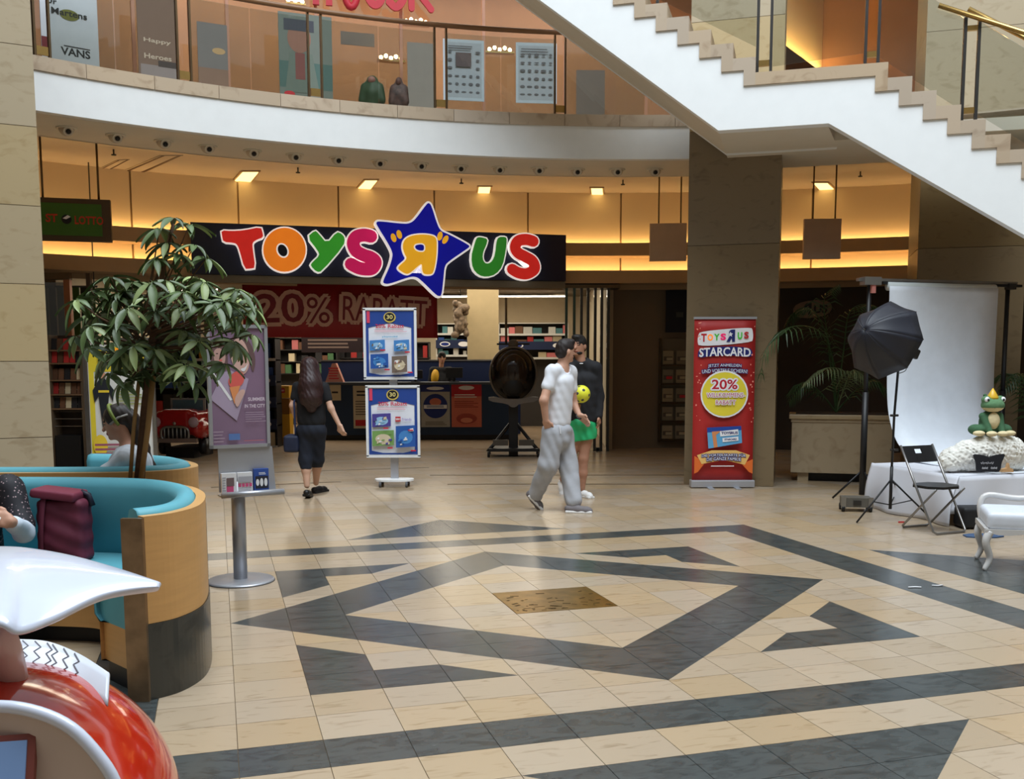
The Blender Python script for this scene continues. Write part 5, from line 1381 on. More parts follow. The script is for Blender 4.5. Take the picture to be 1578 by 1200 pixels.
a_, b_ = u_(300, 700), u_(420, 630); ar.lines(a_[0], a_[1], b_[0], b_[1], 5, C('print_text2', 170, 148, 166), .3)
a_, b_ = u_(110, 825), u_(175, 745); ar.lines(a_[0], a_[1], b_[0], b_[1], 4, C('print_text2', 170, 148, 166), .4)
a_, b_ = u_(200, 805), u_(265, 765); ar.rect(a_[0], a_[1], b_[0], b_[1], C('print_sky', 96, 130, 190)); a_, b_ = u_(290, 815), u_(430, 795); ar.lines(a_[0], a_[1], b_[0], b_[1], 1, C('print_coral2', 190, 110, 120), .3)
ar.build('poster_print', ss, rot=(0, 0, S2.yaw))
# tray with leaflets
(tx0, tz0), (tx1, tz1) = S2.px(336, 693), S2.px(420, 716)
bz = S2.px(380, 756)[1]
MB().prism([(tx0, bz), (tx1 + .02, bz), (tx1, zb_ + .0), (tx0 + .0, zb_ + .0)], .0, .012, M_ALU, Rr).build('back_plate', ss)
MB().tube([Rr @ Vector((tx0 - .01, -.1, bz - .01)), Rr @ Vector((tx1 + .05, -.1, bz - .01))], .022, M_ALU, 12).build('tray_lip', ss)
MB().box(((tx0 + tx1) / 2 + .02, -.05, bz - .02), (tx1 - tx0 + .06, .12, .012), M_ALU, Rr).build('tray', ss)
for k, (xo, m, l, kind) in enumerate([(.0, M_W, 'white leaflets with a pink photo at the left of the leaflet tray', 0), (.115, M_W, 'white leaflets with four pink squares in the middle of the tray', 1), (.235, C('leaf_blue', 52, 84, 160), 'blue leaflets with a dark picture at the right of the tray', 2)]):
    c = S2.o + Rr @ Vector((tx0 + .06 + xo, -.055, bz + .002 - .014)); 
    lf = thing('leaflet_pile', l, 'leaflets', c, S2.yaw, 'leaflet piles in the tray')
    hh = .15 + .02 * (k == 2); MB().box((0, .02, hh / 2 + .004), (.108, .03, hh), m).build('stack', lf)
    a2 = Art()
    if kind == 0: a2.rect(-.02, .01, .03, .06, C('leaf_pink', 214, 84, 130)).rect(-.02, .06, .035, .12, C('leaf_photo', 120, 100, 100)).lines(-.05, .02, -.025, .13, 6, C('ink_fogl', 170, 170, 176))
    elif kind == 1:
        for j in range(4): a2.rect(-.05 + .026 * j, .05, -.03 + .026 * j, .075, C('leaf_pink', 214, 84, 130))
        a2.rect(-.05, .085, .05, .125, C('leaf_grey', 176, 176, 184)).lines(-.05, .015, .05, .045, 3, C('ink_fogl', 170, 170, 176))
    else: a2.rect(-.045, .03, .05, .12, C('leaf_dark', 44, 44, 56)).ellipse(0, .075, .012, .03, M_W).ellipse(-.03, .075, .012, .025, M_W).ellipse(.03, .075, .012, .03, M_W).lines(-.02, .13, .04, .15, 2, M_W)
    a2.build('print', lf, loc=(0, .004, 0))

# ---- double poster stand on castors
ds_p = G(608, 749); ds = thing('double_poster_stand', 'white stand on castors with two blue framed discount posters', 'poster stand', ds_p)
DP = Plane(ds_p, math.radians(2)); 
pz_ = DP.px(600, 480)[1]
MB().box((0, .05, pz_ / 2 + .03), (.10, .05, pz_ - .06), M_ALU).build('pole', ds)
MB().prism(smoothpoly([(-.25, -.16), (.25, -.16), (.25, .16), (-.25, .16)], 2), .075, .10, M_WHITE, axes='xy').build('base', ds)
for x in (-.17, .17):
    for y in (-.12, .12): MB().lathe([(.036, -.014), (.036, .014)], C('castor', 90, 92, 96), 14, Matrix.Translation((x, y, .036)) @ Matrix.Rotation(PI / 2, 4, 'Y')).build('castor', ds)
BLU = C('promo_blue', 36, 70, 150); BLU2 = C('promo_blue2', 70, 116, 190)
def promo(q, nm):
    (x0, z0), (x1, z1) = DP.px(q[0], q[3]), DP.px(q[2], q[1]); w, h = x1 - x0, z1 - z0
    fr = MB().box((x0 + w / 2, .0, z0 + h / 2), (w, .03, h), C('promo_paper', 232, 236, 246, rough=.25)).build('poster_board', ds)
    for c, s in (((x0, -.01, z0 + h / 2), (.03, .05, h)), ((x1, -.01, z0 + h / 2), (.03, .05, h)), ((x0 + w / 2, -.01, z0), (w + .03, .05, .03)), ((x0 + w / 2, -.01, z1), (w + .03, .05, .03))): MB().box(c, s, M_WHITE).build('frame_bar', fr)
    ar = Art(.0015); X = lambda a: x0 + w * a; Z = lambda a: z0 + h * a
    ar.poly([(X(.03), Z(.72)), (X(.03), Z(.97)), (X(.97), Z(.97)), (X(.97), Z(.72)), (X(.9), Z(.735)), (X(.5), Z(.80)), (X(.1), Z(.735))], BLU); ar.rect(X(.03), Z(.03), X(.08), Z(.73), BLU); ar.rect(X(.92), Z(.03), X(.97), Z(.73), BLU)
    ar.poly([(X(.03), Z(.03)), (X(.97), Z(.03)), (X(.97), Z(.09)), (X(.7), Z(.05)), (X(.3), Z(.05)), (X(.03), Z(.09))], BLU)
    ar.rect(X(.05), Z(.80), X(.11), Z(.97), C('promo_rose', 220, 70, 100)); ar.ellipse(X(.5), Z(.88), w * .12, h * .075, C('promo_gold', 214, 190, 96)); ar.ellipse(X(.5), Z(.885), w * .095, h * .06, M_K); ar.text('30', X(.5), Z(.885), w * .12, h * .06, C('promo_gold2', 236, 220, 140), .015)
    ar.text('20% Rabatt', X(.5), Z(.755), w * .56, h * .055, C('promo_red', 206, 30, 60), .012); ar.lines(X(.2), Z(.665), X(.9), Z(.705), 2, C('promo_pink', 232, 150, 160), .3)
    PB = C('pack_blue', 70, 136, 204); PD = C('pack_deep', 40, 90, 170); PG = C('pack_grey', 120, 104, 92); PV = C('pack_violet', 80, 70, 150); PGn = C('pack_green', 120, 160, 90); PC = C('pack_cream', 214, 200, 170)
    def packbits(a, b, c, d, ms):
        for q in range(9):
            u, v = random.uniform(a + .02, c - .1), random.uniform(b + .02, d - .06); ww, hh = random.uniform(.03, .09), random.uniform(.015, .05)
            ar.poly([(X(u), Z(v)), (X(u + ww), Z(v + .006)), (X(u + ww * .9), Z(v + hh)), (X(u + .01), Z(v + hh * .8))], ms[q % 4])
    def pack(a, b, c, d, m, m2, m3): ar.poly([(X(a), Z(b)), (X(c), Z(b + .015)), (X(c), Z(d)), (X(a), Z(d - .012))], m); ar.ellipse(X((a + c) / 2), Z((b + d) / 2 - .01), w * (c - a) * .36, h * (d - b) * .3, m2, 14); packbits(a, b, c, d, (m2, m3, m, M_W))
    if nm == 0:
        ar.text('playmobil', X(.5), Z(.60), w * .3, h * .025, C('pack_teal', 90, 170, 206), .03)
        pack(.1, .40, .40, .56, PB, C('pack_sky', 150, 196, 230), PG); pack(.58, .39, .88, .56, PB, C('pack_sky', 150, 196, 230), PC); pack(.12, .14, .47, .36, PD, PB, C('pack_sky', 150, 196, 230)); pack(.54, .08, .84, .33, PG, PC, C('pack_brick', 160, 96, 80))
    else:
        ar.rect(X(.55), Z(.50), X(.65), Z(.57), M_R).text('LEGO', X(.60), Z(.535), w * .08, h * .03, M_W, .04); ar.text('Friends', X(.77), Z(.53), w * .18, h * .04, C('pack_lilac', 150, 130, 190), .01)
        pack(.1, .42, .46, .62, PV, C('pack_sky', 150, 196, 230), PC); pack(.1, .15, .52, .38, PGn, PC, PV); pack(.56, .13, .94, .45, PD, PB, M_W)
    for a, b in ((.32, .4), (.8, .37), (.4, .12), (.85, .08)): ar.rect(X(a), Z(b), X(a + .1), Z(b + .018), C('promo_red', 206, 30, 60))
    ar.build('poster_print', fr, loc=(0, -.018, 0))
promo((563, 476, 640, 583), 0); promo((567, 595, 645, 703), 1)

# ---- red roll-up banner
rp_ = G(1116, 751); rb = thing('roll_up_banner', 'tall red roll-up banner in front of the right pillar', 'banner', rp_)
RP = Plane(rp_, 0.0)
(x0, z0), (x1, z1) = RP.px(1066, 741), RP.px(1165, 491); w, h = x1 - x0, z1 - z0
MB().box(((x0 + x1) / 2, 0, .055), (w + .04, .14, .09), M_ALU).build('cassette', rb, bevel=.01)
for x in (x0 + w * .28, x0 + w * .72): MB().box((x, -.05, .006), (.07, .36, .012), M_ALU).build('foot', rb)
MB().grid(lambda u, v: (x0 + w * u, .0 + .004 * math.sin(v * 9), z0 + h * v), 6, 16, mat('rollup_red', rgb(176, 42, 40), rough=.5, var=.12, scale=2)).build('sheet', rb, solid=.004)
MB().box(((x0 + x1) / 2, 0, z1 + .01), (w + .02, .03, .03), M_ALU).build('top_bar', rb)
MB().tube([((x0 + x1) / 2, .05, .08), ((x0 + x1) / 2, .05, z1)], .012, M_DSTEEL, 8).build('support_pole', rb)
ar = Art(.0015); ar.k = 5; X = lambda a: x0 + w * a; Z = lambda a: z0 + h * a
NV = C('rollup_navy', 26, 36, 110); YL = C('rollup_yellow', 232, 214, 60); TW = C('rollup_white', 240, 240, 244)
logo = [(.08, .83), (.93, .855), (.96, .88), (.95, .93), (.92, .95), (.1, .925), (.06, .9), (.05, .86)]
ar.poly(smoothpoly([(X(a), Z(b)) for a, b in logo], 2), TW)
lc = [M_R, C('letter_orange', 244, 132, 34), LG, LM]
for k, ch in enumerate('TOYS'): ar.text(ch, X(.155 + .105 * k), Z(.885 + .002 * k), w * .09, h * (.05 if k == 0 else .04), lc[k], .04)
ar.text('R', X(.59), Z(.897), -w * .14, h * .075, NV, .07); ar.poly([(X(.585) + .035 * math.sin(a) * (1 if i % 2 == 0 else .45), Z(.905) + .035 * math.cos(a) * (1 if i % 2 == 0 else .45)) for i, a in enumerate([PI * j / 5 for j in range(10)])], TW)
ar.text('U', X(.74), Z(.897), w * .075, h * .042, LG, .04); ar.text('S', X(.845), Z(.90), w * .075, h * .042, M_R, .04)
ar.poly(smoothpoly([(X(a), Z(b)) for a, b in [(.06, .76), (.3, .775), (.5, .78), (.7, .775), (.95, .765), (.95, .80), (.9, .825), (.5, .835), (.1, .82), (.06, .80)]], 1), NV)
ar.text('STARCARD', X(.5), Z(.80), w * .84, h * .055, TW, .025, 0, .012)
ar.outlined('JETZT ANMELDEN', X(.5), Z(.715), w * .54, h * .022, TW, NV, .0, .06, 0, .008); ar.outlined('UND VORTEILE SICHERN!', X(.5), Z(.685), w * .74, h * .022, TW, NV, .0, .06, 0, .014)
ar.ellipse(X(.5), Z(.54), w * .39, h * .145, TW); ar.ellipse(X(.5), Z(.54), w * .365, h * .135, YL)
RD2 = C('rollup_lettering', 190, 28, 50)
ar.outlined('20%', X(.5), Z(.60), w * .42, h * .06, RD2, TW, .02, .05); ar.outlined('WILLKOMMENS-', X(.52), Z(.535), w * .62, h * .026, RD2, TW, .0, .05); ar.outlined('RABATT', X(.52), Z(.49), w * .32, h * .026, RD2, TW, .0, .05)
ar.poly([(X(.25), Z(.205)), (X(.80), Z(.24)), (X(.78), Z(.345)), (X(.22), Z(.335))], C('card_sky', 96, 170, 216)); ar.poly([(X(.22), Z(.335)), (X(.78), Z(.345)), (X(.785), Z(.32)), (X(.225), Z(.305))], C('card_navy', 30, 70, 160)); ar.poly([(X(.34), Z(.21)), (X(.4), Z(.215)), (X(.37), Z(.29)), (X(.46), Z(.315)), (X(.3), Z(.31))], C('card_orange', 216, 140, 90))
ar.poly([(X(.44), Z(.28)), (X(.74), Z(.29)), (X(.73), Z(.325)), (X(.43), Z(.312))], TW); ar.text('TOYSRUS', X(.59), Z(.302), w * .27, h * .016, NV, .04, .03); ar.poly([(X(.48), Z(.245)), (X(.74), Z(.255)), (X(.735), Z(.28)), (X(.475), Z(.27))], TW); ar.text('STARCARD', X(.61), Z(.2625), w * .2, h * .011, NV, .04, .03)
OR = C('rollup_orange', 226, 110, 44); PE = C('rollup_peach', 236, 190, 110)
ar.poly([(X(.02), Z(.05)), (X(.02), Z(.16)), (X(.2), Z(.12)), (X(.08), Z(.06))], OR); ar.poly([(X(.98), Z(.05)), (X(.98), Z(.14)), (X(.8), Z(.11)), (X(.92), Z(.06))], OR)
ar.poly([(X(.06), Z(.165)), (X(.3), Z(.195)), (X(.7), Z(.195)), (X(.93), Z(.165)), (X(.85), Z(.105)), (X(.5), Z(.135)), (X(.14), Z(.11))], PE)
ar.outlined('DIE VORTEILSKARTE FÜR', X(.5), Z(.168), w * .72, h * .019, TW, NV, .0, .06, 0, .012); ar.outlined('DIE GANZE FAMILIE', X(.5), Z(.144), w * .56, h * .019, TW, NV, .0, .06, 0, .012); ar.lines(X(.29), Z(.092), X(.75), Z(.104), 1, TW)
random.seed(21)
for k in range(34): 
    e = random.choice([(.02, .1), (.88, .97)]); ar.ellipse(X(random.uniform(*e)), Z(random.uniform(.35, .98)), w * random.uniform(.006, .017), w * random.uniform(.006, .017), C('rollup_dot', 236, 150, 130), 8)
ar.build('print', rb)
# ================================================================== RIGHT SIDE: PHOTO SET, PLANTER, PALMS
# ---- marble planter box with palms
pa = G(1218, 741); pbx = thing('planter_box', 'pale marble planter box with a moulded top between pillar and photo set', 'planter', pa, SY)
w = 1.28; zt_ = .92
M_MARB = stone_mat('pale_marble', rgb(176, 158, 130), rgb(190, 174, 148), rgb(158, 138, 110), .35, (1, 1, 1), .8)
MB().box((w / 2, .3, .12 + (zt_ - .2) / 2), (w, .6, zt_ - .2), M_MARB).build('box', pbx)
MB().box((w / 2, .3, zt_ - .05), (w + .08, .68, .06), M_MARB).build('top_slab', pbx, bevel=.01); MB().box((w / 2, .3, zt_ - .1), (w + .03, .63, .05), M_MARB).build('moulding', pbx, bevel=.01)
MB().box((.16, .3, .06), (.14, .5, .12), M_MARB).build('foot', pbx); MB().box((w - .16, .3, .06), (.14, .5, .12), M_MARB).build('foot', pbx)
MB().box((w / 2, .34, .06), (w - .4, .4, .118), M_BLACK).build('plinth', pbx)  # block coloured black for the shade in the recess under the box
MB().box((w / 2, .3, zt_ - .015), (w - .1, .5, .02), C('soil', 58, 44, 34)).build('soil', pbx)
M_PALM = mat('palm_leaf', rgb(58, 84, 48), rough=.4, var=.3, scale=5); M_PALM2 = mat('palm_leaf_pale', rgb(120, 136, 96), rough=.4, var=.3, scale=5)
def frond(parent, pts, m, L=.34, n=24, tw=.018):
    P = catmull([Vector(p) for p in pts], 8); mb = MB()
    mb.tube(P, [.012 * (1 - .8 * i / len(P)) for i in range(len(P))], m, 5)
    for i in range(n):
        t = .22 + .76 * i / (n - 1); k = min(int(t * (len(P) - 1)), len(P) - 2); p = P[k]; d = (P[k + 1] - P[k]).normalized()
        sd_ = d.cross(Vector((0, 0, 1))); sd_ = sd_.normalized() if sd_.length > .05 else Vector((1, 0, 0))
        l = L * (math.sin(PI * (.15 + .8 * t)) ** .7)
        for s in (-1, 1):
            dr = (sd_ * s * .75 + d * .55 + Vector((0, 0, -.35))).normalized(); q = p + dr * l * .55 + Vector((0, 0, .02)); e = p + dr * l + Vector((0, 0, -.09 * l / .3)); nn = d.cross(dr).normalized().cross(dr).normalized() * tw / 2
            mb.add([p - nn * .4, p + nn * .4, q + nn, e, q - nn], [(0, 1, 2, 3, 4)], m)
    return mb.build('frond', parent)
pb0 = PY(1290, 640, 13.35)
palm = thing('potted_palm', 'dark arching palm growing in the marble planter box', 'plant', (pb0.x, 13.4, zt_))
def pw(x, y, dy=0.0): p = PY(x, y, 13.4 + dy); return Vector((p.x - pb0.x, dy, p.z - zt_))
B0 = Vector((0, 0, 0))
for pts, m in (([B0, pw(1285, 560), pw(1262, 510, -.4), pw(1215, 505, -.95), pw(1180, 540, -1.05), pw(1172, 590, -1.05)], M_PALM), ([B0, pw(1288, 600), pw(1300, 572, -.2), pw(1270, 568, -.4), pw(1242, 590, -.5)], M_PALM2), ([B0, pw(1300, 600), pw(1315, 570, -.15), pw(1340, 590, -.3)], M_PALM2),
               ([B0, pw(1280, 540), pw(1255, 480, .1), pw(1225, 480, .1), pw(1205, 520, .05)], M_PALM), ([B0, pw(1300, 540), pw(1310, 480, .1), pw(1345, 470, .1), pw(1375, 500, .1)], M_PALM), ([B0, pw(1320, 600), pw(1350, 585, -.1), pw(1380, 620, -.2)], M_PALM), ([B0, pw(1275, 520, .1), pw(1270, 460, .15), pw(1290, 440, .15)], M_PALM), ([B0, pw(1260, 600), pw(1235, 590, -.1), pw(1215, 620, -.15)], M_PALM)):
    frond(palm, pts, m, L=.30)
pm2 = PY(1545, 640, 13.0); palm2 = thing('potted_palm', 'dark palm in the shade behind the plush frog', 'plant', (pm2.x, 12.2, 0))
MB().lathe([(.2, 0), (.26, .5), (.24, .5)], M_BLACK, 20).build('pot', palm2)
for a in range(7):
    c_, s_ = math.cos(a * .9), math.sin(a * .9); frond(palm2, [(0, 0, .5), (c_ * .1, s_ * .1, 1.1), (c_ * .35, s_ * .3, 1.45), (c_ * .6, s_ * .5, 1.25)], M_PALM, .3, 20)
# faint reflection of the shop sign, painted as a board on the dark wall
DPn = Plane((3.9, 18.4, 0), math.atan2(15.6 - 18.4, 12 - 3.9)); DPn.o -= DPn.n * .05
(x0, z0), (x1, z1) = DPn.px(1222, 492), DPn.px(1282, 460)
t = thing('sign_reflection', 'painted reflection of the rounded toy shop sign in the dark window behind the palms', 'sign', DPn.o + DPn.d * x0 + Vector((0, 0, z0)), DPn.yaw); w, h = x1 - x0, z1 - z0
MB().prism(smoothpoly([(0, 0), (w, .05), (w, h), (0, h - .05)], 2), -.02, .03, C('reflection_board', 112, 94, 76)).build('board', t)
Art().text('R', w * .35, h * .5, -w * .26, h * .6, C('reflection_ink', 30, 26, 26), .05).text('US', w * .72, h * .5, w * .36, h * .42, C('reflection_ink', 30, 26, 26), .04).build('lettering', t, loc=(0, -.021, 0))

# ---- low photo table, aligned with the floor grid
TC = G(1474, 809); tyaw = -YAW
TD2 = Vector((math.cos(tyaw), math.sin(tyaw), 0)); TD1 = Vector((-TD2.y, TD2.x, 0))
tb = thing('photo_table', 'low photo table covered with a white cloth', 'table', TC, tyaw)
TL, TDp, TH = 2.4, 1.30, .485
M_CLOTH = mat('white_cloth', rgb(214, 216, 224), rough=.75, var=.03, scale=3)
MB().box((TL / 2, TDp / 2 + .02, TH - .03), (TL - .08, TDp - .08, .04), M_WOOD).build('tabletop', tb)
for x in (.15, TL - .15):
    for y in (.15, TDp - .15): MB().box((x, y, (TH - .05) / 2), (.05, .05, TH - .05), M_DSTEEL).build('leg', tb)
# cloth: top, front apron and the long left side that reaches the floor
cl_ = MB()
cl_.box((TL / 2, TDp / 2, TH - .004), (TL, TDp, .008), M_CLOTH)
cl_.grid(lambda u, v: (u * TL - (1 - u) ** 10 * v * .13 - .01 * (1 - u), -.012 - .03 * v * (1 + math.sin(u * 26) * .6) , (TH - .002) * (1 - v) + v * (.12 + .02 * math.sin(u * 9))), 60, 8, M_CLOTH)
cl_.grid(lambda u, v: (-.01 - v * (.10 + .05 * math.sin(u * 11 + 1)) - .03 * math.sin(v * 3), u * (TDp + .05) - .02 - .06 * v * (1 - u), (TH - .002) * (1 - v) + .006), 44, 14, M_CLOTH)
cl_.build('cloth', tb, solid=.004)
MB().tube([(-.005, -.005, TH + .002), (-.005, TDp * .75, TH + .002)], .004, C('paper_edge', 150, 150, 156), 5).build('seam', tb)
# ---- backdrop: stands, bar, paper roll
BS = G(1328, 770); bd = thing('photo_backdrop', 'white paper photo backdrop on a stand with a metal crossbar', 'backdrop', BS, tyaw)
zb_ = PY(1328, 434, BS.y).z; BL = 2.05
for x in (0.0, BL - .12):
    MB().tube([(x, 0, .06), (x, 0, 1.25)], .036, M_BLACK, 12).build('stand_sleeve', bd); MB().tube([(x, 0, 1.2), (x, 0, zb_)], .026, M_BLACK, 12).build('stand_pole', bd)
    for a in (.6, 2.7, 4.8): MB().tube([(x, 0, .35), (x + .33 * math.cos(a), .33 * math.sin(a), .015)], .012, M_BLACK, 8).build('stand_leg', bd)
MB().box((BL / 2 - .08, 0, zb_ + .02), (BL + .16, .05, .035), M_STEEL).build('crossbar', bd); MB().box((BL / 2 + .1, -.02, zb_ - .01), (BL - .1, .05, .03), M_BLACK).build('roller_bar', bd)
cp_ = MB().box((.0, -.02, zb_ + .005), (.22, .1, .09), M_STEEL).build('clamp_plate', bd); MB().box((.02, -.03, zb_ - .08), (.05, .06, .1), C('clamp_red', 190, 120, 110)).build('clamp_tag', bd); MB().box((BL - .1, -.02, zb_ - .02), (.1, .08, .07), M_DSTEEL).build('clamp_plate', bd)
px0, px1 = .215, 1.70
MB().tube([(px0, -.04, zb_ - .05), (px1, -.04, zb_ - .05)], .05, C('paper_white', 206, 214, 214, rough=.6), 16).build('paper_roll', bd)
# paper hangs, sweeps forward and lies on the table
off = (TC - BS); tx, ty = off.dot(TD2), off.dot(TD1)
prof = [(-.09, zb_ - .05), (-.09, 1.9), (-.10, 1.3), (-.16, .95), (-.32, .68), (-.58, .53), (-.8, TH + .012), (ty + .25, TH + .008), (ty + .0, TH + .006)]
PP = catmull([Vector((0, a, b)) for a, b in prof], 6); n_ = len(PP)
MB().grid(lambda u, v: (px0 + (px1 - px0) * v + (.05 * max(0, .4 - u)) * (v - .5), PP[round(u * (n_ - 1))].y, PP[round(u * (n_ - 1))].z), n_, 6, C('paper_white2', 222, 228, 236, rough=.6)).build('paper', bd, solid=.003)
# ---- fur cover, plush frog, butterfly board
fc = G(1512, 726, TH + .012); fur = None
random.seed(2)
s = SDF()
for x, y, z, r in ((-.26, .05, .10, .15), (-.12, .03, .13, .17), (.05, .03, .15, .18), (.2, .04, .15, .18), (.34, .06, .14, .16), (-.34, .0, .07, .10), (.0, .12, .12, .16), (.2, .14, .12, .16), (.42, .08, .1, .11)): s.ell((x, y, z * 1.2), (r, r * .8, min(r, z) * 1.2), .05)
rng = np.random.default_rng(4); FW = [tuple(rng.uniform(-170, 170, 3)) + (rng.uniform(0, 6),) for _ in range(9)]
fur = s.build('fur_cushion', None, vox=.011, mats=[mat('white_fur', rgb(232, 230, 222), rough=.95, var=.12, scale=30, bump=1.0)], fold=lambda X, Y, Z: sum(.0028 * np.sin(X * a + Y * b + Z * c + d) for a, b, c, d in FW), smooth=0)
fur.location = (fc.x, fc.y, TH + .016); fur.rotation_euler = (0, 0, .1)
tag(fur, 'white fluffy fur cover lying on the photo table under the plush frog', 'cushion')
fg = PY(1525, 668, fc.y + .06); fr = thing('plush_frog', 'green plush frog with a small golden crown sitting on white fur', 'plush toy', (fg.x, fc.y + .06, min(fg.z, TH + .016 + .36)), .12)
GR, GRD, CRM = mat('plush_green', rgb(92, 130, 92), rough=.95, var=.12, scale=30, bump=.4), mat('plush_dark_green', rgb(66, 104, 74), rough=.95, var=.12, scale=30, bump=.4), mat('plush_cream', rgb(224, 208, 166), rough=.95, var=.08, scale=30, bump=.4)
MB_ = SDF().ell((0, .02, .12), (.10, .09, .13), .04).cap((-.09, -.01, .19), (-.06, -.1, .03), .038, .03, .03).cap((.09, -.01, .19), (.07, -.1, .03), .038, .03, .03).ell((-.15, .0, .055), (.07, .09, .055), .03).ell((.15, .0, .055), (.07, .09, .055), .03)
MB_.build('body', fr, vox=.009, mats=[GRD])
SDF().ell((0, -.03, .30), (.115, .10, .07), .03).ell((-.075, -.03, .355), (.045, .045, .042), .02).ell((.075, -.03, .355), (.045, .045, .042), .02).build('head', fr, vox=.008, mats=[GR, CRM], pick=lambda c: ((c[:, 2] < .276) & (c[:, 1] < .0)).astype(int))
MB().ball((0, -.055, .145), (.065, .045, .085), CRM).build('belly', fr)
for sx in (-1, 1):
    MB().ball((sx * .085, -.065, .358), (.026, .018, .028), M_W).build('eye', fr); MB().ball((sx * .082, -.082, .356), (.012, .006, .013), M_K).build('pupil', fr)
    MB().ball((sx * .06, -.13, .02), (.055, .045, .028), CRM).build('front_foot', fr); MB().ball((sx * .165, -.08, .022), (.06, .05, .028), CRM).build('hind_foot', fr)
GD = C('crown_gold', 220, 176, 50, rough=.3)
MB().lathe([(.058, 0), (.056, .02), (.034, .06), (.004, .11)], GD, 10, Matrix.Translation((.0, -.02, .362))).build('crown', fr)
MB().ball((-.07, -.0, .40), (.02, .012, .014), GRD).build('ear', fr)
bp_ = PY(1522, 722, fc.y - .17); bf = thing('butterfly_board', 'black butterfly shaped chalk board leaning on the fur', 'board', (bp_.x, fc.y - .19, TH + .02), .06)
wb2 = [(-.01, .16), (-.09, .18), (-.165, .185), (-.15, .14), (-.13, .10), (-.125, .02), (-.10, .0), (0, .02), (.10, .0), (.125, .03), (.13, .10), (.15, .14), (.165, .185), (.09, .18), (.01, .16), (.0, .13)]
MB().prism(smoothpoly(wb2, 1), 0, .012, C('chalk_black', 28, 30, 38, rough=.7)).build('board', bf)
for sx in (-1, 1): MB().tube([(0, .004, .14), (sx * .015, .004, .175)], .003, M_BLACK, 5).build('feeler', bf)
for z_, x0_, x1_ in ((.095, -.085, .045), (.045, -.07, -.01), (.045, .02, .085)): MB().tube([(x0_ + (x1_ - x0_) * i / 24, -.002, z_ + .011 * math.sin(i * 1.9) + .004 * math.sin(i * 5.1)) for i in range(25)], .0022, C('chalk', 190, 190, 196), 4).build('chalk_scribble', bf)
wp = PY(1552, 728, fc.y - .15); o = MB().prism([(-.06, 0), (.06, 0), (.055, .03), (.02, .045), (.01, .09), (-.005, .04), (-.05, .03)], 0, .05, mat('light_wood', rgb(206, 164, 118), rough=.6)).build('wooden_wedge', loc=(wp.x, fc.y - .16, TH + .02)); tag(o, 'small pale wooden wedge beside the butterfly board', 'wood block')
# ---- light stand with umbrella
LS = G(1371, 802); lsd = thing('light_stand', 'black tripod light stand with an open black photo umbrella', 'photo light', LS)
def lw(x, y, dy=0.0): p = PY(x, y, LS.y + dy); return Vector((p.x - LS.x, dy, p.z))
top_ = lw(1386, 548)
MB().tube([(0, 0, .12), (0, 0, .55)], .016, M_BLACK, 10).build('pole', lsd); MB().tube([(0, 0, .5), lw(1378, 640), top_], .012, M_BLACK, 10).build('pole_extension', lsd)
for (x, y) in ((1320, 806), (1436, 801), (1392, 765)):
    e = G(x, y) - LS; e.z = .008; MB().tube([(0, 0, .42), e * .45 + Vector((0, 0, .23)), e], .009, M_BLACK, 8).build('leg', lsd); MB().tube([(0, 0, .16), e * .5 + Vector((0, 0, .2))], .006, M_BLACK, 6).build('brace', lsd)
for y in (640, 693): MB().tube([lw(1375, y) + Vector((-.02, 0, 0)), lw(1375, y) + Vector((.06, 0, 0))], .012, M_DSTEEL, 8).build('knob', lsd)
fh = MB().box((0, 0, 0), (.14, .16, .1), M_BLACK).build('flash_head', lsd, bevel=.015); fh.location = lw(1401, 542, .05); fh.rotation_euler = (.2, .3, .5)
MB().tube(catmull([lw(1398, 556), lw(1396, 570), lw(1386, 575)], 5), .004, M_BLACK, 5).build('cable', lsd)
apex = lw(1333, 508, -.28); cen = lw(1363, 524, -.02); ax_ = (apex - cen).normalized()
Q = ax_.to_track_quat('Z', 'Y').to_matrix().to_4x4(); Um = Matrix.Translation(cen) @ Q; Ru = .395; Hu = (apex - cen).length
um = bpy.data.objects.new('umbrella', None); COL.objects.link(um); um.parent = lsd
UMB = C('umbrella_black', 34, 36, 46, rough=.5)
for k in range(8):
    a0, a1 = 2 * PI * k / 8, 2 * PI * (k + 1) / 8
    def f(u, v, a0=a0, a1=a1):
        r = Ru * v; a = a0 + (a1 - a0) * u; sag = 1 - .10 * math.sin(PI * u) * v
        x, y = math.cos(a) * r * sag, math.sin(a) * r * sag
        return Um @ Vector((x, y, Hu * (1 - v ** 2) - .02 * math.sin(PI * u) * v))
    MB().grid(f, 7, 8, UMB).build('umbrella_panel', lsd, solid=.002)
    MB().tube([Um @ Vector((math.cos(a0) * Ru * v, math.sin(a0) * Ru * v, Hu * (1 - v ** 2) - .006)) for v in [j / 6 for j in range(7)]] , .004, M_DSTEEL, 5).build('umbrella_rib', lsd)
bpy.data.objects.remove(um)
MB().tube([apex + ax_ * .03, cen - ax_ * .35], .006, M_DSTEEL, 6).build('umbrella_shaft', lsd)
# ---- dolly case
dc = G(1326, 790); dl_ = thing('equipment_case', 'small metal edged equipment case on castors at the backdrop stand', 'case', dc + Vector((0, .16, 0)), -.18)
MB().box((0, 0, .10), (.30, .22, .10), C('case_grey', 96, 92, 84, rough=.5)).build('case_body', dl_)
for x in (-.14, .14):
    MB().box((x, -.112, .10), (.05, .012, .12), M_STEEL).build('corner', dl_)
    for y in (-.09, .09): MB().lathe([(.036, -.015), (.036, .015)], M_BLACK, 12, Matrix.Translation((x, y, .036)) @ Matrix.Rotation(PI / 2, 4, 'Y')).build('castor', dl_)
MB().box((0, -.115, .10), (.08, .01, .05), M_DSTEEL).build('latch', dl_)
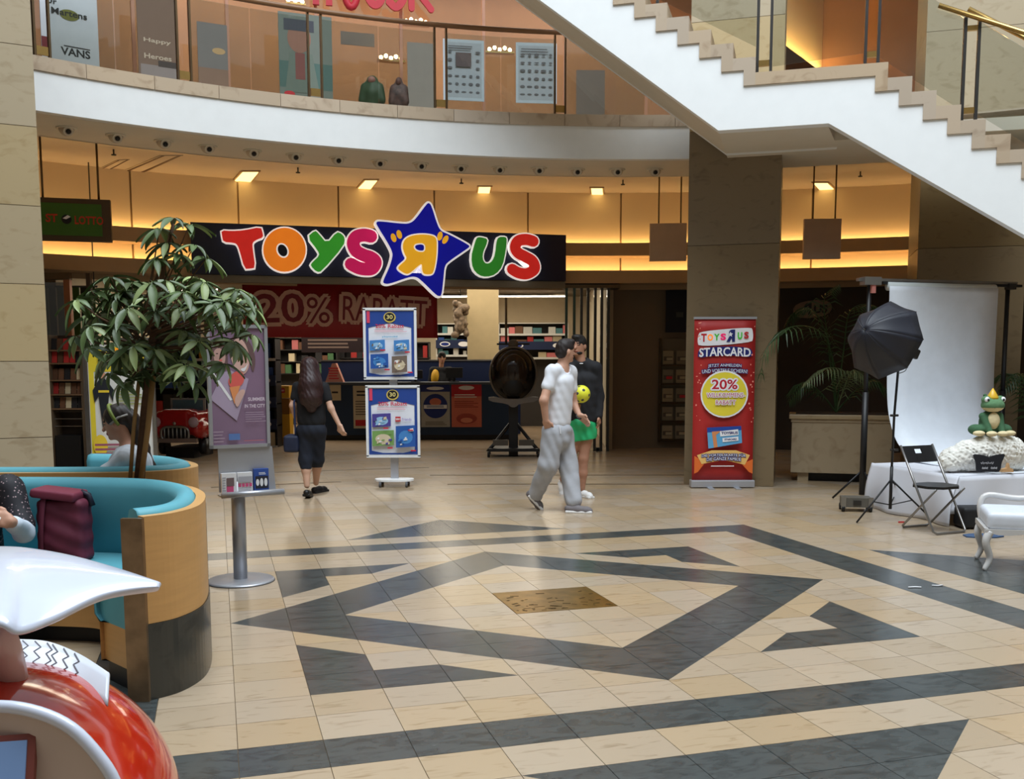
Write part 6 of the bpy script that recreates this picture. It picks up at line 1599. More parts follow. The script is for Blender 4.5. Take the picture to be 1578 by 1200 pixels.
# ---- folding chair
fA, fB, rA, rB = G(1434, 824), G(1483, 819), G(1394, 815), G(1437, 811)
cc_ = (fA + fB + rA + rB) / 4; fwd = ((fA + fB) - (rA + rB)).normalized(); fc_ = thing('folding_chair', 'black folding chair with silver tube legs beside the photo table', 'chair', cc_, math.atan2(fwd.y, fwd.x) + PI / 2)
W = .20; CH = .43; M_TUBE2 = mat('chair_tube', rgb(140, 138, 136), rough=.3, metal=.8)
# frame local: forward = -y
bt = [(-W, .24, .80), (-W, .03, CH), (-W, -.20, .03), (-W + .03, -.215, .012), (W - .03, -.215, .012), (W, -.20, .03), (W, .03, CH), (W, .24, .80)]
MB().tube(bt, .011, M_TUBE2, 8).build('back_frame', fc_)
ft_ = [(-W + .025, -.19, CH - .01), (-W + .025, .20, .03), (-W + .05, .215, .012), (W - .05, .215, .012), (W - .025, .20, .03), (W - .025, -.19, CH - .01)]
MB().tube(ft_, .011, M_TUBE2, 8).build('front_frame', fc_)
MB().prism(smoothpoly([(-W + .005, -.20), (W - .005, -.20), (W - .01, .17), (-W + .01, .17)], 1), CH - .012, CH + .012, M_BLACK, axes='xy').build('seat', fc_)
bk_ = MB()
M_b = Matrix.Translation((0, .205, .715)) @ Matrix.Rotation(math.radians(-29), 4, 'X')
for c, s in (((-.12, 0, 0), (.15, .014, .17)), ((.12, 0, 0), (.15, .014, .17)), ((0, 0, -.04), (.1, .014, .09)), ((0, 0, .07), (.1, .014, .03))): bk_.box(c, s, M_BLACK, M_b)
bk_.build('backrest', fc_)
# ---- baroque bench at the right edge
BQ = G(1516, 879); bq = thing('baroque_bench', 'silver white baroque bench with curved legs at the right edge', 'bench', BQ, -.32)
M_SIL = mat('silver_lacquer', rgb(206, 204, 202), rough=.3, var=.06, coat=.3); M_SILL = mat('silver_leather', rgb(214, 220, 230), rough=.4, var=.04, bump=.1, scale=9)
def cab(x, y, m=M_SIL): MB().tube(catmull([Vector((x, y, .30)), Vector((x - .025, y - .02, .22)), Vector((x + .01, y, .10)), Vector((x - .02, y - .015, .02)), Vector((x - .03, y - .02, .005))], 5), [.034 - .018 * i / 20 for i in range(21)], m, 10).build('leg', bq)
for x in (.03, .55, 1.07):
    for y in (.02, .50): cab(x, y)
rail = [(0, .30), (.12, .275), (.3, .30), (.5, .27), (.8, .30), (1.1, .28), (1.12, .33), (0, .33)]
MB().prism(smoothpoly(rail, 1), -.01, .03, M_SIL).build('front_rail', bq); MB().prism([(0, .29), (.54, .29), (.54, .33), (0, .33)], -.01, .02, M_SIL, axes='yz').build('side_rail', bq)
SDF().box((.55, .26, .385), (.50, .22, .03), .04).ell((.5, .24, .42), (.42, .2, .05), .04).build('cushion', bq, vox=.015, mats=[M_SILL])
MB().tube(catmull([Vector((.03, .5, .33)), Vector((.02, .52, .45)), Vector((.08, .54, .52)), Vector((.3, .55, .50)), Vector((.6, .55, .53)), Vector((1.0, .55, .51)), Vector((1.1, .53, .4))], 5), .025, M_SIL, 10).build('back_rail', bq)
# ---- black bag and blue mat under the table
bg = G(1500, 816); bgo = SDF().box((0, 0, .11), (.13, .09, .07), .03).ell((.05, -.09, .10), (.06, .03, .06), .02).build('camera_bag', None, vox=.012, mats=[C('bag_black', 26, 27, 30, rough=.6)]); bgo.location = (bg.x + .06, bg.y + .12, 0)
tag(bgo, 'black camera bag on the floor under the photo table', 'bag')
bm = G(1500, 826); o = MB().prism(smoothpoly([(-.1, -.12), (.25, -.1), (.28, .1), (-.08, .08)], 1), 0.001, .012, C('mat_blue', 62, 84, 116, rough=.9), axes='xy').build('blue_mat', loc=bm); tag(o, 'small blue cloth on the floor in front of the photo table', 'cloth')
o = MB().box((0, 0, .006), (.06, .015, .012), M_R).build('red_tape', loc=G(1389, 805)); tag(o, 'small red strip of tape on the floor by the light stand', 'tape')
o = MB().tube([(0, 0, .006), (.05, .01, .006), (.09, .0, .006)], .006, M_W, 6).build('paper_scrap', loc=G(1400, 906)); tag(o, 'tiny white scrap on the dark slate band, left of two', 'paper', 'white scraps on the slate band')
o = MB().tube([(0, 0, .006), (.04, -.01, .006), (.08, .01, .006)], .005, M_W, 6).build('paper_scrap', loc=G(1436, 903)); tag(o, 'tiny white scrap on the dark slate band, right of two', 'paper', 'white scraps on the slate band')
# ================================================================== PEOPLE
def skin_mats(sk, hair, lip=(150, 84, 76)):
    return [mat('skin_%d' % sk[0], rgb(*sk), rough=.55, var=.06, scale=8), mat('eye_dark', rgb(40, 30, 26), rough=.3), C('lip_%d' % lip[0], *lip), mat('brow_%d' % hair[0], rgb(*hair), rough=.7)]
class Fig:
    def __init__(self, name, label, Y, foot, group=None):
        self.Y = Y; p = PY(foot, 700, Y); self.o = Vector((p.x, Y, 0)); self.t = thing(name, label, 'person', self.o, 0, group); self.b = SDF()
    def j(self, x, y, dy=0.0): p = PY(x, y, self.Y + dy); return np.array([p.x - self.o.x, dy, p.z])
    def head(self, c, f, size=1.0, tilt=0.0):
        f = Vector(f).normalized(); r = f.cross(Vector((0, 0, 1))).normalized(); u = r.cross(f).normalized(); c = Vector(c); self.hc, self.hf, self.hr, self.hu = c, f, r, u; k = size; self.hk = k
        R = Matrix((r, f, u)).transposed()
        b = self.b
        b.ell(c + u * .02 * k, (.074 * k, .092 * k, .100 * k), .02, R.to_4x4())
        b.ell(c + f * .025 * k - u * .05 * k, (.056 * k, .062 * k, .068 * k), .03, R.to_4x4())
        b.cap(c + f * .085 * k + u * .005 * k, c + f * .108 * k - u * .022 * k, .010 * k, .014 * k, .01)            # nose
        b.ell(c + f * .078 * k - u * .088 * k, (.022 * k, .018 * k, .018 * k), .02, R.to_4x4())                        # chin
        b.ell(c + f * .092 * k - u * .055 * k, (.024 * k, .010 * k, .010 * k), .008, R.to_4x4())                        # mouth
        for s in (-1, 1): b.ell(c + r * s * .076 * k - u * .01 * k - f * .005 * k, (.012 * k, .022 * k, .032 * k), .01, R.to_4x4())   # ears
        return self
    def hand(self, w, d, side, k=1.0, curl=.35):
        # w wrist, d pointing direction, side: where the thumb sits
        w = Vector(w); d = Vector(d).normalized(); side = Vector(side); side = (side - d * side.dot(d)).normalized(); n = d.cross(side).normalized()
        b = self.b; pc = w + d * .05 * k
        R = Matrix((side, d, n)).transposed().to_4x4()
        b.box(pc, (.030 * k, .040 * k, .008 * k), .011 * k, .012, R)
        for i, (o, l) in enumerate(((.031, .070), (.010, .080), (-.011, .074), (-.031, .056))):
            p0 = w + d * .088 * k + side * o * k; p1 = p0 + (d * math.cos(curl) + n * math.sin(curl)) * l * .5 * k; p2 = p1 + (d * math.cos(curl * 2.4) + n * math.sin(curl * 2.4)) * l * .5 * k
            b.chain([p0, p1, p2], [.0100 * k, .0092 * k, .008 * k], .006)
        t0 = w + d * .025 * k + side * .03 * k; t1 = t0 + (d * .7 + side * .7).normalized() * .035 * k; t2 = t1 + (d * .95 + side * .25 + n * .3).normalized() * .03 * k
        b.chain([t0, t1, t2], [.014 * k, .012 * k, .0095 * k], .01)
        return self
    def build(self, mats, vox=.009):
        c, f, r, u, k = [np.array(x) if not isinstance(x, float) else x for x in (self.hc, self.hf, self.hr, self.hu, float(self.hk))]
        def pick(cen):
            p = cen - c; a, bb, cc = p @ r / k, p @ f / k, p @ u / k; out = np.zeros(len(cen))
            fr = bb > .055
            out[fr & (np.abs(np.abs(a) - .032) < .014) & (np.abs(cc - .012) < .008)] = 1
            out[fr & (np.abs(a) < .024) & (np.abs(cc + .058) < .008)] = 2
            out[fr & (np.abs(np.abs(a) - .034) < .019) & (np.abs(cc - .034) < .007)] = 3
            return out
        return self.b.build('body', self.t, vox=vox, mats=mats, pick=pick)
    def cloth(self, name, s, m, vox=.011, amp=.0035, fq=34, clip=None):
        fo = lambda X, Y, Z: amp * (np.sin(Z * fq + 9 * np.sin(X * 7) + X * 14) * .6 + .4 * np.sin(Z * fq * .55 + Y * 30 - X * 22))
        return s.build(name, self.t, vox=vox, mats=[m], fold=fo if amp else None, clip=clip)
    def hair(self, name, m, fn, vox=.009):
        s = SDF(); fn(s, self); return s.build(name, self.t, vox=vox, mats=[m], fold=lambda X, Y, Z: .004 * np.sin(X * 120 + Z * 60) * np.sin(Y * 110))
    @staticmethod
    def torso(s, top, bot, w0, w1, d0, d1, yaw, n=6):
        top = np.array(top); bot = np.array(bot); R = Matrix.Rotation(yaw, 4, 'Z'); L = abs(top[2] - bot[2])
        for i in range(n):
            t = i / (n - 1); s.ell(top * (1 - t) + bot * t, (w0 + (w1 - w0) * t, d0 + (d1 - d0) * t, max(.10, L / n * 1.3)), .05, R)
        return s
    def hp(self, a, b, c): return self.hc + (self.hr * a + self.hf * b + self.hu * c) * self.hk
    def hR(self): return Matrix((self.hr, self.hf, self.hu)).transposed().to_4x4()
def shoe(F, heel, toe, ms, msole, w=.042, name='shoe', up=.03):
    h, t = Vector(heel), Vector(toe); d = (t - h); s = SDF()
    s.chain([h + Vector((0, 0, up + .012)), h.lerp(t, .45) + Vector((0, 0, up + .006)), h.lerp(t, .85) + Vector((0, 0, up - .004)), t + Vector((0, 0, up - .008))], [w * .95, w, w * .98, w * .75], .03)
    o = s.build(name, F.t, vox=.008, mats=[ms])
    q = SDF(); q.box((h + t) / 2 + Vector((0, 0, .012)), (w * .98, (t - h).length / 2 + w * .5, .010), .006, .01, (t - h).to_track_quat('Y', 'Z').to_matrix().to_4x4())
    zl = lambda X, Y, Z: np.maximum(Z - 1e3, -1e3)
    so = q.build('sole', o, vox=.008, mats=[msole]); so.parent = o
    return o
def short_hair(s, F):
    R = F.hR()
    s.ell(F.hp(0, -.008, .042), (.086, .102, .092), .02, R); s.ell(F.hp(0, -.045, -.01), (.080, .064, .075), .02, R); s.ell(F.hp(.01, .055, .10), (.055, .045, .03), .03, R)
    s.cut(F.hp(0, .125, -.045), (.085, .085, .095))

# ---- man in white t-shirt, walking to the right
F = Fig('person', 'man in a white t-shirt and baggy grey joggers walking, hand in pocket', 10.6, 858)
J = F.j; B = F.b
hc = J(871, 541); F.head(hc, (.82, .45, -.05), 1.05)
nk, ch, pv = J(866, 566), J(865, 592), J(858, 660)
shN, shF = J(851, 572, -.13), J(879, 573, .16); B.cap(nk + np.array([0, 0, -.01]), shN * .7 + nk * .3, .055, .045, .04).cap(nk + np.array([0, 0, -.01]), shF * .7 + nk * .3, .055, .045, .04); B.chain([hc - np.array([.01, 0, .04]), nk + np.array([0, 0, -.02])], [.055, .060], .03)
F.torso(B, J(866, 588), J(859, 655), .16, .145, .10, .105, 1.15); B.cap(shN, shF, .05, .05, .05)
elN, wrN, haN = J(838, 617, -.24), J(841, 648, -.20), J(845, 660, -.16); B.chain([shN, elN, wrN], [.055, .044, .032], .03)
elF, wrF = J(884, 622, .22), J(893, 640, .06); B.chain([shF, elF, wrF], [.052, .042, .030], .03)
F.hand(wrN, haN - wrN, (1, -.3, 0)); F.hand(wrF, (.75, -.2, -.65), (.2, -.5, .7), curl=.25)
hpN, hpF = J(852, 668, -.09), J(866, 668, .09); knN, knF = J(845, 716, -.10), J(876, 720, .04); anN, anF = J(825, 766, .12), J(884, 774, -.08)
B.chain([hpN, knN, anN], [.085, .058, .042], .03); B.chain([hpF, knF, anF], [.085, .058, .042], .03)
F.build(skin_mats((198, 152, 128), (40, 30, 26)))
TS = mat('white_cotton', rgb(224, 226, 232), rough=.8, var=.02)
s = F.torso(SDF(), J(866, 588), J(859, 650), .185, .18, .125, .135, 1.15).cap(shN, shF, .062, .062, .05).cap(nk + np.array([0, 0, -.015]), shN, .066, .058, .05).cap(nk + np.array([0, 0, -.015]), shF, .066, .058, .05).cap(shN, shN * .48 + elN * .52, .066, .068, .04).cap(shF, shF * .5 + elF * .5, .064, .064, .04)
zt_ = nk[2]; F.cloth('t_shirt', s, TS, clip=lambda X, Y, Z: np.maximum(J(860, 657)[2] - Z, .074 - np.sqrt((X - nk[0] - .02) ** 2 + (Y - nk[1] + .02) ** 2 + ((Z - zt_ - .015) * .8) ** 2)))
GJ = mat('grey_jersey', rgb(172, 174, 180), rough=.85, var=.06, scale=14)
s = SDF().ell(J(859, 662), (.155, .18, .09), .05).ell(J(858, 676), (.155, .185, .12), .05)
s.chain([hpN, knN, anN + np.array([.0, 0, .03])], [.125, .105, .085], .04).chain([hpF, knF, anF + np.array([0, 0, .02])], [.125, .105, .09], .04)
F.cloth('joggers', s, GJ, amp=.006, fq=30, clip=lambda X, Y, Z: np.maximum(Z - J(860, 651)[2], .05 - Z))
MB().tube([Vector(J(862, 656, -.19)), Vector(J(864, 668, -.20))], .004, M_W, 5).build('drawstring', F.t)
SG = C('shoe_grey', 112, 106, 108, rough=.7); SW_ = C('shoe_white', 224, 222, 220, rough=.6)
gF = G(890, 790) - F.o; shoe(F, Vector((gF.x - .10, gF.y + .02, .0)), Vector((gF.x + .13, gF.y - .03, .0)), SG, SW_)
gN = G(826, 785) - F.o; shoe(F, Vector((gN.x - .07, gN.y, .13)), Vector((gN.x + .05, gN.y + .02, .0)), SG, SW_)
F.hair('hair', mat('hair_dark', rgb(36, 28, 26), rough=.6, var=.3, scale=40), short_hair)
MB().tube([Vector(wrF) + Vector((.034 * math.cos(a), .02 * math.sin(a), .034 * math.sin(a))) for a in [2 * PI * i / 14 for i in range(14)]], .010, M_BLACK, 6, close=True).build('wristband', F.t)

# ---- man in dark sweater and green shorts with a ball
F = Fig('person', 'man in a dark sweater and bright green shorts carrying a yellow ball', 11.7, 898)
J = F.j; B = F.b; hc = J(892, 533); F.head(hc, (-.45, -.88, -.03), 1.05)
nk, ch = J(895, 554), J(897, 590); shL, shR = J(877, 568), J(917, 567); B.chain([hc - np.array([0, 0, .05]), nk - np.array([0, 0, .02])], [.055, .06], .03)
F.torso(B, J(897, 585), J(898, 650), .16, .145, .10, .105, -.3); B.cap(shL, shR, .05, .05, .05)
elR, wrR = J(923, 612, .02), J(923, 640, -.04); B.chain([shR, elR, wrR], [.055, .045, .032], .03); F.hand(wrR, (.02, -.05, -1), (-.3, -1, 0), curl=.3)
elL, wrL = J(873, 612, -.05), J(884, 622, -.22); B.chain([shL, elL, wrL], [.055, .044, .032], .03); F.hand(wrL, (.55, -.5, -.35), (0, -.4, 1), curl=.6)
hpL, hpR = J(889, 660), J(906, 660); knL, knR = J(880, 706, .02), J(899, 706, -.02); anL, anR = J(867, 738, .28), J(897, 752, .0)
B.chain([hpL, knL, anL], [.085, .056, .038], .03); B.chain([hpR, knR, (knR + anR) / 2, anR], [.085, .056, .054, .036], .03)
F.build(skin_mats((176, 128, 104), (26, 20, 18)))
s = F.torso(SDF(), J(897, 585), J(898, 645), .185, .175, .125, .13, -.3).cap(shL, shR, .066, .066, .05).cap(nk + np.array([0, 0, -.02]), shL, .066, .062, .05).cap(nk + np.array([0, 0, -.02]), shR, .066, .062, .05).chain([shR, elR, wrR], [.078, .062, .048], .03).chain([shL, elL, wrL], [.078, .062, .048], .03)
F.cloth('sweater', s, mat('black_knit', rgb(26, 26, 30), rough=.85, var=.1), clip=lambda X, Y, Z: np.maximum(J(898, 652)[2] - Z, .07 - np.sqrt((X - nk[0]) ** 2 + (Y - nk[1] + .03) ** 2 + (Z - nk[2] - .03) ** 2)))
MB().tube([Vector(nk) + Vector((.066 * math.cos(a), .066 * math.sin(a) - .01, -.035 + .012 * math.cos(a * 2))) for a in [2 * PI * i / 18 for i in range(18)]], .006, M_W, 6, close=True).build('collar', F.t)
s = SDF().ell(J(898, 652), (.17, .15, .10), .04).chain([hpL, hpL * .4 + knL * .6], [.11, .105], .03).chain([hpR, hpR * .3 + knR * .7], [.115, .11], .03)
F.cloth('shorts', s, mat('green_satin', rgb(44, 178, 112), rough=.5, var=.08), amp=.008, fq=26, clip=lambda X, Y, Z: np.maximum(Z - J(898, 640)[2], J(898, 678)[2] - Z + (X - .0) * .15))
gR = G(901, 766) - F.o; shoe(F, Vector((gR.x - .05, gR.y + .08, 0)), Vector((gR.x + .06, gR.y - .12, 0)), SW_, SW_)
gL = Vector(anL); shoe(F, Vector((gL.x - .01, gL.y + .04, gL.z - .08)), Vector((gL.x + .01, gL.y - .02, gL.z - .24)), SW_, SW_)
F.hair('hair', mat('hair_black', rgb(22, 18, 17), rough=.6, var=.3, scale=40), short_hair)
s = SDF(); R = F.hR(); s.ell(F.hp(0, .03, -.075), (.062, .066, .035), .02, R); s.cut(F.hp(0, .10, -.045), (.035, .05, .026)); s.build('beard', F.t, vox=.008, mats=[mat('hair_black', rgb(22, 18, 17))])
bc_ = PY(896, 607, 11.7 - .34); ball = thing('football', 'bright yellow football held in front of the dark sweater', 'ball', bc_)
MB().ball((0, 0, 0), .102, mat('ball_yellow', rgb(226, 226, 60), rough=.4, var=.05), u=24, v=16).build('skin', ball)
for d in ((-.5, -.8, .1), (.2, -.9, .5), (.1, -.8, -.7), (.8, -.5, -.1), (-.3, -.4, .9), (-.4, -.5, -.8)):
    d = Vector(d).normalized(); Q = d.to_track_quat('Z', 'Y').to_matrix().to_4x4(); MB().ball(d * .088, (.028, .028, .017), C('ball_mark', 60, 62, 70), R=Q, u=5, v=4).build('patch', ball)

# ---- woman walking away
F = Fig('person', 'woman with very long dark hair in black seen walking away', 11.75, 480)
J = F.j; B = F.b; hc = J(478, 567); F.head(hc, (.05, 1, 0), .96)
nk = J(478, 588); shL, shR = J(459, 597), J(499, 597); B.chain([hc - np.array([0, 0, .05]), nk - np.array([0, 0, .03])], [.048, .05], .03)
F.torso(B, J(479, 610), J(480, 656), .135, .15, .09, .11, 0); B.cap(shL, shR, .048, .048, .05)
elL, wrL = J(451, 625, -.02), J(456, 645, .14); B.chain([shL, elL, wrL], [.046, .036, .026], .03); F.hand(wrL, (.2, .8, -.4), (0, .3, 1), .9)
elR, wrR = J(510, 629, -.05), J(523, 655, -.06); B.chain([shR, elR, wrR], [.046, .036, .026], .03); F.hand(wrR, (.35, -.05, -.9), (-.6, .4, -.1), .95, .4)
hpL, hpR = J(470, 664), J(490, 664); knL, knR = J(471, 708, .0), J(489, 708, .12); anL, anR = J(473, 748, -.05), J(487, 744, .3)
B.chain([hpL, knL, (knL * .6 + anL * .4), anL], [.085, .055, .052, .034], .03); B.chain([hpR, knR, (knR * .6 + anR * .4), anR], [.085, .055, .052, .034], .03)
F.build(skin_mats((206, 164, 140), (40, 26, 24)))
BK = mat('black_jersey', rgb(20, 20, 24), rough=.85, var=.1)
s = F.torso(SDF(), J(479, 608), J(480, 650), .155, .165, .105, .125, 0).cap(shL, shR, .064, .064, .05).cap(shL, shL * .45 + elL * .55, .064, .056, .03).cap(shR, shR * .45 + elR * .55, .064, .056, .03)
F.cloth('t_shirt', s, BK, clip=lambda X, Y, Z: J(480, 656)[2] - Z)
s = SDF().ell(J(480, 662), (.172, .14, .12), .05).chain([hpL, knL, knL * .7 + anL * .3], [.10, .078, .068], .04).chain([hpR, knR, knR * .7 + anR * .3], [.10, .078, .068], .04)
F.cloth('cropped_trousers', s, mat('dark_denim', rgb(24, 30, 44), rough=.8, var=.15, scale=10), clip=lambda X, Y, Z: np.maximum(Z - J(480, 650)[2], J(480, 722)[2] - Z))
gL = G(473, 768) - F.o; shoe(F, Vector((gL.x, gL.y - .02, .03)), Vector((gL.x, gL.y + .14, .0)), M_BLACK, M_BLACK, .04)
gR = G(488, 760) - F.o; shoe(F, Vector((gR.x - .03, gR.y, .0)), Vector((gR.x + .07, gR.y + .2, .0)), M_BLACK, M_BLACK, .04)
F.hair('long_hair', mat('hair_auburn', rgb(50, 30, 30), rough=.5, var=.4, scale=30, stretch=(6, 6, 1)), lambda s, F: s.ell(F.hp(0, -.02, .04), (.098, .10, .095), .02, F.hR()).chain([F.hp(0, -.05, .02), J(478, 592, -.10), J(479, 612, -.13), J(480, 628, -.12)], [.10, .125, .115, .06], .04).chain([F.hp(-.06, -.02, 0), J(467, 600, -.05), J(468, 618, -.10)], [.05, .06, .045], .03).chain([F.hp(.06, -.02, 0), J(491, 600, -.05), J(490, 620, -.10)], [.05, .06, .045], .03).cut(F.hp(0, .13, -.03), (.08, .08, .1)))
hb = thing('shoulder_bag', 'dark blue shoulder bag hanging at the left side of the walking woman', 'bag', Vector((F.o.x, F.o.y, 0)) + Vector(J(450, 690, -.03)))
Z0 = Vector(J(450, 690, -.03)); s = SDF().ell((0, 0, .06), (.10, .07, .11), .03).box((.0, 0, .05), (.06, .04, .07), .03).build('pouch', hb, vox=.01, mats=[C('bag_navy', 26, 34, 58, rough=.6)])
MB().tube([Vector(J(459, 592, .03)) - Z0, Vector(J(453, 620, -.07)) - Z0, Vector(J(455, 660, -.07)) - Z0, Vector((.05, -.02, .12))], .012, C('bag_strap', 34, 48, 84), 6).build('strap', hb)

# ---- woman sitting in the far booth
F = Fig('person', 'woman in a pale striped shirt with a hairband sitting in the far booth, facing left', 6.86, 200)
J = F.j; B = F.b; hc = J(181, 651); F.head(hc, (-.93, -.12, -.30), .98)
nk = J(197, 684); shN, shF = J(193, 708, -.17), J(196, 704, .17); B.chain([hc + np.array([.03, 0, -.03]), nk], [.05, .05], .03); pv = np.array([.09, 0.02, .57])
B.ell((J(203, 715)), (.11, .16, .14), .05).chain([J(203, 720), pv], [.13, .14], .05).cap(shN, shF, .05, .05, .05)
elN, wrN = J(160, 732, -.20), J(140, 742, -.05); B.chain([shN, elN, wrN], [.048, .038, .028], .03); F.hand(wrN, (-.9, .2, -.1), (0, .3, .9), .95)
elF, wrF = J(175, 745, .2), J(142, 748, .08); B.chain([shF, elF, wrF], [.048, .038, .028], .03); F.hand(wrF, (-.9, -.2, -.1), (0, -.3, .9), .95)
for s_ in (-.09, .09): B.chain([pv + np.array([0, s_, -.02]), np.array([-.32, s_, .56]), np.array([-.34, s_, .1])], [.085, .06, .04], .03); B.chain([np.array([-.34, s_, .06]), np.array([-.5, s_, .04])], [.04, .03], .02)
F.build(skin_mats((186, 136, 112), (40, 28, 22)))
s = SDF().ell(J(203, 714), (.125, .175, .14), .05).chain([J(203, 722), pv], [.15, .165], .05).cap(shN, shF, .066, .066, .05).chain([shN, elN, elN * .5 + wrN * .5], [.066, .056, .05], .03).chain([shF, elF, elF * .5 + wrF * .5], [.066, .056, .05], .03)
m = mat('striped_shirt', rgb(196, 200, 206), rough=.8, var=.18, scale=1.2, stretch=(4, 40, 2)); F.cloth('shirt', s, m, clip=lambda X, Y, Z: .48 - Z)
s = SDF()
for q in (-.09, .09): s.chain([pv + np.array([0, q, -.02]), np.array([-.32, q, .56]), np.array([-.34, q, .12])], [.10, .075, .055], .03)
F.cloth('trousers', s, mat('dark_denim', rgb(24, 30, 44)), clip=lambda X, Y, Z: Z - .66)
F.hair('hair', mat('hair_brown', rgb(40, 30, 26), rough=.5, var=.4, scale=30), lambda s, F: s.ell(F.hp(0, -.02, .04), (.088, .10, .09), .02, F.hR()).ell(F.hp(0, -.085, .0), (.065, .06, .07), .02).chain([F.hp(0, -.10, -.02), J(219, 690, .02), J(232, 720, .02), J(238, 742, .02)], [.05, .045, .035, .015], .03).cut(F.hp(0, .13, -.04), (.09, .085, .09)))
MB().tube([F.hp(.092 * math.cos(a), -.01 + .02 * math.sin(a), .035 + .10 * math.sin(a)) for a in [PI * i / 16 for i in range(-3, 20)]], .012, C('hairband_green', 120, 136, 60), 8).build('hairband', F.t)
MB().tube([F.hp(-.092, .03, .0), F.hp(-.088, -.04, .03), F.hp(-.06, -.10, .03)], .008, C('clip_grey', 150, 146, 140), 6).build('hair_tie', F.t)

# ---- person at the left edge with jeans and flowery blouse
F = Fig('person', 'person in a black flowered blouse and jeans at the left edge, holding a phone', 5.55, -30)
J = F.j; B = F.b; hc = J(-48, 668); F.head(hc, (.25, -.9, -.35))
nk = J(-46, 706); shR, shL = J(14, 752), J(-105, 752); B.chain([hc - np.array([0, 0, .05]), nk], [.05, .052], .03); pv = J(-45, 865, .02)
B.ell(J(-45, 775), (.17, .11, .17), .05).chain([J(-45, 790), pv], [.14, .15], .05).cap(shL, shR, .05, .05, .05)
elR, wrR = J(36, 818, -.08), J(16, 803, -.30); B.chain([shR, elR, wrR], [.05, .042, .030], .03); F.hand(wrR, (-.85, -.3, .25), (-.2, .2, 1), 1, .5)
elL, wrL = J(-115, 830, -.1), J(-60, 815, -.3); B.chain([shL, elL, wrL], [.05, .042, .03], .03); F.hand(wrL, (.8, -.3, .2), (0, 0, 1), 1, .4)
for x in (-75, 5): h_ = J(x, 872, -.02); k_ = np.array([h_[0] + .03, -.50, .55]); B.chain([h_, k_, k_ + np.array([0, .03, -.47])], [.09, .065, .042], .03); B.cap(k_ + np.array([0, .0, -.5]), k_ + np.array([0, -.16, -.51]), .04, .032, .02)
F.build(skin_mats((200, 152, 128), (60, 40, 30)))
s = SDF().ell(J(-45, 772), (.19, .125, .18), .05).chain([J(-45, 790), pv], [.16, .17], .05).cap(shL, shR, .07, .07, .05).chain([shR, shR * .15 + elR * .85], [.078, .072], .03).chain([shL, shL * .15 + elL * .85], [.078, .072], .03)
m = bpy.data.materials.new('flowered_black'); m.use_nodes = True; nt = m.node_tree; vo = nt.nodes.new('ShaderNodeTexVoronoi'); vo.inputs['Scale'].default_value = 55; tc = nt.nodes.new('ShaderNodeTexCoord'); rr = nt.nodes.new('ShaderNodeValToRGB')
rr.color_ramp.elements[0].color = rgb(170, 146, 150) + (1,); rr.color_ramp.elements[0].position = .16; rr.color_ramp.elements[1].color = rgb(24, 22, 30) + (1,); rr.color_ramp.elements[1].position = .30
nt.links.new(tc.outputs['Object'], vo.inputs['Vector']); nt.links.new(vo.outputs['Distance'], rr.inputs['Fac']); nt.links.new(rr.outputs[0], nt.nodes['Principled BSDF'].inputs['Base Color']); nt.nodes['Principled BSDF'].inputs['Roughness'].default_value = .7
F.cloth('blouse', s, m, clip=lambda X, Y, Z: .50 - Z)
s = SDF().chain([shR * .15 + elR * .85, elR, wrR * .75 + elR * .25], [.055, .058, .046], .03); F.cloth('cuff', s, mat('pale_blue_cotton', rgb(200, 210, 222), rough=.7), amp=.004, fq=60)
s = SDF().ell(pv, (.17, .15, .11), .05)
for x in (-75, 5): h_ = J(x, 872, -.02); k_ = np.array([h_[0] + .03, -.50, .55]); s.chain([h_, k_, k_ + np.array([0, .03, -.42])], [.105, .082, .06], .03)
F.cloth('jeans', s, mat('blue_denim', rgb(44, 58, 92), rough=.8, var=.2, scale=12))
F.hair('hair', mat('hair_chestnut', rgb(60, 40, 30), rough=.6), short_hair)
ph = thing('smartphone', 'white smartphone held by the person in the flowered blouse', 'phone', F.o + Vector(wrR) + Vector((-.10, -.05, .035)), .3)
MB().box((0, 0, 0), (.14, .07, .01), M_WHITE).build('case', ph, bevel=.004).rotation_euler = (.4, .2, 0); MB().box((0, 0, .006), (.12, .06, .001), M_BLACK).build('display', ph).rotation_euler = (.4, .2, 0)

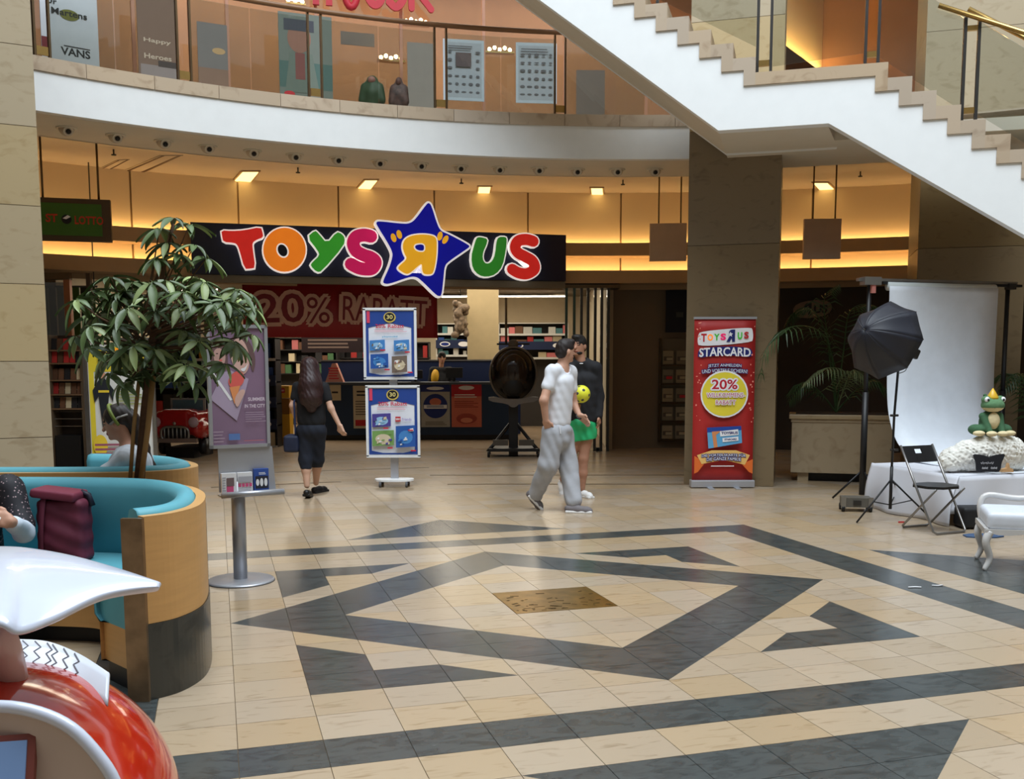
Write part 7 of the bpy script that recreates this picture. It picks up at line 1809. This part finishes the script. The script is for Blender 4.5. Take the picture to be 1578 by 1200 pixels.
# ---- cashier behind the counter
F = Fig('person', 'cashier with dark hair in black and yellow behind the checkout counter', 21.55, 680)
J = F.j; B = F.b; hc = J(681, 551); F.head(hc, (.15, -1, -.15)); nk = J(680, 563); shL, shR = J(667, 570), J(693, 570)
B.chain([hc - np.array([0, 0, .05]), nk], [.05, .05], .03).ell(J(680, 585), (.15, .1, .17), .05).chain([J(680, 590), J(680, 625)], [.13, .14], .05).cap(shL, shR, .05, .05, .05)
for a, b_, c_ in ((shL, J(663, 592), J(668, 598, -.2)), (shR, J(697, 592), J(692, 598, -.2))): B.chain([a, b_, c_], [.05, .04, .03], .03); F.hand(c_, (.1, -1, 0), (0, 0, 1))
for x in (673, 687): B.chain([J(x, 625), np.array([J(x, 625)[0], 0, .45]), np.array([J(x, 625)[0], 0, .05])], [.085, .06, .04], .03); B.cap(np.array([J(x, 625)[0], 0, .04]), np.array([J(x, 625)[0], -.16, .035]), .04, .032, .02)
F.build(skin_mats((190, 140, 110), (30, 22, 20)), vox=.010)
s = SDF().ell(J(680, 584), (.17, .12, .18), .05).chain([J(680, 590), J(680, 625)], [.15, .16], .05).cap(shL, shR, .07, .07, .05).chain([shL, J(663, 592)], [.07, .06], .03).chain([shR, J(697, 592)], [.07, .06], .03)
F.cloth('top', s, mat('black_knit', rgb(26, 26, 30)), vox=.015)
s = SDF().ell(J(671, 582, -.05), (.095, .12, .19), .04); F.cloth('yellow_vest', s, C('vest_yellow', 214, 164, 40), vox=.015, amp=0)
s = SDF().chain([J(680, 632), J(680, 640)], [.17, .17], .05)
for x in (673, 687): s.chain([J(x, 630), np.array([J(x, 625)[0], 0, .45]), np.array([J(x, 625)[0], 0, .1])], [.10, .08, .06], .03)
F.cloth('trousers', s, mat('dark_denim', rgb(24, 30, 44)), vox=.02, amp=0)
F.hair('hair', mat('hair_black', rgb(22, 18, 17)), lambda s, F: (short_hair(s, F), s.chain([F.hp(0, -.08, 0), F.hp(0, -.10, -.14)], [.08, .06], .03)), vox=.010)
